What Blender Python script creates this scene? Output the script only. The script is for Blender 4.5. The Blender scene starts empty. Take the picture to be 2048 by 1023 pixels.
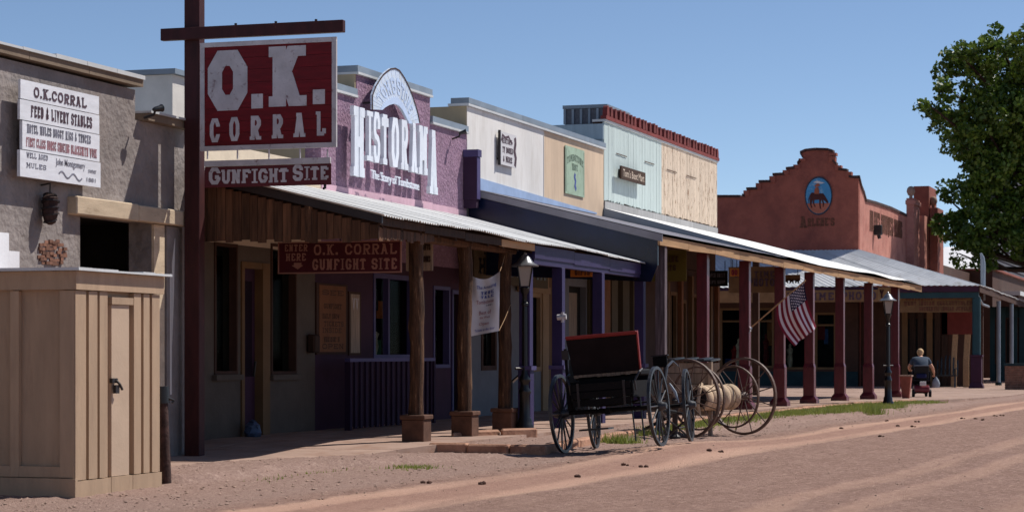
import bpy, bmesh, math, random
import numpy as np
from mathutils import Vector, Matrix
R = math.radians
random.seed(7)
rng = np.random.default_rng(7)
SC = bpy.context.scene
COL = SC.collection

# ------------------------------------------------------------------ camera, sky, sun, exposure
FOC = 4400.0                     # focal length in pixels of the 2048 px wide photograph
YAW = R(18.07)                   # street axis (+X) lies this far right of the lens axis
HOR = 703.0                      # horizon row in the photograph
CAMZ = 1.5
cam_d = bpy.data.cameras.new('camera')
cam = bpy.data.objects.new('camera', cam_d); COL.objects.link(cam)
cam.location = (0, 0, CAMZ)
cam.rotation_euler = (R(90), 0, R(-90) + YAW)
cam_d.sensor_width = 36.0
cam_d.lens = FOC * 36.0 / 2048.0
cam_d.shift_y = (HOR - 511.5) / 2048.0
cam_d.clip_start = 0.5; cam_d.clip_end = 3000
cam_d.dof.use_dof = True; cam_d.dof.focus_distance = 36.0; cam_d.dof.aperture_fstop = 4.5
SC.camera = cam

SUN = Vector((0.55, -0.52, 1.0)).normalized()
w = bpy.data.worlds.new('World'); SC.world = w; w.use_nodes = True
nt = w.node_tree; nt.nodes.clear()
sky = nt.nodes.new('ShaderNodeTexSky'); sky.sky_type = 'NISHITA'; sky.sun_disc = False
sky.sun_elevation = math.asin(SUN.z)
sky.sun_rotation = math.atan2(SUN.x, SUN.y)
sky.altitude = 3000; sky.air_density = 0.8; sky.dust_density = 0.0; sky.ozone_density = 1.4
bg = nt.nodes.new('ShaderNodeBackground'); bg.inputs['Strength'].default_value = 0.113
wo = nt.nodes.new('ShaderNodeOutputWorld')
nt.links.new(sky.outputs[0], bg.inputs[0]); nt.links.new(bg.outputs[0], wo.inputs[0])
sd = bpy.data.lights.new('sun', 'SUN'); sd.energy = 5.0; sd.angle = R(0.53); sd.color = (1.0, 0.95, 0.88)
so = bpy.data.objects.new('sun', sd); COL.objects.link(so)
so.rotation_euler = SUN.to_track_quat('Z', 'Y').to_euler(); so.location = (20, -30, 60)
SC.view_settings.view_transform = 'Standard'; SC.view_settings.look = 'None'
SC.view_settings.exposure = 0.0; SC.view_settings.gamma = 1.0
SC.view_settings.use_curve_mapping = False

# ------------------------------------------------------------------ measuring helpers (photo reading -> metres)
def ang(px): return YAW - math.atan((px - 1024) / FOC)
def XP(px, Y): return Y / math.tan(ang(px))                 # X where the sight line through column px meets the plane y=Y
def YX(px, X): return X * math.tan(ang(px))
def dep(X, Y): return X * math.cos(YAW) + Y * math.sin(YAW)
def ZAT(py, X, Y): return CAMZ + (HOR - py) * dep(X, Y) / FOC
def ZP(px, py, Y): return ZAT(py, XP(px, Y), Y)
def ZX(px, py, X): return ZAT(py, X, YX(px, X))
def G(px, py, z=0.0):
    Z = FOC * (CAMZ - z) / (py - HOR); r = (px - 1024) / FOC * Z
    return Vector((Z * math.cos(YAW) + r * math.sin(YAW), Z * math.sin(YAW) - r * math.cos(YAW), z))

# ------------------------------------------------------------------ materials
def lin(c):
    return tuple(((v / 255) / 12.92 if v / 255 <= .04045 else ((v / 255 + .055) / 1.055) ** 2.4) for v in c) + (1.0,)
MATS = {}
def M(name, col, var=.12, sc=2.0, rough=.85, bump=.25, bsc=30, stretch=(1, 1, 1), col2=None, thr=.6, sc2=None, st2=None,
      spec=.3, metal=0.0, rnd=.06, soft=.06, bdist=.01, emit=None):
    if name in MATS: return MATS[name]
    m = bpy.data.materials.new(name); m.use_nodes = True; n = m.node_tree.nodes; l = m.node_tree.links
    b = n['Principled BSDF']; b.inputs['Roughness'].default_value = rough
    b.inputs['Specular IOR Level'].default_value = spec; b.inputs['Metallic'].default_value = metal
    tc = n.new('ShaderNodeTexCoord'); oi = n.new('ShaderNodeObjectInfo')
    mul = n.new('ShaderNodeMath'); mul.operation = 'MULTIPLY'; mul.inputs[1].default_value = 37.0
    l.new(oi.outputs['Random'], mul.inputs[0])
    add = n.new('ShaderNodeVectorMath'); add.operation = 'ADD'
    l.new(tc.outputs['Object'], add.inputs[0]); l.new(mul.outputs[0], add.inputs[1])
    mp = n.new('ShaderNodeMapping'); mp.inputs['Scale'].default_value = stretch
    l.new(add.outputs[0], mp.inputs[0])
    n1 = n.new('ShaderNodeTexNoise'); n1.inputs['Scale'].default_value = sc; n1.inputs['Detail'].default_value = 6
    n1.inputs['Roughness'].default_value = .62
    l.new(mp.outputs[0], n1.inputs['Vector'])
    c = lin(col)
    ramp = n.new('ShaderNodeValToRGB'); e = ramp.color_ramp.elements
    e[0].position = .3; e[1].position = .7
    e[0].color = tuple(max(0, v * (1 - var * 1.6)) for v in c[:3]) + (1,)
    e[1].color = tuple(min(1, v * (1 + var * 1.6)) for v in c[:3]) + (1,)
    l.new(n1.outputs['Fac'], ramp.inputs[0]); out = ramp.outputs[0]
    if col2 is not None:
        mp2 = n.new('ShaderNodeMapping'); mp2.inputs['Scale'].default_value = st2 or stretch
        l.new(add.outputs[0], mp2.inputs[0])
        n2 = n.new('ShaderNodeTexNoise'); n2.inputs['Scale'].default_value = sc2 or sc * 2.3; n2.inputs['Detail'].default_value = 8
        n2.inputs['Roughness'].default_value = .7
        l.new(mp2.outputs[0], n2.inputs['Vector'])
        mr = n.new('ShaderNodeMapRange'); mr.inputs['From Min'].default_value = thr - soft; mr.inputs['From Max'].default_value = thr + soft
        l.new(n2.outputs['Fac'], mr.inputs['Value'])
        mx = n.new('ShaderNodeMix'); mx.data_type = 'RGBA'
        l.new(mr.outputs[0], mx.inputs['Factor']); l.new(out, mx.inputs['A']); mx.inputs['B'].default_value = lin(col2)
        out = mx.outputs['Result']
    if rnd:
        mr2 = n.new('ShaderNodeMapRange'); mr2.inputs['To Min'].default_value = 1 - rnd * 2; mr2.inputs['To Max'].default_value = 1 + rnd * 2
        l.new(oi.outputs['Random'], mr2.inputs['Value'])
        vm = n.new('ShaderNodeVectorMath'); vm.operation = 'SCALE'
        l.new(out, vm.inputs[0]); l.new(mr2.outputs[0], vm.inputs['Scale']); out = vm.outputs[0]
    l.new(out, b.inputs['Base Color'])
    if bump:
        n3 = n.new('ShaderNodeTexNoise'); n3.inputs['Scale'].default_value = bsc; n3.inputs['Detail'].default_value = 5
        l.new(mp.outputs[0], n3.inputs['Vector'])
        bp = n.new('ShaderNodeBump'); bp.inputs['Strength'].default_value = bump; bp.inputs['Distance'].default_value = bdist
        l.new(n3.outputs['Fac'], bp.inputs['Height']); l.new(bp.outputs[0], b.inputs['Normal'])
    MATS[name] = m; return m
VS = (6, 6, .5)      # grain running vertically
M('stucco_grey', (140, 131, 127), var=.16, sc=1.3, bump=.7, bsc=9, bdist=.05, col2=(116, 106, 100), thr=.60, sc2=.9, soft=.12, rnd=0)
M('stucco_cream', (206, 190, 168), var=.06, sc=3, rnd=0, bump=.5)
M('stucco_white', (212, 207, 200), var=.07, sc=2, rnd=0, bump=.4)
M('stucco_brown', (92, 80, 70), var=.1, sc=2, rnd=0, bump=.5, bsc=20)
M('stucco_purple', (140, 111, 132), var=.13, sc=3, bump=.9, bsc=16, bdist=.05, col2=(184, 158, 176), thr=.62, sc2=14, soft=.06, rnd=0)
M('purple_shop', (64, 36, 54), var=.1, rnd=.03)
M('purple_dark', (50, 30, 54), var=.08, rnd=.02)
M('purple_paint', (48, 38, 78), var=.1, rnd=.03, rough=.6)
M('purple_trim', (74, 66, 108), var=.08, rough=.6)
M('white_wall', (222, 219, 215), var=.05, sc=1.6, stretch=(1, 1, .35), bump=.35, bsc=22, rnd=0, col2=(200, 195, 188), thr=.62, sc2=1.6, st2=(2, 2, .5), soft=.14)
M('blue_strip', (150, 172, 205), var=.08, rnd=0)
M('peach_wall', (208, 184, 158), var=.05, sc=1.8, stretch=(1, 1, .35), bump=.35, bsc=22, rnd=0, col2=(194, 170, 146), thr=.6, sc2=1.6, st2=(2, 2, .5), soft=.14)
M('aqua_board', (186, 200, 198), var=.05, sc=2.5, stretch=(5, 5, .5), bump=.3, col2=(148, 158, 156), thr=.68, sc2=3, rnd=.02)
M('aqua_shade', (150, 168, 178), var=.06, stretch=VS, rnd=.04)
M('peel_board', (206, 188, 168), var=.07, sc=2.5, stretch=(5, 5, .5), col2=(124, 90, 62), thr=.585, sc2=2.6, st2=(5, 5, 1.2), soft=.02, bump=.4, rnd=.04)
M('grey_board', (160, 160, 160), var=.1, stretch=VS)
M('tan_side', (172, 156, 128), var=.06, stretch=(1, 1, .4), rnd=0)
M('flashing', (128, 140, 152), var=.08, rough=.5, spec=.5, rnd=.03, bump=.05)
M('flashing_lt', (196, 198, 198), var=.06, rough=.5, rnd=.03, bump=.05)
M('tile_red', (112, 50, 48), var=.18, sc=5, rnd=.1)
M('adobe_red', (150, 88, 74), var=.1, col2=(122, 70, 62), thr=.56, sc2=.9, soft=.12, sc=1.2, bump=.5, bsc=12, bdist=.03, rnd=0)
M('adobe_cap', (70, 50, 48), var=.2, rnd=.1)
M('adobe_sunlit', (182, 124, 110), var=.1, col2=(160, 100, 88), thr=.58, sc2=1.1, soft=.1, sc=1.5, bump=.5, bsc=12, bdist=.03, rnd=0)  # lighter copy of the red adobe for sunlit faces, sunlight put into its colour
M('faded_letter', (104, 66, 52), var=.25, sc=8, rnd=.05)
M('roof_galv', (216, 216, 214), var=.08, sc=1.5, rough=.45, spec=.5, metal=.0, rnd=.05, bump=.1, col2=(166, 160, 152), thr=.66, sc2=1.3)
M('roof_white', (236, 235, 232), var=.04, rough=.6, rnd=.03, bump=.1)
M('roof_grey', (206, 207, 208), var=.08, sc=1.2, rough=.5, spec=.4, rnd=.06, bump=.1, col2=(176, 172, 166), thr=.64, sc2=1)
M('vinyl_blue', (12, 22, 48), var=.5, sc=.4, rough=.22, spec=.35, rnd=0, bump=.05)
M('fascia_grey', (120, 118, 126), var=.1, rough=.6, rnd=.03)
M('wood_dark', (58, 40, 30), var=.3, sc=3, stretch=VS, bump=.5, rnd=.15)
M('wood_skirt', (88, 60, 42), var=.35, sc=3, stretch=VS, bump=.6, rnd=.2)
M('wood_log', (84, 58, 41), var=.45, sc=3, stretch=(7, 7, .9), bump=1, bsc=14, bdist=.03, rnd=.06, col2=(176, 140, 104), thr=.66, sc2=3)
M('wood_tan', (172, 136, 100), var=.14, sc=2, stretch=(.5, 6, 6), bump=.4, rnd=.08)
M('wood_weather', (150, 130, 112), var=.25, sc=3, stretch=VS, bump=.5, rnd=.1)
M('wood_post_grey', (92, 80, 84), var=.35, sc=4, stretch=VS, bump=.7, rnd=.04, col2=(170, 160, 158), thr=.68, sc2=4)
M('red_post', (90, 28, 36), var=.2, sc=3, stretch=(4, 4, 1), rough=.4, spec=.5, rnd=.04)
M('sign_steel', (62, 26, 26), var=.2, sc=3, stretch=(3, 3, .7), rough=.6, rnd=.02, col2=(120, 62, 50), thr=.7, sc2=5)
M('sign_red', (110, 13, 23), var=.16, sc=3, stretch=(6, 1, 6), rough=.6, bump=.5, rnd=.05)
M('sign_white', (192, 188, 190), var=.1, sc=4, rough=.7, col2=(132, 112, 114), thr=.63, sc2=9, rnd=.03, bump=.3)
M('sign_maroon', (92, 34, 40), var=.12, rough=.6, rnd=.02)
M('letter_cream', (196, 178, 160), var=.1, rough=.7, rnd=.02)
M('plank_white', (214, 216, 222), var=.06, sc=3, stretch=(1, 1, 5), col2=(150, 150, 156), thr=.70, sc2=4, rnd=.03, bump=.3)
M('ink_dark', (80, 62, 72), var=.35, sc=10, rnd=0)
M('ink_grey', (116, 116, 128), var=.3, sc=10, rnd=0)
M('ink_red', (156, 112, 118), var=.3, sc=10, rnd=0)
M('ink_blue', (70, 84, 150), var=.25, sc=10, rnd=0)
M('letter_white', (222, 228, 238), var=.04, sc=5, rough=.6, rnd=.03, col2=(160, 164, 176), thr=.72, sc2=7)
M('arch_blue', (196, 210, 230), var=.04, rnd=.03, col2=(205, 196, 160), thr=.6, sc2=5, stretch=VS)
M('arch_band', (182, 200, 228), var=.05, rnd=.02)
M('green_sign', (160, 182, 160), var=.08, col2=(140, 158, 136), thr=.6, rnd=0)
M('green_ink', (110, 128, 112), var=.1, rnd=0)
M('shed_tan', (172, 146, 121), var=.07, sc=2, stretch=(3, 3, .6), rough=.8, bump=.3, rnd=.04, col2=(158, 132, 110), thr=.64, sc2=2.4, soft=.1)
M('shed_door', (184, 160, 138), var=.05, rnd=0)
M('lintel_tan', (196, 176, 150), var=.1, sc=2, stretch=(1, 4, 4), bump=.6, col2=(150, 128, 104), thr=.66, sc2=3, rnd=.04)
M('metal_black', (20, 20, 22), var=.15, rough=.35, spec=.5, rnd=.03, bump=.1)
M('metal_dark', (44, 38, 38), var=.2, rough=.5, rnd=.05, col2=(80, 56, 44), thr=.7)
M('iron_rim', (98, 78, 68), var=.25, sc=6, rough=.55, rnd=.05)
M('lamp_glass', (158, 150, 142), var=.05, rough=.25, spec=.5, rnd=0, bump=0)
M('wagon_black', (17, 15, 16), var=.25, rough=.75, spec=.15, rnd=.1)
M('wagon_red', (124, 36, 34), var=.12, rough=.55, rnd=.02)
M('wagon_wheel', (42, 42, 46), var=.3, sc=6, rough=.45, spec=.5, rnd=.12)
M('hose_tan', (184, 160, 134), var=.16, sc=5, rough=.9, bump=.6, bsc=50, rnd=.1, col2=(118, 92, 72), thr=.64, sc2=5)
M('pane', (13, 14, 17), var=.3, sc=.7, rough=.08, spec=.02, bump=.03, bsc=2, rnd=.2)
M('pane_blue', (34, 46, 54), var=.5, sc=.9, rough=.14, spec=.12, bump=.03, bsc=2, rnd=.2)
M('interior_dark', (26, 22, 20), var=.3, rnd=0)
M('frame_tan', (112, 84, 56), var=.1, rnd=.03)
M('frame_brown', (72, 48, 38), var=.15, rnd=.05)
M('frame_cream', (150, 122, 92), var=.08, rnd=.03)
M('door_white', (112, 112, 116), var=.07, rnd=.02)
M('board_orange', (124, 80, 52), var=.12, rnd=.02)
M('column_olive', (84, 72, 54), var=.1, rnd=.06)
M('paper_white', (206, 204, 206), var=.03, rnd=0, bump=.1)
M('yellow_sign', (98, 88, 38), var=.1, rnd=0)
M('tan_sign', (122, 92, 62), var=.14, sc=3, rnd=.05)
M('orange_sign', (190, 116, 50), var=.15, rnd=0)
M('teal_paint', (34, 66, 72), var=.12, rough=.6, rnd=.04)
M('red_shop', (110, 48, 42), var=.12, rnd=.02)
M('teal_dark', (32, 52, 56), var=.2, rnd=.05)
M('brick_mat', (122, 86, 70), var=.3, sc=6, rnd=.1)
M('siding_dark', (92, 94, 102), var=.15, sc=3, stretch=(1, 4, 4), rnd=.12)
M('roof_bright', (226, 224, 226), var=.03, rnd=0)
M('ped_stone', (92, 64, 50), var=.2, sc=5, bump=.6, rnd=.03)
M('concrete', (158, 132, 118), var=.12, sc=1.1, bump=.4, bsc=40, rnd=.03, col2=(136, 104, 86), thr=.6, sc2=1.7, soft=.1)
M('kerb_mat', (170, 128, 104), var=.16, sc=2, bump=.7, bsc=16, bdist=.02, rnd=.04, col2=(140, 100, 80), thr=.58, sc2=3)
M('stone_mat', (170, 142, 126), var=.25, sc=12, rnd=.1)
M('clod_mat', (84, 56, 44), var=.25, sc=12, rnd=.15)
M('skin', (214, 160, 130), var=.04, rough=.6, rnd=0, bump=.05)
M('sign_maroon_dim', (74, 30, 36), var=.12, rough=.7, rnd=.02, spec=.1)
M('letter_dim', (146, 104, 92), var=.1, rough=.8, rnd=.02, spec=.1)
M('bag_blue', (74, 88, 112), var=.3, sc=8, rough=.5, rnd=0)
M('faded_pink', (200, 164, 178), var=.06, sc=3, rnd=.03)
M('coping_mat', (122, 106, 90), var=.12, sc=2, bump=.5, rnd=.05)
M('seat_dark', (30, 23, 24), var=.2, rough=.8, spec=.1, rnd=0)
M('hair', (206, 172, 128), var=.2, sc=20, rough=.7, rnd=0)
M('shirt', (74, 86, 102), var=.1, rough=.9, rnd=0)
M('scooter_red', (104, 24, 34), var=.1, rough=.35, spec=.5, rnd=0)
M('plastic_black', (22, 22, 28), var=.1, rough=.6, rnd=.03)
M('fabric_blue', (28, 34, 78), var=.1, rough=.9, rnd=0)
M('bag_white', (150, 158, 166), var=.1, rough=.5, rnd=0)
M('flag_red', (128, 28, 50), var=.08, rough=.8, rnd=0)
M('flag_white', (226, 214, 222), var=.04, rough=.8, rnd=0)
M('flag_blue', (34, 36, 66), var=.08, rough=.8, rnd=0)
M('hose_teal', (52, 128, 130), var=.1, rough=.5, rnd=0)
M('basket_brown', (58, 40, 36), var=.4, sc=14, bump=.8, rnd=.1)

def leafmat(name, col, col2, tr=.35):
    m = bpy.data.materials.new(name); m.use_nodes = True; n = m.node_tree.nodes; l = m.node_tree.links
    b = n['Principled BSDF']; b.inputs['Roughness'].default_value = .45; b.inputs['Specular IOR Level'].default_value = .4
    g = n.new('ShaderNodeNewGeometry'); tc = n.new('ShaderNodeTexCoord')
    ns = n.new('ShaderNodeTexNoise'); ns.inputs['Scale'].default_value = 1.1; l.new(tc.outputs['Object'], ns.inputs['Vector'])
    mx0 = n.new('ShaderNodeMath'); mx0.operation = 'MULTIPLY_ADD'; mx0.inputs[1].default_value = .5
    l.new(g.outputs['Random Per Island'], mx0.inputs[0]); 
    sb = n.new('ShaderNodeMath'); sb.operation = 'SUBTRACT'; sb.inputs[1].default_value = .25
    l.new(ns.outputs['Fac'], sb.inputs[0]); l.new(sb.outputs[0], mx0.inputs[2])
    mx = n.new('ShaderNodeMix'); mx.data_type = 'RGBA'; l.new(mx0.outputs[0], mx.inputs['Factor'])
    mx.inputs['A'].default_value = lin(col); mx.inputs['B'].default_value = lin(col2)
    l.new(mx.outputs['Result'], b.inputs['Base Color'])
    t = n.new('ShaderNodeBsdfTranslucent'); l.new(mx.outputs['Result'], t.inputs['Color'])
    ms = n.new('ShaderNodeMixShader'); ms.inputs[0].default_value = tr
    l.new(b.outputs[0], ms.inputs[1]); l.new(t.outputs[0], ms.inputs[2])
    l.new(ms.outputs[0], n['Material Output'].inputs['Surface']); MATS[name] = m
leafmat('leaf', (40, 66, 20), (114, 138, 50), .3)
leafmat('grass_mat', (110, 128, 56), (158, 162, 84), .3)

def glassmat(name, tint, refl):
    m = bpy.data.materials.new(name); m.use_nodes = True; n = m.node_tree.nodes; l = m.node_tree.links; n.remove(n['Principled BSDF'])
    tr = n.new('ShaderNodeBsdfTransparent'); tr.inputs[0].default_value = (*tint, 1)
    gl = n.new('ShaderNodeBsdfGlossy'); gl.inputs['Roughness'].default_value = .04
    ns = n.new('ShaderNodeTexNoise'); ns.inputs['Scale'].default_value = 1.6; bp = n.new('ShaderNodeBump'); bp.inputs['Strength'].default_value = .12; bp.inputs['Distance'].default_value = .02
    l.new(ns.outputs['Fac'], bp.inputs['Height']); l.new(bp.outputs[0], gl.inputs['Normal'])
    fr = n.new('ShaderNodeFresnel'); fr.inputs['IOR'].default_value = refl; mx = n.new('ShaderNodeMixShader')
    l.new(fr.outputs[0], mx.inputs[0]); l.new(tr.outputs[0], mx.inputs[1]); l.new(gl.outputs[0], mx.inputs[2]); l.new(mx.outputs[0], n['Material Output'].inputs['Surface'])
    MATS[name] = m
glassmat('pane', (.75, .78, .78), 1.022); glassmat('pane_blue', (.7, .78, .82), 1.05)
for nm_, c_3 in (('item_red', (150, 40, 38)), ('item_cream', (206, 190, 160)), ('item_green', (50, 96, 64)), ('item_blue', (60, 92, 140)), ('item_orange', (186, 104, 50)), ('item_black', (24, 22, 22))): M(nm_, c_3, var=.25, sc=7, rnd=.1)
# ------------------------------------------------------------------ object helpers
ORG = {}
def tagp(o, label=None, cat=None, group=None, kind=None):
    if label: o['label'] = label
    if cat: o['category'] = cat
    if group: o['group'] = group
    if kind: o['kind'] = kind
    return o
def thing(name, label, cat, loc=(0, 0, 0), group=None):
    o = bpy.data.objects.new(name, None); COL.objects.link(o); o.location = loc; o.empty_display_size = .2
    ORG[o.name] = Vector(loc); return tagp(o, label, cat, group)
class MB:
    def __init__(s): s.v = []; s.f = []; s.mi = []; s.marks = []
    def add(s, vs, fs, mi=0):
        b = len(s.v); s.v += [tuple(p) for p in vs]; s.f += [tuple(i + b for i in f) for f in fs]; s.mi += [mi] * len(fs); return s
    def obox(s, o, a, b, c, mi=0):
        o, a, b, c = Vector(o), Vector(a), Vector(b), Vector(c)
        if a.cross(b).dot(c) < 0: a, b = b, a
        v = [o, o + a, o + a + b, o + b, o + c, o + a + c, o + a + b + c, o + b + c]
        return s.add(v, [(0, 3, 2, 1), (4, 5, 6, 7), (0, 1, 5, 4), (1, 2, 6, 5), (2, 3, 7, 6), (3, 0, 4, 7)], mi)
    def box(s, x0, x1, y0, y1, z0, z1, mi=0):
        return s.obox((x0, y0, z0), (x1 - x0, 0, 0), (0, y1 - y0, 0), (0, 0, z1 - z0), mi)
    def prism(s, pts, d, mi=0):
        """flat polygon (list of 3D points) pushed along vector d"""
        pts = [Vector(p) for p in pts]; d = Vector(d); n = len(pts)
        nrm = Vector((0, 0, 0))
        for i in range(n):
            nrm += (pts[i] - pts[0]).cross(pts[(i + 1) % n] - pts[0])
        if nrm.dot(d) > 0: pts = pts[::-1]
        v = pts + [p + d for p in pts]
        fs = [tuple(range(n)), tuple(range(2 * n - 1, n - 1, -1))]
        for i in range(n):
            j = (i + 1) % n; fs.append((j, i, i + n, j + n))
        return s.add(v, fs, mi)
    def tube(s, pts, rad, n=8, cap=True, mi=0):
        pts = [Vector(p) for p in pts]
        rads = rad if isinstance(rad, (list, tuple)) else [rad] * len(pts)
        b = len(s.v); prev = None
        for i, p in enumerate(pts):
            t = (pts[min(i + 1, len(pts) - 1)] - pts[max(i - 1, 0)])
            if t.length < 1e-9: t = Vector((0, 0, 1))
            t.normalize()
            if prev is None:
                a = t.orthogonal().normalized()
            else:
                a = (prev - t * prev.dot(t)); a = a.normalized() if a.length > 1e-6 else t.orthogonal().normalized()
            prev = a; c = t.cross(a)
            for k in range(n):
                th = 2 * math.pi * k / n
                s.v.append(tuple(p + (a * math.cos(th) + c * math.sin(th)) * rads[i]))
        for i in range(len(pts) - 1):
            for k in range(n):
                k2 = (k + 1) % n
                s.f.append((b + i * n + k, b + i * n + k2, b + (i + 1) * n + k2, b + (i + 1) * n + k)); s.mi.append(mi)
        if cap:
            s.f.append(tuple(b + k for k in range(n - 1, -1, -1))); s.mi.append(mi)
            e = b + (len(pts) - 1) * n
            s.f.append(tuple(e + k for k in range(n))); s.mi.append(mi)
        return s
    def lathe(s, prof, o=(0, 0, 0), axis=(0, 0, 1), n=16, mi=0, sq=False):
        o = Vector(o); ax = Vector(axis).normalized(); a = ax.orthogonal().normalized()
        if abs(ax.z) > .9: a = Vector((1, 0, 0))
        c = ax.cross(a); b = len(s.v); off = math.pi / n if sq else 0
        for r, h in prof:
            for k in range(n):
                th = 2 * math.pi * k / n + off
                s.v.append(tuple(o + ax * h + (a * math.cos(th) + c * math.sin(th)) * r))
        for i in range(len(prof) - 1):
            for k in range(n):
                k2 = (k + 1) % n
                s.f.append((b + i * n + k, b + i * n + k2, b + (i + 1) * n + k2, b + (i + 1) * n + k)); s.mi.append(mi)
        s.f.append(tuple(b + k for k in range(n - 1, -1, -1))); s.mi.append(mi)
        e = b + (len(prof) - 1) * n
        s.f.append(tuple(e + k for k in range(n))); s.mi.append(mi)
        return s
    def ring(s, o, axis, Rm, w, t, n=40, mi=0):
        """flat hoop: mean radius Rm, width w along axis, thickness t"""
        o = Vector(o); ax = Vector(axis).normalized(); a = ax.orthogonal().normalized(); c = ax.cross(a); b = len(s.v)
        for k in range(n):
            th = 2 * math.pi * k / n; d = a * math.cos(th) + c * math.sin(th)
            for rr, hh in ((Rm - t / 2, -w / 2), (Rm + t / 2, -w / 2), (Rm + t / 2, w / 2), (Rm - t / 2, w / 2)):
                s.v.append(tuple(o + d * rr + ax * hh))
        for k in range(n):
            k2 = (k + 1) % n
            for q in range(4):
                q2 = (q + 1) % 4
                s.f.append((b + k * 4 + q, b + k * 4 + q2, b + k2 * 4 + q2, b + k2 * 4 + q)); s.mi.append(mi)
        return s
    def build(s, name, mat, parent=None, label=None, cat=None, group=None, kind=None, smooth=False, bevel=0):
        if name == 'lettering' and len(s.marks) > 1:        # one object per line of lettering
            mk = [(0, 0)] + s.marks[1:] + [(len(s.v), len(s.f))]; o = None
            for (v0, f0), (v1, f1) in zip(mk, mk[1:]):
                q = MB(); q.v = s.v[v0:v1]; q.f = [tuple(i - v0 for i in f) for f in s.f[f0:f1]]; q.mi = s.mi[f0:f1]
                if q.f: o = q.build(name, mat, parent)
            return o
        me = bpy.data.meshes.new(name)
        off = Vector((0, 0, 0)); p = parent
        while p is not None and p.parent is not None: p = p.parent
        if p is not None: off = ORG.get(p.name, Vector((0, 0, 0)))
        me.from_pydata([(a - off.x, b - off.y, c - off.z) for a, b, c in s.v], [], s.f)
        for m in (mat if isinstance(mat, (list, tuple)) else [mat]): me.materials.append(MATS[m])
        if max(s.mi, default=0): me.polygons.foreach_set('material_index', s.mi)
        if smooth:
            me.polygons.foreach_set('use_smooth', [True] * len(me.polygons))
            try: me.set_sharp_from_angle(angle=R(40))
            except Exception: pass
        me.update()
        o = bpy.data.objects.new(name, me); COL.objects.link(o)
        if parent is not None: o.parent = parent
        else: ORG[o.name] = Vector((0, 0, 0))
        if bevel:
            md = o.modifiers.new('bevel', 'BEVEL'); md.width = bevel; md.segments = 1; md.limit_method = 'ANGLE'
        return tagp(o, label, cat, group, kind)
def copy_tree(o, parent=None):
    c = o.copy(); COL.objects.link(c); c.parent = parent
    for ch in list(o.children): copy_tree(ch, c)
    return c

class Fr:
    """drawing frame: u,v on the face, n outwards"""
    def __init__(s, O, U, V, N): s.O, s.U, s.V, s.N = Vector(O), Vector(U), Vector(V), Vector(N)
    def p(s, u, v, n=0): return s.O + s.U * u + s.V * v + s.N * n
    def box(s, mb, u0, u1, v0, v1, n0, n1, mi=0):
        mb.obox(s.p(u0, v0, n0), s.U * (u1 - u0), s.V * (v1 - v0), s.N * (n1 - n0), mi); return mb
def FY(Y): return Fr((0, Y, 0), (1, 0, 0), (0, 0, 1), (0, -1, 0))      # faces the street
def FX(X): return Fr((X, 0, 0), (0, -1, 0), (0, 0, 1), (-1, 0, 0))     # faces up the street; u = -Y

def wall(mb, fr, u0, u1, v0, v1, holes=(), th=.25):
    us = sorted({u0, u1} | {min(max(h[k], u0), u1) for h in holes for k in (0, 1)})
    vs = sorted({v0, v1} | {min(max(h[k], v0), v1) for h in holes for k in (2, 3)})
    def solid(i, j):
        if i < 0 or j < 0 or i >= len(us) - 1 or j >= len(vs) - 1: return False
        cu, cv = (us[i] + us[i + 1]) / 2, (vs[j] + vs[j + 1]) / 2
        return not any(h[0] < cu < h[1] and h[2] < cv < h[3] for h in holes)
    for i in range(len(us) - 1):
        for j in range(len(vs) - 1):
            if not solid(i, j): continue
            a, b, c, d = us[i], us[i + 1], vs[j], vs[j + 1]
            P = lambda u, v, n: fr.p(u, v, n)
            mb.add([P(a, c, 0), P(b, c, 0), P(b, d, 0), P(a, d, 0)], [(0, 1, 2, 3)])
            mb.add([P(a, c, -th), P(b, c, -th), P(b, d, -th), P(a, d, -th)], [(3, 2, 1, 0)])
            if not solid(i - 1, j): mb.add([P(a, c, 0), P(a, d, 0), P(a, d, -th), P(a, c, -th)], [(0, 1, 2, 3)])
            if not solid(i + 1, j): mb.add([P(b, c, 0), P(b, d, 0), P(b, d, -th), P(b, c, -th)], [(3, 2, 1, 0)])
            if not solid(i, j - 1): mb.add([P(a, c, 0), P(b, c, 0), P(b, c, -th), P(a, c, -th)], [(3, 2, 1, 0)])
            if not solid(i, j + 1): mb.add([P(a, d, 0), P(b, d, 0), P(b, d, -th), P(a, d, -th)], [(0, 1, 2, 3)])
    return mb

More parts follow.
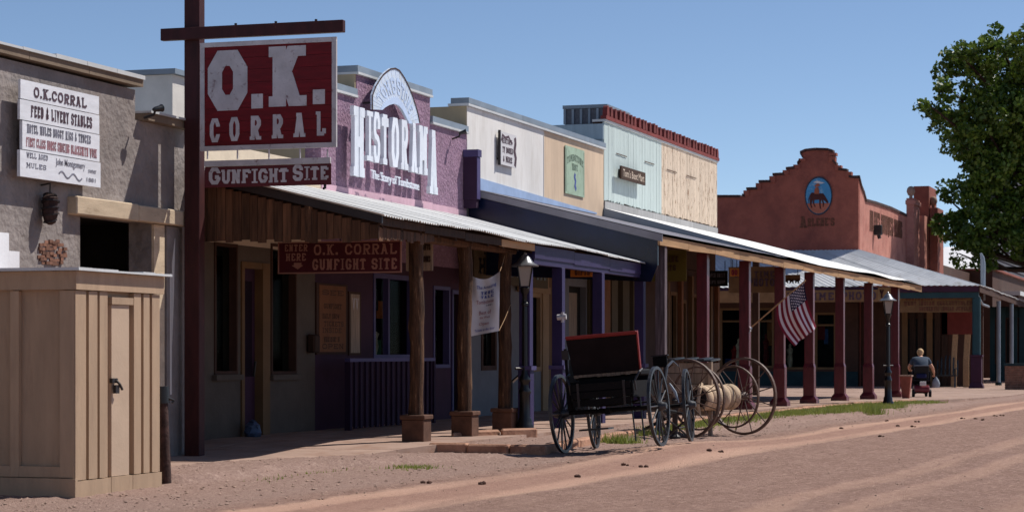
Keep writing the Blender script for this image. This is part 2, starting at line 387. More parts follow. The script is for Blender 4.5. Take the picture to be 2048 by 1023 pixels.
def window(parent, fr, u0, u1, v0, v1, frame='frame_brown', pane='pane', fw=.06, depth=.1, muntin=(), rails=(), name='window', goods=True):
    m = MB()
    fr.box(m, u0, u0 + fw, v0, v1, -depth, .02); fr.box(m, u1 - fw, u1, v0, v1, -depth, .02)
    fr.box(m, u0 + fw, u1 - fw, v0, v0 + fw, -depth, .018); fr.box(m, u0 + fw, u1 - fw, v1 - fw, v1, -depth, .018)
    for q in muntin: fr.box(m, q - fw * .4, q + fw * .4, v0 + fw, v1 - fw, -depth + .01, .0)
    for q in rails: fr.box(m, u0 + fw, u1 - fw, q - fw * .4, q + fw * .4, -depth + .01, -.004)
    f = m.build(name, frame, parent)
    g = MB(); fr.box(g, u0 + fw, u1 - fw, v0 + fw, v1 - fw, -depth - .02, -depth + .005); g.build('pane', pane, f)
    if goods:                       # shop goods standing and hanging behind the glass
        W_, H_ = u1 - u0 - 2 * fw, v1 - v0 - 2 * fw; n_ = max(3, int(W_ / .32))
        g = MB(); fr.box(g, u0 + fw, u1 - fw, v0 + fw - .03, v0 + fw, -depth - .75, -depth - .03); g.build('display_shelf', 'wood_weather', f)
        for k in range(n_):
            cx = u0 + fw + W_ * (k + .5) / n_ + random.uniform(-.05, .05); kind = random.random(); g = MB(); dd = -depth - random.uniform(.2, .55)
            ww = min(.16, W_ * .3 / 1)
            if kind < .35: fr.box(g, cx - ww, cx + ww, v0 + fw + H_ * random.uniform(.35, .6), v0 + fw + H_ * random.uniform(.72, .95), dd - .02, dd)
            elif kind < .7:
                b_ = fr.p(cx, v0 + fw, dd); h_ = H_ * random.uniform(.3, .62); g.lathe([(.09, 0), (.13, h_ * .3), (.10, h_ * .55), (.14, h_ * .75), (.05, h_ * .86), (.07, h_ * .93), (.03, h_)], b_, (0, 0, 1), 8)
            else: fr.box(g, cx - ww * .9, cx + ww * .9, v0 + fw + .002, v0 + fw + H_ * random.uniform(.12, .3), dd - .2, dd)
            g.build('display_item', random.choice(['item_red', 'item_cream', 'item_green', 'item_blue', 'item_orange', 'item_black']), f)
    return f

# ------------------------------------------------------------------ western slab lettering, built from strokes
c_ = .26
GL = {
 'O': [('c', [(c_, 0), (1 - c_, 0), (1, c_), (1, 1 - c_), (1 - c_, 1), (c_, 1), (0, 1 - c_), (0, c_)])],
 'C': [('p', [(1, .68), (1, 1 - c_), (1 - c_, 1), (c_, 1), (0, 1 - c_), (0, c_), (c_, 0), (1 - c_, 0), (1, c_), (1, .30)])],
 'G': [('p', [(1, .70), (1, 1 - c_), (1 - c_, 1), (c_, 1), (0, 1 - c_), (0, c_), (c_, 0), (1 - c_, 0), (1, c_), (1, .42)]), ('p', [(1.02, .42), (.55, .42)])],
 'S': [('p', [(1, .70), (1, .86), (.78, 1), (.22, 1), (0, .84), (0, .64), (.2, .53), (.8, .47), (1, .36), (1, .16), (.78, 0), (.22, 0), (0, .14), (0, .30)])],
 'H': [('p', [(.14, 0), (.14, 1)]), ('p', [(.86, 0), (.86, 1)]), ('p', [(.14, .5), (.86, .5)]), ('s', 0, .36, 0), ('s', .64, 1, 0), ('s', 0, .36, 1), ('s', .64, 1, 1)],
 'I': [('p', [(.5, 0), (.5, 1)]), ('s', 0, 1, 0), ('s', 0, 1, 1)],
 'T': [('p', [(.5, 0), (.5, 1)]), ('p', [(0, 1), (1, 1)]), ('p', [(0, 1), (0, .8)]), ('p', [(1, 1), (1, .8)]), ('s', .2, .8, 0)],
 'R': [('p', [(.14, 0), (.14, 1)]), ('p', [(.0, 1), (.76, 1), (1, .84), (1, .66), (.76, .5), (.14, .5)]), ('p', [(.5, .5), (.9, 0)]), ('s', 0, .4, 0), ('s', .7, 1.03, 0)],
 'P': [('p', [(.14, 0), (.14, 1)]), ('p', [(.0, 1), (.76, 1), (1, .84), (1, .62), (.76, .46), (.14, .46)]), ('s', 0, .45, 0)],
 'B': [('p', [(.14, 0), (.14, 1)]), ('p', [(.0, 1), (.74, 1), (.95, .86), (.95, .66), (.74, .52), (.14, .52)]), ('p', [(.74, .52), (1, .38), (1, .16), (.76, 0), (0, 0)])],
 'D': [('p', [(.14, 0), (.14, 1)]), ('p', [(0, 1), (.7, 1), (1, .8), (1, .2), (.7, 0), (0, 0)])],
 'A': [('p', [(.12, 0), (.5, 1)]), ('p', [(.5, 1), (.88, 0)]), ('p', [(.25, .32), (.75, .32)]), ('s', 0, .34, 0), ('s', .66, 1, 0), ('s', .25, .62, 1)],
 'M': [('p', [(.12, 0), (.14, 1)]), ('p', [(.14, 1), (.5, .25)]), ('p', [(.5, .25), (.86, 1)]), ('p', [(.86, 1), (.88, 0)]), ('s', 0, .3, 0), ('s', .7, 1, 0), ('s', 0, .25, 1), ('s', .75, 1, 1)],
 'N': [('p', [(.14, 0), (.14, 1)]), ('p', [(.14, 1), (.86, 0)]), ('p', [(.86, 0), (.86, 1)]), ('s', 0, .34, 0), ('s', 0, .25, 1), ('s', .66, 1, 1)],
 'U': [('p', [(.12, 1), (.12, .2), (.34, 0), (.66, 0), (.88, .2), (.88, 1)]), ('s', 0, .34, 1), ('s', .66, 1, 1)],
 'K': [('p', [(.16, 0), (.16, 1)]), ('p', [(.22, .38), (.82, 1)]), ('p', [(.42, .58), (.86, 0)]), ('s', 0, .42, 0), ('s', .6, 1.02, 0), ('s', 0, .42, 1), ('s', .58, 1, 1)],
 'L': [('p', [(.16, 1), (.16, 0)]), ('p', [(0, 0), (1, 0)]), ('p', [(1, 0), (1, .26)]), ('s', 0, .42, 1)],
 'E': [('p', [(.16, 1), (.16, 0)]), ('p', [(0, 0), (1, 0)]), ('p', [(1, 0), (1, .24)]), ('p', [(0, 1), (1, 1)]), ('p', [(1, 1), (1, .78)]), ('p', [(.16, .52), (.7, .52)])],
 'F': [('p', [(.16, 1), (.16, 0)]), ('p', [(0, 1), (1, 1)]), ('p', [(1, 1), (1, .76)]), ('p', [(.16, .5), (.72, .5)]), ('s', 0, .45, 0)],
 'V': [('p', [(.1, 1), (.5, 0), (.9, 1)]), ('s', 0, .3, 1), ('s', .7, 1, 1)],
 'W': [('p', [(.06, 1), (.27, 0), (.5, .8), (.73, 0), (.94, 1)]), ('s', 0, .24, 1), ('s', .76, 1, 1)],
 'Y': [('p', [(.1, 1), (.5, .45), (.9, 1)]), ('p', [(.5, .45), (.5, 0)]), ('s', 0, .32, 1), ('s', .68, 1, 1), ('s', .3, .7, 0)],
 'J': [('p', [(.8, 1), (.8, .2), (.6, 0), (.2, 0), (0, .2), (0, .35)]), ('s', .55, 1, 1)],
 'X': [('p', [(.1, 0), (.9, 1)]), ('p', [(.1, 1), (.9, 0)]), ('s', 0, .3, 0), ('s', .7, 1, 0), ('s', 0, .3, 1), ('s', .7, 1, 1)],
 '&': [('p', [(.95, .45), (.7, .1), (.45, 0), (.15, 0), (0, .18), (.05, .38), (.6, .72), (.6, .9), (.45, 1), (.3, .9), (.3, .75), (.9, 0)])],
 '.': [('d',)], "'": [('q',)],
}
WD = {'I': .62, '.': .34, "'": .3, 'M': 1.25, 'W': 1.35, ' ': .55, '&': 1.05}
def stroke(mb, mapf, pts, t, closed, n0, n1, mi=0):
    n = len(pts); P = [Vector((p[0], p[1])) for p in pts]; L = []; Rr = []
    for i in range(n):
        a = P[i - 1] if (i > 0 or closed) else None
        b = P[(i + 1) % n] if (i < n - 1 or closed) else None
        d1 = (P[i] - a).normalized() if a is not None else None
        d2 = (b - P[i]).normalized() if b is not None else None
        if d1 is None: d1 = d2
        if d2 is None: d2 = d1
        n1_ = Vector((-d1.y, d1.x)); n2_ = Vector((-d2.y, d2.x)); mt = n1_ + n2_
        mt = mt.normalized() if mt.length > 1e-4 else n1_
        k = 1 / max(.35, mt.dot(n1_))
        L.append(P[i] + mt * t / 2 * k); Rr.append(P[i] - mt * t / 2 * k)
    b0 = len(mb.v)
    for i in range(n):
        for q in (L[i], Rr[i]):
            mb.v.append(tuple(mapf(q.x, q.y, n1))); mb.v.append(tuple(mapf(q.x, q.y, n0)))
    m = n if closed else n - 1
    for i in range(m):
        j = (i + 1) % n; a, b = b0 + 4 * i, b0 + 4 * j
        for f in ((a, a + 2, b + 2, b), (a + 1, a, b, b + 1), (a + 2, a + 3, b + 3, b + 2)):
            mb.f.append(f); mb.mi.append(mi)
    if not closed:
        a, b = b0, b0 + 4 * (n - 1)
        mb.f += [(a, a + 1, a + 3, a + 2), (b, b + 2, b + 3, b + 1)]; mb.mi += [mi, mi]
def glyph(mb, ch, mapf, x0, w, h, t, y0, n0, n1, st=.6, tv=None):
    k = 0
    def mf(x, y, n): return mapf(x0 + x, y0 + y, n)
    for e in GL.get(ch, []):
        k += 1; nn = n1 + k * .0006
        if e[0] in 'pc':
            pts = [(t / 2 + a * (w - t), t / 2 + b * (h - t)) for a, b in e[1]]
            if e[0] == 'p' and len(pts) == 2:      # straight strokes reach the glyph box
                (a0, b0), (a1, b1) = e[1]
                pts = [(t / 2 + a0 * (w - t), (0 if b0 == 0 else h if b0 == 1 else t / 2 + b0 * (h - t)) if abs(b1 - b0) > .3 else t / 2 + b0 * (h - t)),
                       (t / 2 + a1 * (w - t), (0 if b1 == 0 else h if b1 == 1 else t / 2 + b1 * (h - t)) if abs(b1 - b0) > .3 else t / 2 + b1 * (h - t))]
            if len(pts) == 2 and abs(pts[0][0] - pts[1][0]) > .03 * w and abs(pts[0][1] - pts[1][1]) > .3 * h:
                (xa, ya), (xb, yb) = pts; q = t / 2 * min(1.6, math.hypot(xb - xa, yb - ya) / abs(yb - ya))
                if ya > yb: xa, ya, xb, yb = xb, yb, xa, ya
                b0 = len(mb.v)
                for x_, y_ in ((xa - q, ya), (xa + q, ya), (xb + q, yb), (xb - q, yb)):
                    mb.v.append(tuple(mf(x_, y_, nn))); mb.v.append(tuple(mf(x_, y_, n0)))
                for f in ((0, 2, 4, 6), (1, 0, 6, 7), (2, 3, 5, 4), (0, 1, 3, 2), (4, 5, 7, 6)): mb.f.append(tuple(b0 + i for i in f)); mb.mi.append(0)
            else: stroke(mb, mf, pts, t, e[0] == 'c', n0, nn)
        elif e[0] == 's':
            s = t * st; a, b, top = e[1] * w, e[2] * w, e[3]
            y = h - s / 2 if top else s / 2
            stroke(mb, mf, [(a, y), (b, y)], s, False, n0, nn)
        elif e[0] == 'd': stroke(mb, mf, [(w / 2, 0), (w / 2, min(h * .24, w * 1.05))], w * .9, False, n0, nn)
        elif e[0] == 'q': stroke(mb, mf, [(w / 2, h * .72), (w / 2, h)], w * .5, False, n0, nn)
def slab(mb, text, fr, u0, u1, v0, v1, t=.2, n0=0, n1=.006, gap=.22, mapf=None, st=.6):
    """fills the rectangle with one line of slab capitals; t = stroke / height, limited by glyph width"""
    if mapf is None: mapf = fr.p
    mb.marks.append((len(mb.v), len(mb.f)))
    tot = sum(WD.get(c, 1) for c in text) + gap * (len(text) - 1); k = (u1 - u0) / tot; x = u0; h = v1 - v0
    for c in text:
        wv = WD.get(c, 1) * k
        if c != ' ': glyph(mb, c, mapf, x, wv, h, min(t * h, wv * .36), v0, n0, n1, st)
        x += wv + gap * k
    return mb
_fc = None
def ftext(mb, text, fr, u0, u1, v0, v1, n=.003, bold=.0, shear=0):
    """small print from the built-in font, fitted to the rectangle"""
    mb.marks.append((len(mb.v), len(mb.f)))
    cu = bpy.data.curves.new('print', 'FONT'); cu.body = text; cu.resolution_u = 2; cu.offset = bold; cu.shear = shear
    o = bpy.data.objects.new('print', cu); COL.objects.link(o)
    me = o.to_mesh(); vs = [v.co.copy() for v in me.vertices]; fs = [tuple(p.vertices) for p in me.polygons]
    o.to_mesh_clear(); bpy.data.objects.remove(o); bpy.data.curves.remove(cu)
    if not vs: return mb
    x0 = min(v.x for v in vs); x1 = max(v.x for v in vs); y0 = min(v.y for v in vs); y1 = max(v.y for v in vs)
    mb.add([fr.p(u0 + (v.x - x0) / (x1 - x0) * (u1 - u0), v0 + (v.y - y0) / (y1 - y0) * (v1 - v0), n) for v in vs], fs)
    return mb

# ================================================================== SETTING: ground, walk, kerbs
def interp(tab):
    xs = [a for a, b in tab]; ys = [b for a, b in tab]
    return lambda x: np.interp(x, xs, ys)
BERM = interp([(5, 11.9), (18.9, 11.4), (25.7, 11.1), (28, 10.4), (30.4, 9.6), (34, 9.7), (40.6, 9.3), (50, 8.4), (59.6, 7.5), (66, 6.9), (80, 6.0), (130, 5.0)])
KERB = interp([(30.5, 9.42), (34, 9.75), (38.8, 10.05), (45, 10.2), (55, 9.9), (60, 9.3), (64, 8.2), (80, 6.9), (130, 6.2)])
WALKF = interp([(5, 13.4), (18, 12.9), (25.4, 12.6), (27.8, 11.6), (30.6, 11.2), (31, 11.0), (45, 10.7), (56, 10.2), (60, 9.5), (63, 8.7), (66, 7.7), (75, 6.9), (95, 6.4), (130, 6.1)])
WALKZ = interp([(5, .03), (28, .03), (30.6, .15), (60, .15), (66, .1), (74, .05), (130, .05)])
def sst(x): x = np.clip(x, 0, 1); return x * x * (3 - 2 * x)
def hground(X, Y):
    X = np.asarray(X, float); Y = np.asarray(Y, float)
    terr = np.interp(X, [0, 28.5, 30.6, 36, 40, 62, 66, 130], [.12, .10, .01, .02, .075, .075, .015, .01])
    h = terr * sst((Y - BERM(X) - .06 * np.sin(X * 2.3) - .05 * np.sin(X * 5.1)) / .22 + .5)
    inside = sst((X - 30.55) / .12) * sst((Y - KERB(X)) / .12) * np.interp(X, [0, 62, 66, 200], [.11, .10, .02, .02])
    h = np.maximum(h, inside)
    h = np.where((X < 22.6) & (Y > 10.9), np.minimum(h, .015), h)
    h = h + .12 * np.exp(-((X - 32.2) / 3.2) ** 2 - ((Y - 7.85) / .75) ** 2)
    rd = 8.9 - .055 * (X - 14)                      # centre of the nearest smooth wheel track
    for off, dpt in ((0, -.010), (-1.05, -.012), (-4.2, -.006), (-5.6, -.006)):
        h = h + dpt * np.exp(-((Y - rd - off) / .28) ** 2)
    h = h + .004 * np.sin(X * 1.3 + Y * .7) * np.sin(Y * 1.9 + X * .31) + .003 * np.sin(X * 4.1 + Y * 3.3) * np.sin(Y * 5.9 - X * 2.3)
    h = np.where((Y > WALKF(X) + .12), -.12, h)
    h = np.where((Y > WALKF(X) - .25) & (X < 30.3), np.minimum(h, .005), h)
    return h
def ground_mat():
    m = bpy.data.materials.new('dirt'); m.use_nodes = True; n = m.node_tree.nodes; l = m.node_tree.links
    b = n['Principled BSDF']; b.inputs['Roughness'].default_value = .95; b.inputs['Specular IOR Level'].default_value = .1
    tc = n.new('ShaderNodeTexCoord'); sp = n.new('ShaderNodeSeparateXYZ'); l.new(tc.outputs['Object'], sp.inputs[0])
    def math_(op, a, b_=None, c=None):
        q = n.new('ShaderNodeMath'); q.operation = op
        for i, v in enumerate((a, b_, c)):
            if v is None: continue
            if isinstance(v, (int, float)): q.inputs[i].default_value = v
            else: l.new(v, q.inputs[i])
        return q.outputs[0]
    def noise(sc, det=6, ro=.6, st=(1, 1, 1), vec=None):
        mp = n.new('ShaderNodeMapping'); mp.inputs['Scale'].default_value = st; l.new(tc.outputs['Object'], mp.inputs[0])
        q = n.new('ShaderNodeTexNoise'); q.inputs['Scale'].default_value = sc; q.inputs['Detail'].default_value = det; q.inputs['Roughness'].default_value = ro
        l.new(mp.outputs[0], q.inputs['Vector']); return q.outputs['Fac']
    def mix(f, a, b_):
        q = n.new('ShaderNodeMix'); q.data_type = 'RGBA'; l.new(f, q.inputs['Factor'])
        for k, v in (('A', a), ('B', b_)):
            if isinstance(v, tuple): q.inputs[k].default_value = v
            else: l.new(v, q.inputs[k])
        return q.outputs['Result']
    def rng_(v, a, b_, c=0., d=1.):
        q = n.new('ShaderNodeMapRange'); q.interpolation_type = 'SMOOTHSTEP'; l.new(v, q.inputs['Value'])
        q.inputs['From Min'].default_value = a; q.inputs['From Max'].default_value = b_; q.inputs['To Min'].default_value = c; q.inputs['To Max'].default_value = d
        return q.outputs[0]
    # distance across the road from the first wheel track
    wob = math_('MULTIPLY', math_('SUBTRACT', noise(.35, 3, .5, (.35, 1, 1)), .5), .9)
    d = math_('ADD', math_('MULTIPLY_ADD', sp.outputs['X'], .055, sp.outputs['Y']), wob)      # Y + .055 X
    d = math_('SUBTRACT', d, 8.9 + .055 * 14)
    fine = noise(26, 8, .75); mid = noise(2.2, 6, .65, (.5, 1, 1)); big = noise(.25, 3, .5, (.3, 1, 1))
    base = mix(rng_(mid, .35, .68), lin((148, 119, 106)), lin((168, 138, 124)))
    base = mix(rng_(fine, .3, .72, 0, .7), base, lin((124, 97, 86)))
    base = mix(rng_(noise(60, 4, .8), .55, .72, 0, .6), base, lin((200, 172, 154)))
    base = mix(rng_(noise(8, 4, .7), .47, .60, 0, .55), base, lin((126, 98, 88)))
    base = mix(rng_(noise(13, 3, .6), .55, .66, 0, .5), base, lin((190, 160, 144)))
    shoulder = mix(rng_(fine, .32, .7), lin((164, 138, 126)), lin((134, 108, 98)))
    shoulder = mix(rng_(noise(9, 6, .8), .5, .75), shoulder, lin((188, 162, 148)))
    base = mix(rng_(d, .35, .9), base, shoulder)
    streak = noise(1.1, 5, .6, (.12, 1.6, 1))
    for off, wd, am in ((0, .24, .7), (-1.1, .26, .65), (-4.3, .22, .3), (-5.1, .2, .3), (-6.6, .3, .2)):
        q = math_('ABSOLUTE', math_('ADD', d, -off))
        f = rng_(q, wd * .45, wd * 1.35, am, 0)
        f = math_('MULTIPLY', f, rng_(streak, .3, .55, .45, 1))
        base = mix(f, base, lin((206, 168, 146)))
    # between the tracks the clay is redder
    q = math_('ABSOLUTE', math_('ADD', d, .55)); base = mix(rng_(q, .1, .9, .45, 0), base, lin((178, 138, 120)))
    l.new(base, b.inputs['Base Color'])
    bp = n.new('ShaderNodeBump'); bp.inputs['Strength'].default_value = .9; bp.inputs['Distance'].default_value = .03
    l.new(math_('ADD', noise(17, 8, .75), math_('MULTIPLY', noise(70, 3, .7), .5)), bp.inputs['Height'])
    l.new(bp.outputs[0], b.inputs['Normal'])
    MATS['dirt'] = m
ground_mat()
def make_ground():
    xs = np.concatenate([np.arange(5, 16, .35), np.arange(16, 45, .085), np.arange(45, 70, .16), np.arange(70, 135, .6)])
    ys = np.concatenate([np.arange(-14, 1.5, .5), np.arange(1.5, 14.2, .09)])
    Xg, Yg = np.meshgrid(xs, ys, indexing='ij')
    H = hground(Xg, Yg)
    jit = rng.normal(0, 1, H.shape)
    rough = np.where(Yg > 9.2 - .055 * (Xg - 14), .006, .0035)
    H = H + jit * rough * (Xg < 70) * (H > -.1)
    nx, ny = Xg.shape
    co = np.stack([Xg, Yg, H], -1).reshape(-1, 3)
    i, j = np.meshgrid(np.arange(nx - 1), np.arange(ny - 1), indexing='ij')
    a = (i * ny + j).ravel(); q = np.stack([a, a + ny, a + ny + 1, a + 1], -1)
    me = bpy.data.meshes.new('dirt_road'); me.vertices.add(len(co)); me.vertices.foreach_set('co', co.ravel())
    me.loops.add(q.size); me.loops.foreach_set('vertex_index', q.ravel().astype(np.int32))
    me.polygons.add(len(q)); me.polygons.foreach_set('loop_start', np.arange(0, q.size, 4, dtype=np.int32))
    me.polygons.foreach_set('loop_total', np.full(len(q), 4, dtype=np.int32))
    me.polygons.foreach_set('use_smooth', np.ones(len(q), bool))
    me.update(calc_edges=True); me.materials.append(MATS['dirt'])
    o = bpy.data.objects.new('dirt_road', me); COL.objects.link(o); o['kind'] = 'structure'
    m = MB(); m.add([(-600, -600, -.16), (1500, -600, -.16), (1500, 900, -.16), (-600, 900, -.16)], [(0, 1, 2, 3)])
    m.build('ground', 'dirt', kind='structure')
make_ground()

def make_walk():
    m = MB(); x = 16.0
    while x < 124:
        step = 1.5 if x < 66 else 3.0; x1 = x + step - .015
        cells = 4
        for k in range(cells):
            def yy(xx, kk): return float(WALKF(xx)) + (15.2 - float(WALKF(xx))) * kk / cells if xx < 66.5 else float(WALKF(xx)) + (26 - float(WALKF(xx))) * kk / cells
            a0, a1 = yy(x, k), yy(x, k + 1) - .015; b0, b1 = yy(x1, k), yy(x1, k + 1) - .015
            z0, z1 = float(WALKZ(x)), float(WALKZ(x1)); j = random.uniform(-.004, .004)
            p = [(x, a0, z0 + j), (x1, b0, z1 + j), (x1, b1, z1 + j), (x, a1, z0 + j)]
            m.prism(p, (0, 0, -.2))
        x += step
    m.build('pavement', 'concrete', kind='structure')
    m = MB()        # raised kerb: the blunt end facing the camera, then the long run
    def block(p0, p1, w, z0, z1, jit=0):
        d = (Vector(p1) - Vector(p0)); n = Vector((-d.y, d.x, 0)).normalized() * w
        v = [Vector((*p0, z1)), Vector((*p1, z1 + jit)), Vector((*p1, z1)) + n, Vector((*p0, z1)) + n]
        m.prism(v, (0, 0, z0 - z1))
    ys = [11.25, 10.65, 10.0, 9.42]
    for a, b in zip(ys, ys[1:]): block((30.5 + random.uniform(-.02, .02), a), (30.5 + random.uniform(-.02, .02), b + .012), .2, -.1, .155 + random.uniform(-.01, .01))
    x = 30.72
    while x < 63:
        if not (36.8 < x < 38.2):
            block((x, float(KERB(x))), (x + 1.17, float(KERB(x + 1.17))), .16, -.1, (.13 if x < 38 else .15) + random.uniform(-.02, .015))
        x += 1.2
    m.build('kerb', 'kerb_mat', kind='structure', bevel=.025)
make_walk()

# loose stones, droppings, grass
def in_view(x, y, m=30):
    Z = dep(x, y); r = x * math.sin(YAW) - y * math.cos(YAW)
    return -m < 1024 + FOC * r / Z < 2048 + m
def rocks():
    ico = [(0, 0, 1), (.9, 0, .2), (.25, .85, .25), (-.75, .5, .2), (-.7, -.55, .25), (.3, -.85, .2), (0, 0, -.6)]
    fc = [(0, 1, 2), (0, 2, 3), (0, 3, 4), (0, 4, 5), (0, 5, 1), (6, 2, 1), (6, 3, 2), (6, 4, 3), (6, 5, 4), (6, 1, 5)]
    m = MB(); n = 0
    while n < 3600:
        t = random.random()
        x = 17 + 43 * t ** 1.5; y = random.uniform(1.5, 12.5)
        dl = y - (8.9 - .055 * (x - 14))
        if dl < .3 and random.random() < .8: continue
        if y > float(WALKF(x)) - .1 or not in_view(x, y): continue
        s = random.choice([.007, .008, .01, .012, .014, .02]) * random.uniform(.7, 1.2) * (1.3 if dl > .3 else .8)
        h = float(hground(x, y)); a = random.uniform(0, 6.28); c, q = math.cos(a), math.sin(a); st = random.uniform(.6, 1.4)
        m.add([(x + s * (vx * st * c - vy * q), y + s * (vx * st * q + vy * c), h + s * (vz * .6 + .1)) for vx, vy, vz in ico], fc); n += 1
    m.build('gravel', 'stone_mat', kind='stuff')
rocks()
def clods():
    spots = [(1155, 952), (1250, 932), (1285, 934), (1445, 908), (1418, 908), (1762, 873), (850, 966), (968, 968), (1795, 851), (1826, 852), (1833, 843), (1776, 841), (1682, 855), (1990, 832), (2003, 831), (1968, 840), (1950, 837), (1925, 836)]
    proto = []
    for k in range(4):
        m = MB()
        for q in range(3):
            s = random.uniform(.02, .038); cx, cy = random.uniform(-.05, .05), random.uniform(-.05, .05)
            vs = []; N = 7
            for i in range(4):
                th = math.pi * i / 3
                for j in range(N):
                    ph = 2 * math.pi * j / N; rr = s * random.uniform(.8, 1.15)
                    vs.append((cx + rr * math.sin(th) * math.cos(ph) * 1.2, cy + rr * math.sin(th) * math.sin(ph), s * .35 + rr * math.cos(th) * .7))
            m.add(vs, [(i * N + j, i * N + (j + 1) % N, (i + 1) * N + (j + 1) % N, (i + 1) * N + j) for i in range(3) for j in range(N)])
        proto.append(m)
    for k, (px, py) in enumerate(spots):
        g = G(px, py); h = float(hground(g.x, g.y))
        src = proto[k % 4]; m = MB(); m.v = [(a + g.x, b + g.y, c + h) for a, b, c in src.v]; m.f = src.f; m.mi = src.mi
        m.build('dirt_clod', 'clod_mat', None, 'small dark brown clod lying on the smooth tracks of the dirt road', 'clod', 'dark clods on the dirt road')
clods()
def grass():
    vs, fs = [], []
    def blade(x, y, h, z):
        a = random.uniform(0, 6.28); wv = random.uniform(.006, .014); le = random.uniform(.1, .7) * h; b = random.uniform(0, 6.28)
        i = len(vs); c, s = math.cos(a) * wv, math.sin(a) * wv
        vs.extend([(x - c, y - s, z - .01), (x + c, y + s, z - .01), (x + le * math.cos(b) + c * .2, y + le * math.sin(b), z + h)])
        fs.append((i, i + 1, i + 2))
    def patch(cx, cy, rx, ry, n, h0, h1):
        for _ in range(n):
            x = random.gauss(cx, rx); y = random.gauss(cy, ry)
            if y > float(WALKF(x)) - .05 and x > 29: continue
            blade(x, y, random.uniform(h0, h1), float(hground(x, y)))
    cl = [(random.uniform(39, 63), random.random()) for _ in range(105)]
    for x, t in cl:
        b, k = float(BERM(x)) + .25, float(KERB(x)) - .1
        if k - b < .2: continue
        y = b + (k - b) * (t ** .7)
        patch(x, y, .45, .15, random.choice([40, 90, 170, 240]), .03, .10)
    patch(37.5, 9.7, .25, .1, 160, .04, .12)
    g = G(1240, 886); patch(g.x, g.y, .16, .16, 420, .06, .2)
    g = G(825, 935); patch(g.x, g.y, .25, .16, 260, .02, .06)
    g = G(1745, 828); patch(g.x, g.y, .35, .14, 420, .1, .3)
    g = G(1640, 832); patch(g.x, g.y, .6, .15, 420, .05, .16)
    g = G(850, 889); patch(g.x, g.y + .1, .15, .1, 160, .04, .12)
    for px, py in ((560, 948), (650, 935)):
        g = G(px, py, .05); patch(g.x, g.y, .3, .1, 30, .02, .05)
    me = bpy.data.meshes.new('grass'); me.from_pydata(vs, [], fs); me.materials.append(MATS['grass_mat'])
    o = bpy.data.objects.new('grass', me); COL.objects.link(o); o['kind'] = 'stuff'
grass()

YF = 15.0
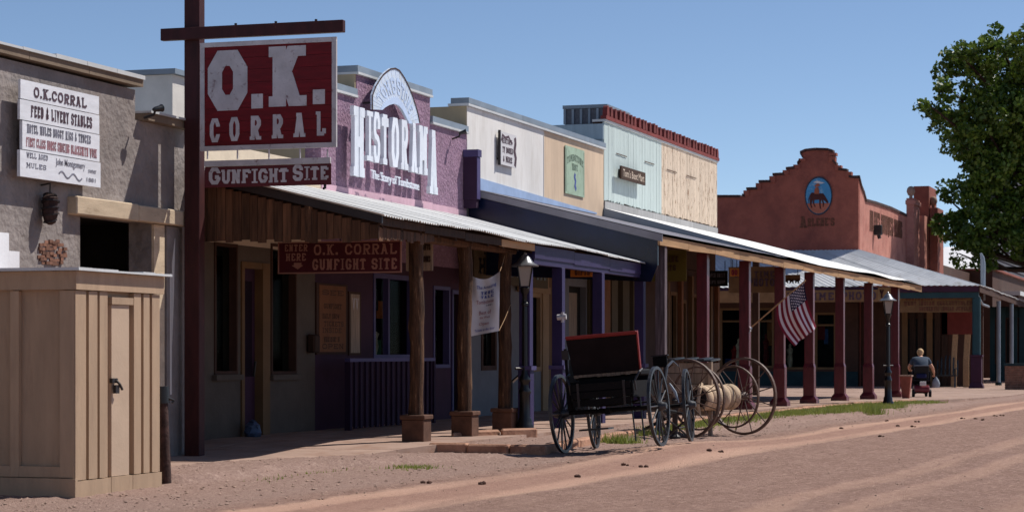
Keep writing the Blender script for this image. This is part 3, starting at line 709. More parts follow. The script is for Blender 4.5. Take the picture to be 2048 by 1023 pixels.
# ================================================================== LEFT: grey stucco building
YL = 14.2
def left_building():
    xe = 28.55
    t = thing('stucco_building', 'low grey stucco building with stepped parapet and dark doorway behind the tan shed', 'building', (xe, YL, 0))
    f = FY(YL); x0 = 15.0
    xs = XP(270, YL); ztop = ZP(200, 163, YL); zt2 = ZP(300, 246, YL)
    d0, d1 = XP(160, YL), XP(303, YL); dz = ZP(230, 436, YL)
    m = MB(); wall(m, f, x0, xs, -.1, ztop, [(d0, d1, -.2, dz)], .35)
    wall(m, f, xs + .001, xe, -.1, zt2, [(d0, d1, -.2, dz)], .35)
    m.build('wall', 'stucco_grey', t)
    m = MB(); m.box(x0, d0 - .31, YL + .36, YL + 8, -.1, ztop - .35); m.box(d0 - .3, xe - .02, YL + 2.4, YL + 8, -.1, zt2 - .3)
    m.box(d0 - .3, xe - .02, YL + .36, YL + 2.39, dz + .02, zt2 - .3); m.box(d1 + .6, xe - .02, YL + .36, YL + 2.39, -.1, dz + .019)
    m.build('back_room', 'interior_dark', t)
    m = MB(); xx = x0
    while xx < xs - .05:
        x2 = min(xx + 1.5, xs + .12); h = random.uniform(-.012, .012)
        m.box(xx, x2 - .01, YL - .1, YL + .4, ztop + .04, ztop + .13 + h); xx = x2
    m.box(xs + .125, xe - .01, YL - .14, YL + .4, zt2 + .002, zt2 + .10)
    m.build('coping', 'coping_mat', t)
    m = MB(); xx = x0
    while xx < xs - .05:
        x2 = min(xx + .8, xs + .14); m.box(xx, x2 - .01, YL - .13, YL + .45, ztop + .135, ztop + .155 + random.uniform(0, .04)); xx = x2
    m.box(xs + .13, xe, YL - .18, YL + .45, zt2 + .105, zt2 + .135)
    m.build('flashing', 'flashing_lt', t)
    lz0, lz1 = ZP(230, 436, YL), ZP(230, 404, YL)
    m = MB(); a = XP(135, YL); b = XP(362, YL); q = a
    while q < b - .1:
        e = min(q + 1.7, b); m.box(q, e - .015, YL - .14, YL + .02, lz0 - .02 + random.uniform(-.01, .01), lz1 + random.uniform(-.015, .015)); q = e
    m.build('lintel', 'lintel_tan', t, bevel=.015)
    m = MB(); m.box(XP(303, YL), XP(324, YL), YL - .04, YL - .001, -.05, lz0 - .025); m.build('door_jamb', 'lintel_tan', t)
    m = MB(); m.box(XP(326, YL) + .02, XP(358, YL), YL - .05, YL - .001, -.05, lz0 - .03); m.build('pilaster', 'stucco_grey', t)
    m = MB(); f.box(m, XP(333, YL), XP(336, YL), .9, 2.6, .052, .058); m.prism([f.p(XP(337, YL), 2.75, .052), f.p(XP(343, YL), 3.1, .052), f.p(XP(340, YL), 2.2, .052), f.p(XP(337, YL), 1.6, .052)], f.N * .006); m.build('plaster_streak', 'stucco_white', t)
    # white streak of plaster repair down the pilaster
    # dark double gate inside the recess
    m = MB(); n = 9; w_ = (d1 + .9 - d0 + .3) / n
    for k in range(n):
        mm = MB(); z1 = dz - .45 + .35 * math.sin(k * .9) * .4; mm.box(d0 - .3 + k * w_, d0 - .3 + (k + 1) * w_ - .02, YL + 1.5, YL + 1.54, 0, z1)
        mm.build('gate_board', 'wood_dark', t)
    # broken plaster patch showing the adobe bricks
    px0, px1, py0, py1 = 76, 134, 480, 530
    k = 0
    for j in range(7):
        for i in range(8):
            cx = px0 + (px1 - px0) * (i + .5 + .25 * (j % 2)) / 8.3; cy = py0 + (py1 - py0) * (j + .5) / 7
            if ((cx - 104) / 30) ** 2 + ((cy - 506) / 27) ** 2 > 1: continue
            X_, Z_ = XP(cx, YL), ZP(cx, cy, YL); mm = MB()
            rz = random.uniform(-.012, .012); mm.box(X_ - .05 + rz, X_ + .045 + random.uniform(-.02, .01), YL - .004 - random.uniform(0, .022), YL + .05, Z_ - .018 + rz, Z_ + .022 + rz)
            if random.random() < .12: continue
            mm.build('brick', 'brick_mat', t)
    return t
LB = left_building()
# wall hung wicker basket
def basket():
    X_, Z_ = XP(82, YL), ZP(82, 418, YL)
    t = thing('wall_basket', 'dark rusty basket lantern hanging on the grey stucco wall below the white sign', 'basket', (X_, YL - .1, Z_))
    m = MB(); N = 12
    m.lathe([(.02, -.2), (.07, -.17), (.10, -.06), (.09, .05), (.10, .14), (.03, .2)], (X_, YL - .13, Z_), (0, 0, 1), N); m.build('basket', 'basket_brown', t)
    m = MB()
    for k in range(5): m.ring((X_ + .01 * (k % 2), YL - .13, Z_ - .15 + k * .08), (.15 * (k - 2), .1, 1), [.08, .105, .105, .11, .08][k], .015, .02, 12)
    m.build('hoop', 'metal_dark', t)
    m = MB(); m.tube([(X_, YL, Z_ + .3), (X_, YL - .13, Z_ + .32), (X_, YL - .13, Z_ + .2)], .012, 6); m.build('hook', 'metal_dark', t)
basket()
def floodlight(px, py, Y, label, d=(.35, -.5)):
    X_, Z_ = XP(px, Y), ZP(px, py, Y)
    t = thing('floodlight', label, 'floodlight', (X_, Y, Z_))
    m = MB(); m.tube([(X_, Y, Z_ - .12), (X_, Y - .15, Z_ - .08), (X_, Y - .18, Z_)], .018, 6); m.build('arm', 'metal_dark', t)
    m = MB(); m.lathe([(.02, 0), (.035, .03), (.042, .12), (.055, .16)], (X_ - .04, Y - .16, Z_ - .02), (d[0], d[1], .2), 10); m.build('lamp_head', 'metal_black', t, smooth=True)
    return t
floodlight(288, 218, YL - .15, 'small dark floodlight on the lower parapet of the grey stucco building', (.8, -.3))

# white stepped pier, cream block and white chimney behind
def boxthing(name, label, cat, parts, loc=None):
    t = thing(name, label, cat, loc or parts[0][2][:3])
    for nm, mt, b in parts:
        x0, y0, z0, x1, y1, z1 = b; MB().box(x0, x1, y0, y1, z0, z1).build(nm, mt, t)
    return t
Yp = 13.3
xa, xb, xc = XP(-30, Yp), XP(18, Yp), XP(39, Yp)
t = thing('stepped_pier', 'bright white stepped masonry pier rising behind the tan shed at the left edge', 'pier', (xa, Yp, 0))
m = MB(); m.box(xa, xb, Yp, Yp + .4, -.1, ZP(10, 465, Yp)); m.build('pier_top', 'roof_bright', t)
m = MB(); m.box(xb + .002, xc, Yp, Yp + .4, -.1, ZP(30, 502, Yp)); m.build('pier_step', 'roof_bright', t)
Yb = 19.0
xa, xb = XP(262, Yb), XP(400, Yb)
boxthing('cream_building', 'cream stucco building with flat roof showing above the low grey parapet', 'building',
    [('wall', 'stucco_cream', (xa, Yb, 0, xb, Yb + 5, ZP(300, 194, Yb))), ('roof_edge', 'roof_bright', (xa - .1, Yb - .08, ZP(300, 194, Yb) + .01, xb, Yb + 5, ZP(300, 186, Yb)))])
Yc = 17.0
xa, xb = XP(345, Yc), XP(420, Yc)
boxthing('chimney', 'white plastered chimney with a blue metal cap left of the tall sign post', 'chimney',
    [('shaft', 'stucco_white', (xa, Yc, 2, xb, Yc + 1.2, ZP(350, 150, Yc))), ('cap', 'flashing', (xa - .06, Yc - .08, ZP(350, 150, Yc) + .005, xb, Yc + 1.3, ZP(350, 139, Yc)))])

# tan shed in front of it
def shed():
    X0 = 20.1; Y0 = 11.3; X1 = X0 + 1.85; Y1 = 14.0
    H = 2.34
    t = thing('utility_shed', 'tan board and batten utility shed with a narrow padlocked door by the road', 'shed', (X0, Y0, 0))
    b0 = .12
    m = MB(); m.box(X0 + .03, X1 - .03, Y0 + .03, Y1, .02, H - .18); m.build('wall', 'shed_tan', t)
    # base plinth pieces
    for a, b in ((X0 - .03, X0 + .72), (X0 + .73, X0 + 1.2), (X0 + 1.21, X1 + .03)):
        MB().box(a, b, Y0 - .045, Y0 + .028, -.03, .17 + random.uniform(-.01, .01)).build('skirting', 'shed_tan', t)
    MB().box(X0 - .05, X0 - .0, Y0 - .05, Y1, -.03, .2).build('skirting', 'shed_tan', t)
    # roof band and lid
    MB().box(X0 - .05, X1 + .06, Y0 - .06, Y1, H - .2, H - .01).build('roof_band', 'shed_tan', t)
    m = MB(); q = X0 - .12; prev = H
    while q < X1 + .1:
        e = min(q + .28, X1 + .12); m.box(q, e, Y0 - .13, Y1, H - .006, H + .012 + random.uniform(0, .014)); q = e + .001
    m.build('roof', 'flashing_lt', t)
    # street side: battens left and right of the door
    dx0, dx1 = X0 + .72, X0 + 1.17
    f = FY(Y0)
    for a, b in ((X0 - .02, X0 + .2), (X0 + .26, X0 + .44), (X0 + .49, X0 + .66), (dx1 + .08, dx1 + .24), (dx1 + .3, dx1 + .44), (dx1 + .5, X1)):
        MB().box(a, b, Y0 - .035, Y0 + .027, .18, H - .21).build('batten', 'shed_tan', t)
    d = MB().box(dx0 + .05, dx1 - .01, Y0 - .022, Y0 + .026, .18, H - .34).build('door', 'shed_door', t)
    MB().box(dx0 + .02, dx1 + .05, Y0 - .045, Y0 + .026, H - .335, H - .26).build('door_head', 'shed_tan', t)
    mh = MB(); mh.box(dx0 + .0, dx0 + .12, Y0 - .06, Y0 - .024, 1.17, 1.22); mh.tube([(dx0 + .08, Y0 - .06, 1.2), (dx0 + .1, Y0 - .09, 1.16), (dx0 + .16, Y0 - .09, 1.1)], .014, 6)
    mh.box(dx0 + .03, dx0 + .11, Y0 - .085, Y0 - .05, 1.06, 1.15); mh.build('padlock', 'metal_dark', d)
    # side facing the camera: framed panels
    ys = [Y0 - .02, Y0 + .2]; y = Y0
    spans = [(Y0 - .025, Y0 + .14), (Y0 + .62, Y0 + .72), (Y0 + 1.2, Y0 + 1.3), (Y0 + 1.78, Y0 + 1.9), (Y0 + 2.3, Y0 + 2.4)]
    for a, b in spans: MB().box(X0 - .03, X0 + .027, a, b, .21, H - .21).build('batten', 'shed_tan', t)
    for (a, b), (c, e) in zip(spans, spans[1:]):
        MB().box(X0 - .028, X0 + .026, b + .002, c - .002, .21, .32).build('rail', 'shed_tan', t)
shed()
# short post with collar
def bollard():
    g = G(331, 968)
    t = thing('steel_bollard', 'rusty brown steel bollard with a dark collar standing beside the tan shed', 'bollard', (g.x, g.y, 0))
    tilt = Vector((-.03, .035, 1)); b = Vector((g.x, g.y, -.1))
    m = MB(); m.tube([b, b + tilt * 1.2], .075, 12); m.build('pole', 'basket_brown', t, smooth=True)
    m = MB(); m.tube([b + tilt * 1.02, b + tilt * 1.21], .095, 12); m.build('collar', 'metal_black', t, smooth=True)
    m = MB(); m.tube([b + tilt * 1.08 + Vector((0, -.08, 0)), b + tilt * 1.08 + Vector((.08, -.12, -.03)), b + tilt * 1.02 + Vector((.06, -.1, 0))], .014, 6); m.build('latch', 'metal_black', t)
    pts = [Vector((g.x + 1.2, g.y + .9, .02)), Vector((g.x + 1.2, g.y + .9, .5)), Vector((g.x + 1.2, g.y + .86, .62)), Vector((g.x + 1.25, g.y + .7, .55)), Vector((g.x + 1.25, g.y + .68, .1))]
    m = MB(); m.tube(pts, .02, 6); m.ring((g.x + 1.2, g.y + .95, .42), (0, 1, .1), .14, .02, .02, 20)
    tagp(m.build('garden_hose', 'hose_teal', None), 'teal garden hose looped behind the brown steel bollard', 'hose')
bollard()

# ------------------------------------------------------------------ white plank sign on the grey wall
def feed_sign():
    Y = YL - .17; f = FY(Y)
    u0, u1 = XP(41, Y), XP(198, Y)
    zt, zb = ZP(41, 156, Y), ZP(38, 352, Y)
    t = thing('feed_stable_sign', 'white plank sign reading O.K. CORRAL feed and livery stables on the grey stucco wall', 'sign', (u0, Y, zb))
    L = zt - zb; cuts = [0, .215, .415, .7, 1.0]
    edges = [(0, 0), (-.02, .0), (.03, .0), (-.03, .02)]
    fr = [0, .205, .42, .72, 1.0]
    pl = []
    for k in range(4):
        a = zt - L * fr[k] - .012; b = zt - L * fr[k + 1]
        m = MB(); f.box(m, u0 + edges[k][0], u1 + edges[k][1], b, a, -.03, 0 + .004 * k); pl.append(m.build('plank', 'plank_white', t))
    m = MB(); f.box(m, u0 + .3, u0 + .38, zb + .1, zt - .1, -.17, -.03); f.box(m, u1 - .38, u1 - .3, zb + .1, zt - .1, -.17, -.03); m.build('bracket', 'wood_dark', t)
    W = u1 - u0
    def z(q): return zt - L * q
    m = MB(); slab(m, 'O.K.CORRAL', f, u0 + W * .16, u0 + W * .83, z(.165), z(.06), .2, .004, .006); m.build('lettering', 'ink_dark', t)
    m = MB(); slab(m, 'FEED & LIVERY STABLES', f, u0 + W * .12, u0 + W * .9, z(.375), z(.255), .17, .006, .008); m.build('lettering', 'ink_dark', t)
    m = MB(); slab(m, 'HOTEL MULES BUGGY RIGS & TRUCKS', f, u0 + W * .07, u0 + W * .88, z(.545), z(.455), .16, .009, .011); m.build('lettering', 'ink_grey', t)
    m = MB(); slab(m, 'FIRST CLASS HORSE SHOEING BLACKSMITH WORK', f, u0 + W * .06, u0 + W * .96, z(.685), z(.59), .16, .009, .011); m.build('lettering', 'ink_red', t)
    m = MB()
    slab(m, 'WELL AGED', f, u0 + W * .06, u0 + W * .32, z(.80), z(.745), .16, .013, .015)
    slab(m, 'MULES', f, u0 + W * .06, u0 + W * .3, z(.90), z(.85), .16, .013, .015)
    ftext(m, 'John Montgomery', f, u0 + W * .42, u0 + W * .8, z(.85), z(.755), .016, .01)
    ftext(m, 'owner', f, u0 + W * .84, u0 + W * .95, z(.86), z(.82), .016, .01)
    ftext(m, '1881', f, u0 + W * .82, u0 + W * .94, z(.955), z(.91), .016, .01)
    pts = [(u0 + W * (.46 + .3 * q / 14), z(.915 - .03 * math.sin(q * .9)) - .02 * (q / 14)) for q in range(15)]
    stroke(m, f.p, pts, .02, False, .013, .0165)
    m.build('lettering', 'ink_grey', t)
feed_sign()

# ================================================================== the tall post and its hanging signs
XS = 28.2
def ok_signs():
    f = FX(XS)                                    # u = -Y
    yc = (YX(374, XS) + YX(404, XS)) / 2
    t = thing('sign_post', 'tall dark red steel post with a crossbar carrying the O.K. CORRAL sign', 'sign post', (XS, yc, 0))
    hw = (YX(374, XS) - YX(404, XS)) / 2
    MB().box(XS - .09, XS + .09, yc - hw, yc + hw, -.1, 7.5).build('pole', 'sign_steel', t, bevel=.008)
    zt, zb = ZX(520, 52, XS), ZX(520, 76, XS)
    yL, yR = YX(333, XS), YX(696, XS)
    MB().box(XS - .19, XS - .092, yR, yL, zb, zt).build('crossbar', 'sign_steel', t, bevel=.006)
    m = MB()
    for px in (480, 560, 640):
        y = YX(px, XS); m.tube([(XS - .14, y, zt - .01), (XS - .14, y, zt + .03)], .02, 8)
    m.build('bolt', 'metal_dark', t)
    # main board
    xs = XS - .14
    f = FX(xs)
    y0, y1 = YX(401, xs), YX(673, xs); u0, u1 = -y0, -y1
    z1, z0 = ZX(540, 80, xs), ZX(540, 298, xs)
    s = thing('ok_corral_sign', 'large red plank sign with white frame reading O.K. CORRAL hanging from the crossbar', 'sign', (xs, (y0 + y1) / 2, z0))
    m = MB(); f.box(m, u0 + .03, u1 - .03, z0 + .03, z1 - .03, -.05, -.029); m.build('backing', 'wood_dark', s)
    fw = .065; n = 8; a, b = z0 + fw, z1 - fw; hs = [0, .13, .245, .375, .5, .63, .76, .88, 1.0]
    for k in range(n):
        m = MB(); f.box(m, u0 + fw, u1 - fw, a + (b - a) * hs[k] + .004, a + (b - a) * hs[k + 1], -.022, random.uniform(-.001, .001)); m.build('plank', 'sign_red', s)
    for q in ((u0, u1, z1 - fw, z1), (u0, u1, z0, z0 + fw)):
        m = MB(); f.box(m, *q, -.028, .016); m.build('frame_rail', 'sign_white', s)
    for q in ((u0, u0 + fw, z0 + fw + .001, z1 - fw - .001), (u1 - fw, u1, z0 + fw + .001, z1 - fw - .001)):
        m = MB(); f.box(m, *q, -.028, .014); m.build('frame_stile', 'sign_white', s)
    m = MB(); f.box(m, u0 + .1, u0 + .16, z0 + .03, z1 - .03, -.08, -.051); f.box(m, u1 - .16, u1 - .1, z0 + .03, z1 - .03, -.08, -.051); m.build('back_batten', 'wood_dark', s)
    def P(px): return -YX(px, xs)
    def Zz(py): return ZX(540, py, xs)
    for txt, a_, b_, c_2, d_, tt in (('O', 416, 495, 218, 97, .26), ('.', 500, 528, 216, 140, .2), ('K', 538, 612, 214, 94, .25), ('.', 623, 652, 212, 140, .2)):
        m = MB()
        if txt == '.':
            f.box(m, P(a_ + 3), P(b_ - 2), Zz(c_2), Zz(c_2 - 29), .001, .007)
        else: slab(m, txt, f, P(a_), P(b_), Zz(c_2), Zz(d_), tt, .001, .006, st=.72)
        m.build('letter', 'sign_white', s)
    for ch, px, pw in (('C', 420, 20), ('O', 459, 20), ('R', 500, 22), ('R', 544, 22), ('A', 587, 24), ('L', 632, 20)):
        m = MB(); dy = (px - 420) * -.03; slab(m, ch, f, P(px), P(px + pw), Zz(281 + dy), Zz(233 + dy), .2, .001, .006, st=.8); m.build('letter', 'sign_white', s)
    for px in (415, 475, 538, 600, 655):
        MB().tube([(xs - .0, YX(px, xs), ZX(px, 298, xs) - .001), (xs, YX(px, xs), ZX(px, 318, xs))], .012, 6).build('hanger', 'sign_white', s)
    # lower board
    g = thing('gunfight_site_sign', 'long maroon sign reading GUNFIGHT SITE hung below the large red sign', 'sign', (xs, (y0 + y1) / 2, Zz(373)))
    ua, ub = P(409), P(662)
    m = MB(); f.box(m, ua, ub, Zz(372), Zz(330), -.02, 0); m.build('board', 'sign_maroon', g, bevel=.006)
    m = MB(); f.box(m, ua + .0, ub - .01, Zz(329.6), Zz(318), -.03, .012); m.build('top_rail', 'sign_white', g)
    m = MB()
    slab(m, 'G', f, P(418), P(441), Zz(366), Zz(332), .22, .001, .006, st=.7)
    slab(m, 'UNFIGHT', f, P(443), P(577), Zz(365), Zz(337), .22, .001, .006, st=.7, gap=.1)
    slab(m, 'S', f, P(586), P(606), Zz(363), Zz(331), .22, .001, .006, st=.7)
    slab(m, 'ITE', f, P(609), P(657), Zz(362), Zz(335), .22, .001, .006, st=.7, gap=.1)
    m.build('lettering', 'sign_white', g)
    m = MB(); m.tube([(xs, YX(650, xs), Zz(372)), (xs, YX(650, xs), Zz(378)), (xs + .02, YX(646, xs), Zz(379))], .02, 6); m.build('hook', 'metal_dark', g)
ok_signs()

# ================================================================== HISTORAMA block
def sheets(parent, name, mat, A, B, Cc, D, n, waves=6, amp=.012, lift=.006, droop=.0, flat=False, th=.004, wave=.0):
    """roof of n sheets; A,B = wall side left/right, C,D = eave side left/right"""
    A, B, Cc, D = map(Vector, (A, B, Cc, D))
    for k in range(n):
        m = MB(); s0, s1 = k / n, (k + 1) / n + .12 / n
        if k == n - 1: s1 = 1.0
        cols = waves * 6 if not flat else 4; o = random.uniform(-lift, lift); ex = random.uniform(-.012, .012); dz = random.uniform(-1, 1) * droop
        b = len(m.v)
        for lay in (0, -th):
            for i in range(cols + 1):
                s = s0 + (s1 - s0) * i / cols
                w0 = A.lerp(B, s); e0 = Cc.lerp(D, s); e0 = e0 + (e0 - w0).normalized() * ex
                zz = (amp * math.cos(2 * math.pi * waves * i / cols) if not flat else 0) + ((k % 2) * .004 if not flat else .0015 * (i / cols)) + o + lay
                for q in (0, .5, 1):
                    p = w0.lerp(e0, q); p.z += zz + dz * q * q - droop * .6 * math.sin(math.pi * q) + wave * q * math.sin(p.x * .83 + 1.3 * math.sin(p.x * .37)); m.v.append(tuple(p))
        N = (cols + 1) * 3
        for i in range(cols):
            for q in (0, 1):
                a = i * 3 + q
                m.f.append((a + 3, a, a + 1, a + 4)); m.f.append((N + a, N + a + 3, N + a + 4, N + a + 1)); m.mi += [0, 0]
            a = i * 3 + 2; m.f.append((a, N + a, N + a + 3, a + 3)); m.mi.append(0)
        for q in (0, 1):
            m.f.append((q, N + q, N + q + 1, q + 1)); a = cols * 3 + q; m.f.append((a + 1, N + a + 1, N + a, a)); m.mi += [0, 0]
        m.build(name, mat, parent, smooth=not flat)

HX0, HX1 = 28.57, XP(934, YF)
def historama():
    t = thing('historama_building', 'purple stucco false front building with stepped parapet lettered HISTORAMA', 'building', (HX0, YF, 0))
    f = FY(YF)
    def X(px): return XP(px, YF)
    def Z(px, py): return ZP(px, py, YF)
    # upper facade, stepped
    zb = 3.2
    xa, xm0, xm1 = X(642), X(713), X(860)
    zl, zm, zr = Z(690, 190), Z(713, 149), Z(861, 248)
    th = .3
    m = MB()
    m.box(xa, xm0, YF, YF + th, zb, zl); m.box(xm0 + .001, xm1, YF, YF + th, zb, zm); m.box(xm1 + .001, HX1 - .02, YF, YF + th, zb, zr)
    m.build('parapet_wall', 'stucco_purple', t)
    m = MB(); m.box(HX0, xa - .002, YF, YF + th, zb, 4.75); m.build('side_wall', 'stucco_cream', t)
    q = xa
    while q < HX1 - .3:
        e = min(q + 1.4, HX1 - .06); MB().box(q, e - .004, YF - .012, YF - .002, 4.3, 4.43 + random.uniform(-.03, .02)).build('faded_band', 'faded_pink', t); q = e
    m = MB(); m.box(xm0 - .05, xm0 - .003, YF + .015, YF + 1.2, zl + .02, zm + .12); m.build('parapet_return', 'tan_side', t)
    m = MB(); m.box(HX0 + .2, HX1 - .1, YF + 1.3, YF + 9, 3.3, 4.7); m.build('roof_deck', 'grey_board', t)
    m = MB(); m.box(HX0 + .1, HX1 - .1, YF + .31, YF + 3.3, 4.05, 4.15); m.build('ceiling', 'frame_brown', t)
    MB().box(HX1 - .09, HX1 - .03, YF + .26, YF + 3.2, 0, 4.04).build('partition', 'interior_dark', t)
    MB().box(HX0 + .1, HX0 + .16, YF + .26, YF + 3.2, 0, 4.04).build('partition', 'interior_dark', t)
    def cope(x0, x1, z, name='coping', hgt=.16):
        q = x0
        while q < x1 - .02:
            e = min(q + 1.6, x1); MB().box(q, e - .006, YF - .05, YF + th + .06, z + .045, z + hgt).build(name, 'flashing', t); q = e
        MB().box(x0, x1, YF - .062, YF + th + .07, z + .002, z + .043).build('drip_edge', 'flashing_lt', t)
    cope(xa, xm0 - .06, zl); cope(xm0 - .06, xm1 + .02, zm); cope(xm1 + .025, HX1 - .03, zr)
    # ground floor walls with openings
    w = MB()
    xs = X(630)
    wl = [(X(428), X(474), Z(450, 748), Z(450, 486)), (X(481), X(536), .1, Z(500, 524)), (X(541), X(592), Z(560, 748), Z(560, 488))]
    wall(w, f, HX0, xs, .02, zb - .002, wl, .25); w.build('ground_wall', 'stucco_brown', t)
    for i in (0, 2):
        a, b, c, d = wl[i]; window(t, f, a, b, c, d, 'frame_brown', 'pane', .05, .12)
        MB().box(a - .08, b + .08, YF - .09, YF - .002, c - .09, c - .004).build('sill', 'stucco_brown', t)
    a, b, c, d = wl[1]
    fr = MB(); f.box(fr, a, a + .1, c, d, -.2, .03); f.box(fr, b - .28, b, c, d, -.2, .04); f.box(fr, a + .1, b - .28, d - .1, d, -.2, .03); fr.build('door_frame', 'frame_tan', t)
    dr = MB(); f.box(dr, a + .1, b - .28, c + .02, d - .1, -.16, -.11); dr = dr.build('door', 'purple_shop', t)
    g = MB(); f.box(g, a + .22, b - .4, c + 1.0, d - .3, -.108, -.1); g.build('pane', 'pane', dr)
    g = MB(); g.tube([f.p(b - .38, 1.1, -.08), f.p(b - .38, 1.35, -.05)], .02, 6); g.build('handle', 'metal_black', dr)
    w = MB()
    W1 = (X(746), X(828), Z(780, 718), Z(780, 548)); W2 = (X(866), X(899), Z(880, 735), Z(880, 572)); D3 = (X(905), X(929), .1, Z(915, 588))
    wall(w, f, xs + .001, HX1 - .02, .05, zb - .002, [W1, W2, D3], .25); w.build('ground_wall', 'purple_shop', t)
    window(t, f, *W1, frame='purple_trim', pane='pane', fw=.09, depth=.12, muntin=(W1[0] + (W1[1] - W1[0]) * .38,))
    window(t, f, *W2, frame='purple_trim', pane='pane', fw=.07, depth=.12)
    fr = MB(); a, b, c, d = D3; f.box(fr, a - .08, a, c, d + .08, -.05, .03); f.box(fr, b, b + .08, c, d + .08, -.05, .03); f.box(fr, a, b, d, d + .08, -.05, .03); fr.build('door_frame', 'purple_trim', t)
    dd = MB(); f.box(dd, a, b, c, d, -.24, -.2); dd.build('door', 'interior_dark', t)
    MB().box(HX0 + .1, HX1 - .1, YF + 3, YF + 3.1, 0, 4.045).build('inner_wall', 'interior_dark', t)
    # framed notices on the purple wall
    n = MB(); f.box(n, X(630), X(692), Z(660, 708), Z(660, 567), .004, .03); b_ = n.build('notice_frame', 'frame_brown', t)
    n = MB(); f.box(n, X(635), X(688), Z(660, 703), Z(660, 571), .031, .036); b_ = n.build('notice_board', 'board_orange', t)
    n = MB()
    for k, (tx, y) in enumerate((('SEE', 585), ('GUNFIGHT', 612), ('DAILY SHOW', 632), ('TICKETS', 647), ('INSIDE', 660), ('WALK RIGHT IN', 678), ('OPEN', 692))):
        slab(n, tx, f, X(641 + 3 * (k % 2)), X(683 - 4 * (k % 3)), Z(660, y + 5), Z(660, y - 5), .18, .037, .038)
    n.build('lettering', 'frame_brown', b_)
    n = MB(); f.box(n, X(695), X(719), Z(707, 710), Z(707, 583), .004, .03); n.build('notice_frame', 'frame_brown', t)
    n = MB(); f.box(n, X(698), X(716), Z(707, 705), Z(707, 588), .031, .036); n.build('notice_board', 'wood_weather', t)
    n = MB(); slab(n, 'VV', f, X(701), X(713), Z(707, 618), Z(707, 596), .12, .037, .038); n.build('emblem', 'paper_white', t)
    # old phone box / extinguisher on wall
    n = MB(); n.box(X(612), X(624), YF - .16, YF - .002, Z(618, 705), Z(618, 668)); n.build('wall_phone', 'wood_dark', t, bevel=.03)
    return t
HI = historama()

def railing():
    Y = YF - .55
    x0, x1 = XP(695, Y), XP(866, Y)
    zt, zb = 1.22, .22
    t = thing('purple_railing', 'purple wooden slat railing below the big shop window under the porch', 'railing', (x0, Y, .15))
    zt = ZP(780, 722, Y)
    n = 17
    for k in range(n):
        x = x0 + .1 + (x1 - x0 - .2) * k / (n - 1); MB().box(x - .05, x + .05, Y - .02, Y + .02, zb - .05, zt - .001).build('slat', 'purple_dark', t)
    MB().box(x0, x1, Y - .05, Y + .05, zt, zt + .06).build('top_rail', 'purple_trim', t)
    for x in (x0 + .0, x1 - .08): MB().box(x, x + .08, Y - .055, Y + .055, .1, zt - .002).build('post', 'purple_dark', t)
railing()

def letters_historama():
    Yt = YF - .24; f = FY(Yt)
    t = thing('historama_lettering', 'tall white western letters spelling HISTORAMA standing off the purple stucco', 'lettering', (XP(706, Yt), Yt, 4.6))
    S = 3.009
    L = [('H', 195, 270, 770, 335, 745, 352), ('I', 278, 318, 675, 360, 665, 372), ('S', 318, 362, 685, 366, 680, 380), ('T', 366, 412, 697, 380, 690, 392), ('O', 425, 476, 712, 400, 705, 412),
         ('R', 483, 530, 728, 414, 722, 425), ('A', 545, 586, 745, 432, 738, 440), ('M', 590, 648, 757, 450, 750, 462), ('A', 655, 709, 875, 475, 868, 485)]
    for ch, a, b, zb_, zt_, *_ in L:
        pa, pb = 640 + a / S, 640 + b / S; xa, xb = XP(pa, Yt), XP(pb, Yt)
        pm = (pa + pb) / 2; z0, z1 = ZP(pm, 100 + (zb_ - 8) / S, Yt), ZP(pm, 100 + (zt_ + 8) / S, Yt)
        m = MB(); g_ = (xb - xa) * .06; slab(m, ch, f, xa + g_, xb - g_, z0, z1, .155, -.06, .01, st=.9); m.build('letter', 'letter_white', t)
    m = MB(); txt = 'The Story of Tombstone'; ftext(m, txt, f, 0, 1, 0, 1, 0)
    # heavy two-layer subtitle that follows the letters' slope
    xa, xb = XP(743, Yt), XP(838, Yt); za, zb_ = ZP(743, 362, Yt), ZP(743, 339, Yt)
    za2, zb2 = ZP(838, 386, Yt), ZP(838, 364, Yt)
    vv = []
    for (x, y, z) in m.v:
        u, v = x, z; w_ = (1 - u) * (za + (zb_ - za) * v) + u * (za2 + (zb2 - za2) * v); vv.append((xa + (xb - xa) * u, Yt, w_))
    mm = MB(); nV = len(vv)
    mm.add([(a, Yt - .01, c) for a, b, c in vv], m.f); mm.add([(a + .012, Yt + .006, c) for a, b, c in vv], m.f); mm.add([(a - .012, Yt + .014, c + .006) for a, b, c in vv], m.f)
    mm.build('subtitle', 'letter_white', t)
letters_historama()

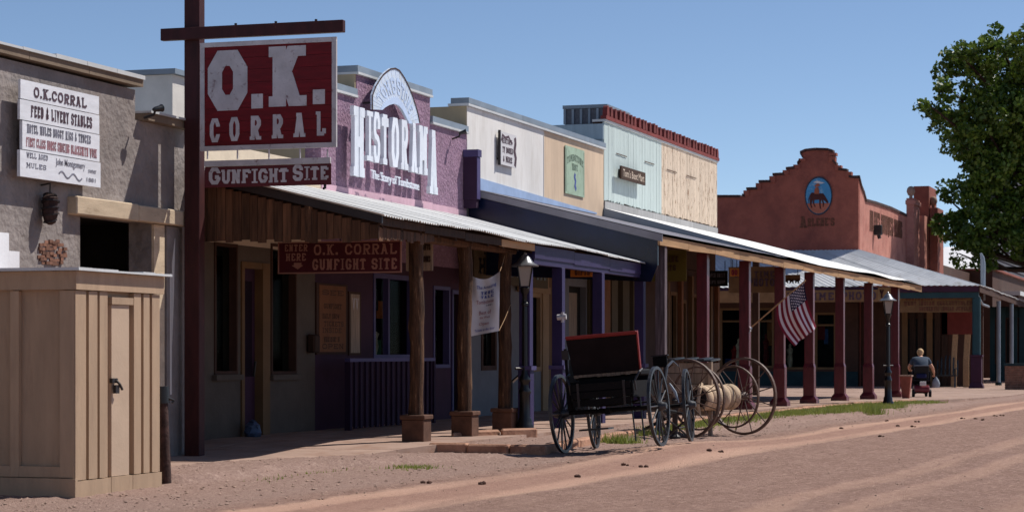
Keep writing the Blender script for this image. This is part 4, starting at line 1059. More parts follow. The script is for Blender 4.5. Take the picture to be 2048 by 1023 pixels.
def arch_sign():
    Yt = YF - .22; f = FY(Yt)
    S = 741 / 210
    def P(x, y): return 690 + x / S, 120 + y / S
    outer = [(192, 350), (190, 250), (215, 180), (262, 105), (310, 62), (345, 50), (385, 72), (420, 125), (452, 190), (480, 260), (505, 340), (520, 400), (528, 448)]
    inner = [(262, 352), (280, 335), (310, 318), (345, 308), (375, 320), (400, 350), (425, 395), (452, 450)]
    t = thing('arch_sign', 'pale blue arched plank sign rising above the HISTORAMA letters on the parapet', 'sign', (XP(743, Yt), Yt, 5.5))
    def rs(pts, n):
        L = [0]
        for a, b in zip(pts, pts[1:]): L.append(L[-1] + math.dist(a, b))
        return [(np.interp(L[-1] * k / n, L, [p[0] for p in pts]), np.interp(L[-1] * k / n, L, [p[1] for p in pts])) for k in range(n + 1)]
    n = 24; O, I = rs(outer, n), rs(inner, n)
    def W(p, nn): px, py = P(*p); return Vector((XP(px, Yt), Yt - nn, ZP(px, py, Yt)))
    for k in range(n):
        m = MB(); a, b, c, d = W(O[k], 0), W(O[k + 1], 0), W(I[k + 1], 0), W(I[k], 0)
        g = (b - a) * .04
        m.prism([a + g, b - g, c - (c - d) * .04, d + (c - d) * .04], (0, .035, 0)); m.build('plank', 'arch_blue', t)
    # blue rim bands
    for pts, s in ((O, 1), (I, -1)):
        m = MB()
        for k in range(n):
            a, b = W(pts[k], .004), W(pts[k + 1], .004); o = I if s == 1 else O
            a2 = a.lerp(W(o[k], .004), .04 if s == 1 else .2); b2 = b.lerp(W(o[k + 1], .004), .04 if s == 1 else .2)
            m.prism([a, b, b2, a2], (0, -.008, 0))
        m.build('rim', 'adobe_cap' if s == 1 else 'arch_band', t)
    # faded arched word
    m = MB(); word = 'TOMBSTONE'
    q0 = 0
    for i, ch in enumerate(word):
        s0 = .14 + .72 * i / 9; s1 = s0 + .06
        def mf(x, y, nn, s0=s0, s1=s1):
            s = s0 + (s1 - s0) * x; k = min(int(s * n), n - 1); r = s * n - k
            a = W(O[k], 0).lerp(W(O[k + 1], 0), r); b = W(I[k], 0).lerp(W(I[k + 1], 0), r)
            p = b.lerp(a, .3 + .45 * y); p.y = Yt - nn; return p
        glyph(m, ch, mf, 0, 1, 1, .2, 0, .004, .006)
    m.build('lettering', 'arch_band', t)
    m = MB(); a = W(O[0], 0); m.box(XP(746, Yt), XP(746, Yt) + .03, Yt + .04, Yt + .2, ZP(742, 206, Yt), ZP(742, 202, Yt)); m.build('bracket', 'metal_dark', t)
arch_sign()
def fin_sign():
    x = HX1 - .25; z0, z1 = ZP(932, 412, YF), ZP(932, 301, YF)
    t = thing('purple_box_sign', 'tall narrow purple box projecting at the right end of the purple false front', 'sign box', (x, YF - .4, z0))
    MB().box(x, x + .2, YF - .30, YF - .004, z0 + .12, z1 - .15).build('box', 'purple_dark', t)
    MB().box(x - .01, x + .22, YF - .33, YF - .0045, z1 - .148, z1).build('top', 'purple_trim', t)
    MB().box(x + .03, x + .19, YF - .28, YF - .004, z0 - .05, z0 + .118).build('foot', 'purple_dark', t)
    MB().box(x + .0, x + .2, YF - .312, YF - .3005, z0 + .13, z1 - .16).build('lit_front', 'purple_trim', t)  # paler sheet over the street side, its sunlit tone put into the colour
fin_sign()
floodlight(904, 266, YF - .02, 'small dark floodlight under the right step of the purple parapet', (.2, -.6))

# ---- porch roof of the purple building
def porch_one():
    X0, X1 = 28.6, HX1 + .1
    YE = 11.2
    t = thing('corrugated_porch_roof', 'sagging corrugated metal porch roof in front of the purple building', 'porch roof', (X0, YE, 3.3))
    zA, zB = 4.34, 4.28; zC, zD = 3.42, 3.30
    sheets(t, 'roof_sheet', 'roof_galv', (X0, YF - .01, zA), (X1, YF - .01, zB), (X0, YE, zC), (X1, YE, zD), 20, 8, .013, .002, .008, wave=.018)
    # rake board and eave boards
    m = MB(); m.prism([(X0 + .02, YF, zA - .03), (X0 + .02, YE + .05, zC - .03), (X0 + .02, YE + .05, zC - .13), (X0 + .02, YF, zA - .16)], (.05, 0, 0)); m.build('rake_board', 'metal_dark', t)
    x = X0 + .1
    k = 0
    while x < 35.8:
        e = min(x + 1.8, 35.9); m = MB(); z = np.interp(x, [X0, X1], [zC, zD]); m.box(x, e - .01, YE + .1, YE + .14, z - .15 + random.uniform(-.01, .01), z - .035); m.build('eave_board', 'wood_tan' if k == 3 else 'wood_dark', t); x = e; k += 1
    while x < X1:
        e = min(x + 2.4, X1); m = MB(); z = np.interp(x, [X0, X1], [zC, zD]); m.box(x, e - .01, YE + .1, YE + .15, z - .26, z - .04); m.build('eave_board', 'purple_paint', t); x = e
    # rafters
    for k in range(19):
        x = X0 + .3 + (X1 - X0 - .5) * k / 18; s = (x - X0) / (X1 - X0); a = zA + (zB - zA) * s; b = zC + (zD - zC) * s
        m = MB(); m.prism([(x, YF - .02, a - .08), (x, YE + .16, b - .08), (x, YE + .16, b - .18), (x, YF - .02, a - .2)], (.06, 0, 0)); m.build('rafter', 'wood_dark', t)
    # header beams on the posts
    m = MB(); m.box(31.0, 35.9, 11.62, 11.80, 3.17, 3.32); m.build('header', 'wood_skirt', t, bevel=.02)
    m = MB(); m.box(35.92, X1, 11.32, 11.46, 3.0, 3.24); m.build('header', 'purple_paint', t)
    # plank skirt under the rake and round the corner
    y = YE + .12; zlow = 3.07
    while y < YF - .1:
        s = (YF - y) / (YF - YE); top = zA + (zC - zA) * s - .17; w_ = random.uniform(.11, .15)
        m = MB(); m.box(X0 + .08, X0 + .105 + random.uniform(0, .01), y, y + w_ - .008, zlow + random.uniform(-.035, .03), top); m.build('skirt_board', 'wood_skirt', t); y += w_
    x = X0 + .2
    while x < 31.0:
        w_ = random.uniform(.12, .16); m = MB(); m.box(x, x + w_ - .008, YE + .16, YE + .185, 3.06 + random.uniform(-.03, .03) + (x - X0) * .03, zC - .16 - .01); m.build('skirt_board', 'wood_skirt', t); x += w_
    m = MB(); m.box(X0 + .03, X0 + .078, 12.32, 12.42, zlow - .02, 3.58); m.build('cleat', 'wood_log', t)
porch_one()

def log_post(px, Y, top, label):
    X = XP(px, Y)
    t = thing('log_post', label, 'porch post', (X, Y, .15), 'rough log posts of the plank porch')
    zb = .15; m = MB(); n = 11; pts = []; rr = []
    for k in range(n):
        z = zb + .4 + (top - zb - .4) * k / (n - 1); pts.append((X + random.uniform(-.015, .015), Y + random.uniform(-.015, .015), z)); rr.append(.112 + random.uniform(-.009, .009))
    m.tube(pts, rr, 10); m.build('log', 'wood_log', t, smooth=True)
    MB().box(X - .175, X + .175, Y - .175, Y + .175, zb - .03, zb + .33).build('pedestal', 'ped_stone', t, bevel=.012)
    MB().box(X - .2, X + .2, Y - .2, Y + .2, zb + .331, zb + .40).build('pedestal_cap', 'ped_stone', t, bevel=.012)
    return t
log_post(833, 11.7, 3.2, 'leftmost rough log porch post, on a stone pedestal at the corner of the sidewalk')
log_post(930, 11.7, 3.18, 'middle rough log porch post at the left edge of the white banner')
log_post(1010, 11.7, 3.18, 'rough log porch post between the white banner and the nearer black street lamp')

def square_post(px, Y, top, w_, mat, label, group, base='none', zb=.14, X=None, cap=None):
    X = XP(px, Y) if X is None else X
    t = thing('porch_post', label, 'porch post', (X, Y, zb), group)
    h = w_ / 2
    if base == 'red':
        zz = zb + .95
        MB().box(X - h, X + h, Y - h, Y + h, zz + .1, top).build('shaft', mat, t, bevel=.006)
        MB().box(X - h * 1.22, X + h * 1.22, Y - h * 1.22, Y + h * 1.22, zb + .2, zz).build('lower_shaft', mat, t, bevel=.006)
        m = MB(); m.lathe([(h * 1.22 * 1.414, zz + .001), (h * 1.414, zz + .099)], (X, Y, 0), (0, 0, 1), 4, sq=True); m.build('moulding', mat, t)
        m = MB(); m.lathe([(h * 1.9 * 1.414, zb - .03), (h * 1.85 * 1.414, zb + .1), (h * 1.25 * 1.414, zb + .199)], (X, Y, 0), (0, 0, 1), 4, sq=True); m.build('base', mat, t)
    elif base == 'purple':
        MB().box(X - h, X + h, Y - h, Y + h, zb + 1.12, top).build('shaft', mat, t, bevel=.006)
        MB().box(X - h * 1.15, X + h * 1.15, Y - h * 1.15, Y + h * 1.15, zb - .03, zb + 1.05).build('lower_shaft', mat, t, bevel=.006)
        MB().box(X - h * 1.5, X + h * 1.5, Y - h * 1.5, Y + h * 1.5, zb + 1.051, zb + 1.12).build('moulding', 'purple_trim', t)
    else:
        MB().box(X - h, X + h, Y - h, Y + h, zb - .03, top).build('shaft', mat, t, bevel=.006)
    return t
for px, lab in ((1117, 'purple porch post just right of the nearer street lamp'), (1197, 'purple porch post rising behind the tilted back of the black wagon'), (1280, 'rightmost purple porch post under the end of the corrugated roof'), (1052, 'purple porch post hidden behind the nearer street lamp')):
    square_post(px, 11.39, 2.995, .19, 'purple_paint', lab, 'purple square porch posts', 'purple')

def enter_sign():
    X = 30.6; f = FX(X)
    u0, u1 = -YX(556, X), -YX(803, X); z0, z1 = ZX(680, 546, X), ZX(680, 482, X)
    t = thing('enter_here_sign', 'long dark red board reading ENTER HERE O.K. CORRAL GUNFIGHT SITE hanging under the porch', 'sign', (X, -u0, z0))
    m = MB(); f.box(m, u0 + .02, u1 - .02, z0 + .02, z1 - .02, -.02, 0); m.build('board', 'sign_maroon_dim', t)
    m = MB()
    for q in ((u0, u1, z0, z0 + .02), (u0, u1, z1 - .02, z1)): f.box(m, *q, -.022, .01)
    for q in ((u0, u0 + .02, z0 + .021, z1 - .021), (u1 - .02, u1, z0 + .021, z1 - .021)): f.box(m, *q, -.022, .008)
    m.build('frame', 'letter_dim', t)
    P = lambda px: -YX(px, X); Z = lambda py: ZX(680, py, X)
    m = MB()
    slab(m, 'ENTER', f, P(569), P(615), Z(501), Z(487), .17, .001, .005)
    slab(m, 'HERE', f, P(572), P(612), Z(520), Z(505), .17, .001, .005)
    slab(m, 'O.K. CORRAL', f, P(628), P(794), Z(509), Z(488), .17, .001, .005)
    slab(m, 'GUNFIGHT SITE', f, P(625), P(794), Z(539), Z(517), .18, .001, .005)
    f2 = f.p; m.prism([f2(P(588), Z(524), .001), f2(P(603), Z(524), .001), f2(P(603), Z(529), .001), f2(P(607), Z(529), .001), f2(P(595.5), Z(537), .001), f2(P(583), Z(529), .001), f2(P(588), Z(529), .001)], f.N * .005)
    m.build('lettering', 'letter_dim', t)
    m = MB()
    for px in (575, 680, 790): m.tube([(X + .01, YX(px, X), z1), (X + .01, YX(px, X), 3.42 + (YX(px, X) - 11.2) * .242 - .12)], .01, 6)
    m.build('hanger', 'metal_dark', t)
enter_sign()

def banner():
    Y = 11.72; f = FY(Y)
    Xa, Xb = XP(943, Y), XP(1000, Y)
    t = thing('cloth_banner', 'white printed cloth banner tied between two log posts', 'banner', (Xa, Y, 1.4))
    ca, cb = (943, 551), (1000, 542); da, db = (941, 672), (998, 661)
    nx, ny = 20, 24; m = MB()
    def P(s, q, n=0):
        px = (ca[0] * (1 - s) + cb[0] * s) * (1 - q) + (da[0] * (1 - s) + db[0] * s) * q
        py = (ca[1] * (1 - s) + cb[1] * s) * (1 - q) + (da[1] * (1 - s) + db[1] * s) * q + 11 * math.sin(math.pi * s) * (1 - q) ** 2
        d = .04 * math.sin(s * 7 + q * 3) + .03 * math.sin(s * 13 - q * 6) * (1 - q)
        # turned towards the street corner, so it faces the viewer
        yy = 11.78 - .12 * s
        X_ = 34.0 + .12 * s - d
        tt = math.tan(ang(px)); Yv = X_ * tt
        return Vector((X_, Yv, ZAT(py, X_, Yv))) + Vector((-n, 0, 0))
    for i in range(nx + 1):
        for j in range(ny + 1): m.v.append(tuple(P(i / nx, j / ny)))
    for i in range(nx):
        for j in range(ny):
            a = i * (ny + 1) + j; m.f.append((a, a + 1, a + ny + 2, a + ny + 1)); m.mi.append(0)
    c = m.build('cloth', 'paper_white', t, smooth=True)
    def line(txt, s0, s1, q0, q1, mat, slabf=False):
        fr = Fr((0, 0, 0), (1, 0, 0), (0, 0, 1), (0, -1, 0)); k = MB()
        if slabf: slab(k, txt, fr, 0, 1, 0, 1, .2, 0, 0)
        else: ftext(k, txt, fr, 0, 1, 0, 1, 0, .01)
        k.v = [tuple(P(s0 + (s1 - s0) * x, q1 + (q0 - q1) * z, .012 - y * .5)) for x, y, z in k.v]
        k.build('print', mat, c)
    line('The Amazing', .2, .88, .14, .22, 'ink_blue'); line('TRUE', .35, .8, .25, .31, 'ink_blue', True); line('TALE', .35, .8, .33, .38, 'ink_blue', True)
    line('Tombstone', .2, .8, .41, .48, 'ink_red'); line('1881', .55, .75, .50, .53, 'ink_grey')
    line('Best of', .3, .72, .60, .67, 'ink_red'); line('the West', .32, .68, .70, .74, 'ink_red'); line('Open', .3, .65, .80, .87, 'ink_red'); line('Tickets at the door', .15, .85, .91, .95, 'ink_blue')
    m = MB()
    a, b = P(0, 0), P(1, 0); a2, b2 = P(0, 1), P(1, 1)
    pB, pC = Vector((XP(930, 11.7), 11.7, 3.1)), Vector((XP(1010, 11.7), 11.7, 3.15))
    for s, e in ((a, pB), (b, pC), (b2, Vector((pC.x, 11.6, 2.3))), (a2, Vector((pB.x + .05, 11.6, .9)))): m.tube([s, s.lerp(e, .5) + Vector((0, 0, -.02)), e], .005, 5)
    m.build('rope', 'wood_tan', t)
banner()

# ------------------------------------------------------------------ white / peach building and its shop
def upper(name, label, x0, x1, ztl, ztr, zb, parts, th=.3): pass
WX0, WXm, WX1 = HX1 + .01, XP(1087, YF), XP(1208, YF)
def white_building():
    t = thing('white_and_peach_building', 'two tone white and peach false front building with grey metal coping', 'building', (WX0, YF, 0))
    zt = ZP(934, 212, YF); f = FY(YF)
    MB().box(WX0, WXm - .01, YF, YF + .3, 4.5, zt).build('white_wall', 'white_wall', t)
    MB().box(WXm + .01, WX1 - .02, YF + .006, YF + .3, 4.5, zt).build('peach_wall', 'peach_wall', t)
    MB().box(WXm - .009, WXm + .009, YF - .012, YF + .1, 4.6, zt).build('corner_bead', 'white_wall', t)
    MB().box(WX0 - .02, WX0 - .002, YF + .01, YF + 7, 4.5, zt + .0).build('side_wall', 'tan_side', t)
    q = WX0 - .06
    while q < WX1 - .05:
        e = min(q + 1.8, WX1 - .02); MB().box(q, e - .006, YF - .06, YF + .34, zt + .05, zt + .17).build('coping', 'flashing', t); q = e
    MB().box(WX0 - .07, WX1 - .02, YF - .06, YF + .4, zt + .004, zt + .056).build('drip_edge', 'flashing_lt', t)
    xq = XP(1192, YF); m = MB(); m.prism([(WX0 + .05, YF - .003, 4.90), (xq, YF - .003, 4.92), (xq, YF - .003, 4.96), (WX0 + .05, YF - .003, 5.16)], (0, -.02, 0)); m.build('flashing_strip', 'blue_strip', t)
    MB().box(WX0 + .1, WX1 - .1, YF + .6, YF + 9, 4.3, zt - .7).build('roof_deck', 'grey_board', t)
    # ground floor: door, windows
    X = lambda px: XP(px, YF)
    Z = lambda px, py: ZP(px, py, YF)
    holes = [(X(962), X(992), Z(975, 740), Z(975, 585)), (X(1048), X(1082), Z(1065, 742), Z(1065, 585)), (X(1138), X(1172), .16, Z(1150, 572)), (X(1100), X(1124), Z(1110, 742), Z(1110, 585)), (X(1206), X(1216), Z(1210, 730), Z(1210, 560))]
    g = MB(); wall(g, f, WX0 + .02, X(1204), .1, 4.49, holes[:4], .22); g.build('ground_wall', 'door_white', t)
    g = MB(); g.box(X(1204) + .005, WX1 + .01, YF - .01, YF + .22, .1, 4.49); g.build('ground_wall', 'column_olive', t)
    for h in (holes[0], holes[1], holes[3]): window(t, f, *h, frame='frame_brown' if h is holes[0] else 'frame_cream', pane='pane', fw=.1, depth=.08)
    a, b, c, d = holes[2]; g = MB(); f.box(g, a, b, c, d, -.2, -.15); dd = g.build('door', 'interior_dark', t)
    g = MB(); f.box(g, a + .3, b - .3, c + 1.6, d - .15, -.149, -.142); g.build('pane', 'wood_weather', dd)
    for px0, px1, mt in ((1082, 1094, 'frame_cream'), (1094, 1100, 'frame_tan'), (1174, 1181, 'column_olive')):
        g = MB(); f.box(g, X(px0), X(px1), .14, 3.75, .002, .05); g.build('trim', mt, t)
    g = MB(); f.box(g, X(1030), X(1094), Z(1060, 585), Z(1060, 572), .052, .09); g.build('trim', 'frame_cream', t)
    for px0, px1, mt in ((1207, 1221, 'board_orange'), (1224, 1236, 'column_olive'), (1246, 1259, 'column_olive'), (1267, 1284, 'column_olive'), (1300, 1307, 'column_olive')):
        g = MB(); xa = XP(px0, 14.6); xb = XP(px1, 14.6)
        if xb < 56: g.box(xa, xb, 14.6, 14.75, .14, 3.75); g.build('column', mt, t)
    g = MB(); f.box(g, XP(1207, YF), WX1, 3.4, 3.75, .012, .1); g.build('lintel', 'board_orange', t)
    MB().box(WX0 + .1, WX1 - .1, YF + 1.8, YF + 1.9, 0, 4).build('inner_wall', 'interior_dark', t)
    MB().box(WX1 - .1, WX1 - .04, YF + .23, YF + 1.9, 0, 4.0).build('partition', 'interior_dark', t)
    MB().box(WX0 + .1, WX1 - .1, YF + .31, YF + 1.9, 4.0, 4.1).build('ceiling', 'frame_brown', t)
white_building()
def small_sign(name, label, Y, pa, pb, pya, pyb, board, th=.03, off=.05):
    """rectangular board on a street facing wall; pa/pb columns, pya top row at pa, pyb bottom row at pa"""
    Yt = Y - off; x0, x1 = XP(pa, Yt), XP(pb, Yt); z1, z0 = ZP(pa, pya, Yt), ZP(pa, pyb, Yt)
    t = thing(name, label, 'sign', (x0, Yt, z0)); MB().box(x0, x1, Yt, Yt + th, z0, z1).build('board', board, t)
    return t, FY(Yt), x0, x1, z0, z1
t, f, x0, x1, z0, z1 = small_sign('bookshop_sign', 'small white sign with black drawing and lettering about books on the white false front', YF, 1001, 1033, 262, 328, 'paper_white', off=.09, th=.02)
m = MB(); W, H = x1 - x0, z1 - z0
slab(m, 'HISTORY', f, x0 + W * .1, x0 + W * .7, z0 + H * .66, z0 + H * .82, .2, .001, .004)
slab(m, 'TV BOOKS', f, x0 + W * .12, x0 + W * .76, z0 + H * .38, z0 + H * .56, .2, .001, .004)
slab(m, '& MORE', f, x0 + W * .16, x0 + W * .72, z0 + H * .1, z0 + H * .28, .2, .001, .004)
stroke(m, f.p, [(x0 + W * a, z0 + H * b) for a, b in ((.05, .72), (.12, .9), (.3, .84), (.5, .9), (.62, .78), (.74, .72))], .05, False, .001, .0045)
stroke(m, f.p, [(x0 + W * a, z0 + H * b) for a, b in ((.9, .04), (.95, .3), (.86, .5), (.93, .75), (.9, .92))], .13, False, .001, .004)
m.build('lettering', 'ink_dark', t)
m = MB(); m.box(x0 - .05, x0 - .001, f.O.y - .01, f.O.y + .04, z0 - .02, z1 + .02); m.box(x0, x1, f.O.y + .021, f.O.y + .088, z0 + .1, z0 + .14); m.build('frame', 'metal_dark', t)
t, f, x0, x1, z0, z1 = small_sign('green_notice_sign', 'faded pale green sign with arched word and small blue figure on peach wall', YF, 1131, 1169, 290, 386, 'green_sign', off=.03, th=.02)
W, H = x1 - x0, z1 - z0; m = MB()
def arcf(x, y, n):
    u = (x - x0) / W; return f.p(x, y - .55 * H * .5 * (u - .5) ** 2 * 2, n)
slab(m, 'TOMBSTONE', f, x0 + W * .08, x0 + W * .92, z0 + H * .72, z0 + H * .86, .2, .001, .004, mapf=arcf)
slab(m, 'MOST', f, x0 + W * .34, x0 + W * .64, z0 + H * .52, z0 + H * .66, .2, .001, .004)
f.box(m, x0 + .04, x0 + .07, z0 + .05, z1 - .05, .001, .003); f.box(m, x1 - .07, x1 - .04, z0 + .05, z1 - .05, .001, .003)
m.build('lettering', 'green_ink', t)
m = MB(); stroke(m, f.p, [(x0 + W * a, z0 + H * b) for a, b in ((.5, .46), (.47, .38), (.52, .3), (.49, .2), (.55, .12))], .1, False, .001, .004); m.build('figure', 'ink_blue', t)

# ------------------------------------------------------------------ aqua / peeling building with red tile cresting
AX0, AXm, AX1 = WX1 + .0, XP(1321, YF), XP(1434, YF)
def aqua_building():
    t = thing('aqua_plank_building', 'false front of vertical aqua and peeling beige boards under a red tile cresting', 'building', (AX0, YF, 0))
    zt = ZP(1208, 243, YF); zb = 5.34
    x = AX0 + .01
    while x < AX1 - .03:
        w_ = min(random.uniform(.11, .15), AX1 - x); nm, mt = ('aqua_board', 'aqua_board') if x < AXm else ('beige_board', 'peel_board')
        m = MB(); m.box(x, x + w_ - .004, YF - random.uniform(0, .008), YF + .04, zb + random.uniform(-.03, .02), zt - .001); m.build(nm, mt, t); x += w_
    MB().box(AX0 + .02, AX1 - .01, YF + .045, YF + .3, 3.9, zt - .01).build('backing_wall', 'frame_brown', t)
    x = AX0
    while x < AX1 - .05:
        e = min(x + 1.6, AX1); MB().box(x, e - .008, YF - .03, YF + .03, 5.0, zb - .04).build('flashing_strip', 'grey_board', t); x = e
    # cornice and barrel tiles
    MB().box(AX0 - .03, AX1 + .03, YF - .04, YF + .30, zt + .001, zt + .06).build('cornice', 'flashing_lt', t)
    MB().box(AX0 - .03, AX1 + .03, YF - .07, YF + .08, zt + .062, zt + .15).build('cornice_band', 'tile_red', t)
    n = 33; me0 = None
    for k in range(n):
        x = AX0 + .0 + (AX1 - AX0) * (k + .5) / n
        if me0 is None:
            m = MB(); N = 10
            for s, yy in ((0, -.06), (1, .06)):
                for q in range(N + 1):
                    th = math.pi * q / N; m.v.append((x + .115 * math.cos(th), YF + yy, zt + .15 + .27 * math.sin(th)))
            for q in range(N): m.f.append((q, q + 1, q + N + 2, q + N + 1)); m.mi.append(0)
            m.f.append(tuple(range(N, -1, -1))); m.mi.append(0)
            o = m.build('ridge_tile', 'tile_red', t); me0 = o; xo = x
        else:
            c = me0.copy(); COL.objects.link(c); c.parent = t; c.location = (x - xo, random.uniform(-.02, .02), random.uniform(-.015, .015)); 
    # blue grey side wall above the neighbour's roof
    y = YF + .02
    zs = ZP(1200, 243, YF)
    while y < 21:
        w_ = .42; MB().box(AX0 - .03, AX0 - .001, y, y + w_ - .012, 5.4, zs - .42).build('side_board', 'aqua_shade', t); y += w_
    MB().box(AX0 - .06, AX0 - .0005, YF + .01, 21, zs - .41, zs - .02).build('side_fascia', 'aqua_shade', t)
    MB().box(AX0 + .02, AX1 - .05, YF + .5, 22, 5, zs - .1).build('roof_deck', 'grey_board', t)
    # nailed cracks: short horizontal joints
    for px0, px1, py in ((1231, 1252, 306), (1288, 1307, 322), (1332, 1352, 338), (1372, 1391, 350)):
        MB().box(XP(px0, YF), XP(px1, YF), YF - .03, YF - .019, ZP(px0, py + 1.5, YF), ZP(px0, py, YF)).build('batten_strip', 'frame_brown', t)
    # ground floor
    f = FY(YF); X = lambda px: XP(px, YF)
    g = MB(); hs = [(X(1340), X(1353), .9, 3.2), (X(1362), X(1372), .16, 3.0), (X(1384), X(1394), .9, 3.2)]
    wall(g, f, AX0 + .02, AX1 - .02, .1, 3.88, hs, .2); g.build('ground_wall', 'frame_brown', t)
    for h in hs: window(t, f, *h, frame='frame_tan', pane='pane', fw=.1, depth=.08)
    for px, mt in ((1330, 'frame_tan'), (1357, 'board_orange'), (1378, 'frame_tan'), (1398, 'column_olive'), (1416, 'frame_tan'), (1430, 'board_orange')):
        g = MB(); f.box(g, X(px) - .1, X(px) + .12, .14, 3.7, .002, .12); g.build('pilaster', mt, t)
    MB().box(AX0 + .1, AX1 - .1, YF + 1.5, YF + 1.6, 0, 3.8).build('inner_wall', 'interior_dark', t)
    MB().box(AX1 - .1, AX1 - .04, YF + .21, YF + 1.6, 0, 3.8).build('partition', 'interior_dark', t)
    MB().box(AX0 + .1, AX1 - .1, YF + .31, YF + 1.6, 3.8, 3.88).build('ceiling', 'frame_brown', t)
aqua_building()
t, f, x0, x1, z0, z1 = small_sign('boot_shop_sign', 'small dark brown wooden sign with pale script on the aqua boards', YF, 1243, 1291, 331, 357, 'wood_dark', off=.2, th=.05)
m = MB(); ftext(m, 'Tom\'s Boot Mart', f, x0 + .15, x1 - .15, z0 + .07, z1 - .06, .004, .012); m.build('lettering', 'letter_cream', t)
m = MB(); m.box(x0 + .4, x0 + .46, f.O.y + .05, f.O.y + .2, z0 + .05, z1 - .05); m.box(x1 - .46, x1 - .4, f.O.y + .05, f.O.y + .2, z0 + .05, z1 - .05); m.build('bracket', 'metal_dark', t)

def cooler():
    Y = 19.5; X0, X1 = XP(1130, Y), XP(1130, Y) + 2.6
    # stands on the roof behind the tile cresting
    xa = XP(1130, Y); z0, z1 = ZP(1130, 246, Y), ZP(1130, 211, Y)
    X_ = 54.5; ya, yb = YX(1130, X_), YX(1212, X_); z0, z1 = ZX(1170, 250, X_), ZX(1170, 210, X_)
    t = thing('evaporative_cooler', 'grey rooftop evaporative cooler with dark louvres left of the red tile cresting', 'cooler', (X_, yb, z0))
    d = 2.2
    MB().box(X_, X_ + d, yb, ya, z0 + .02, z1 - .09).build('cabinet', 'siding_dark', t)
    MB().box(X_ - .05, X_ + d + .05, yb - .05, ya + .05, z1 - .088, z1).build('lid', 'flashing', t)
    MB().box(X_ - .02, X_ + d, yb - .03, ya + .03, z0 - .6, z0 + .018).build('stand', 'siding_dark', t)
    n = 5; w_ = (ya - yb) / n
    for k in range(n + 1): MB().box(X_ - .04, X_ - .001, yb + w_ * k - .03, yb + w_ * k + .03, z0 + .03, z1 - .1).build('louvre_post', 'flashing', t)
    for k in range(3): MB().box(X_ + .1 + k * .7, X_ + .62 + k * .7, yb - .04, yb - .001, z0 + .08, z1 - .15).build('louvre_panel', 'tan_side', t)
cooler()

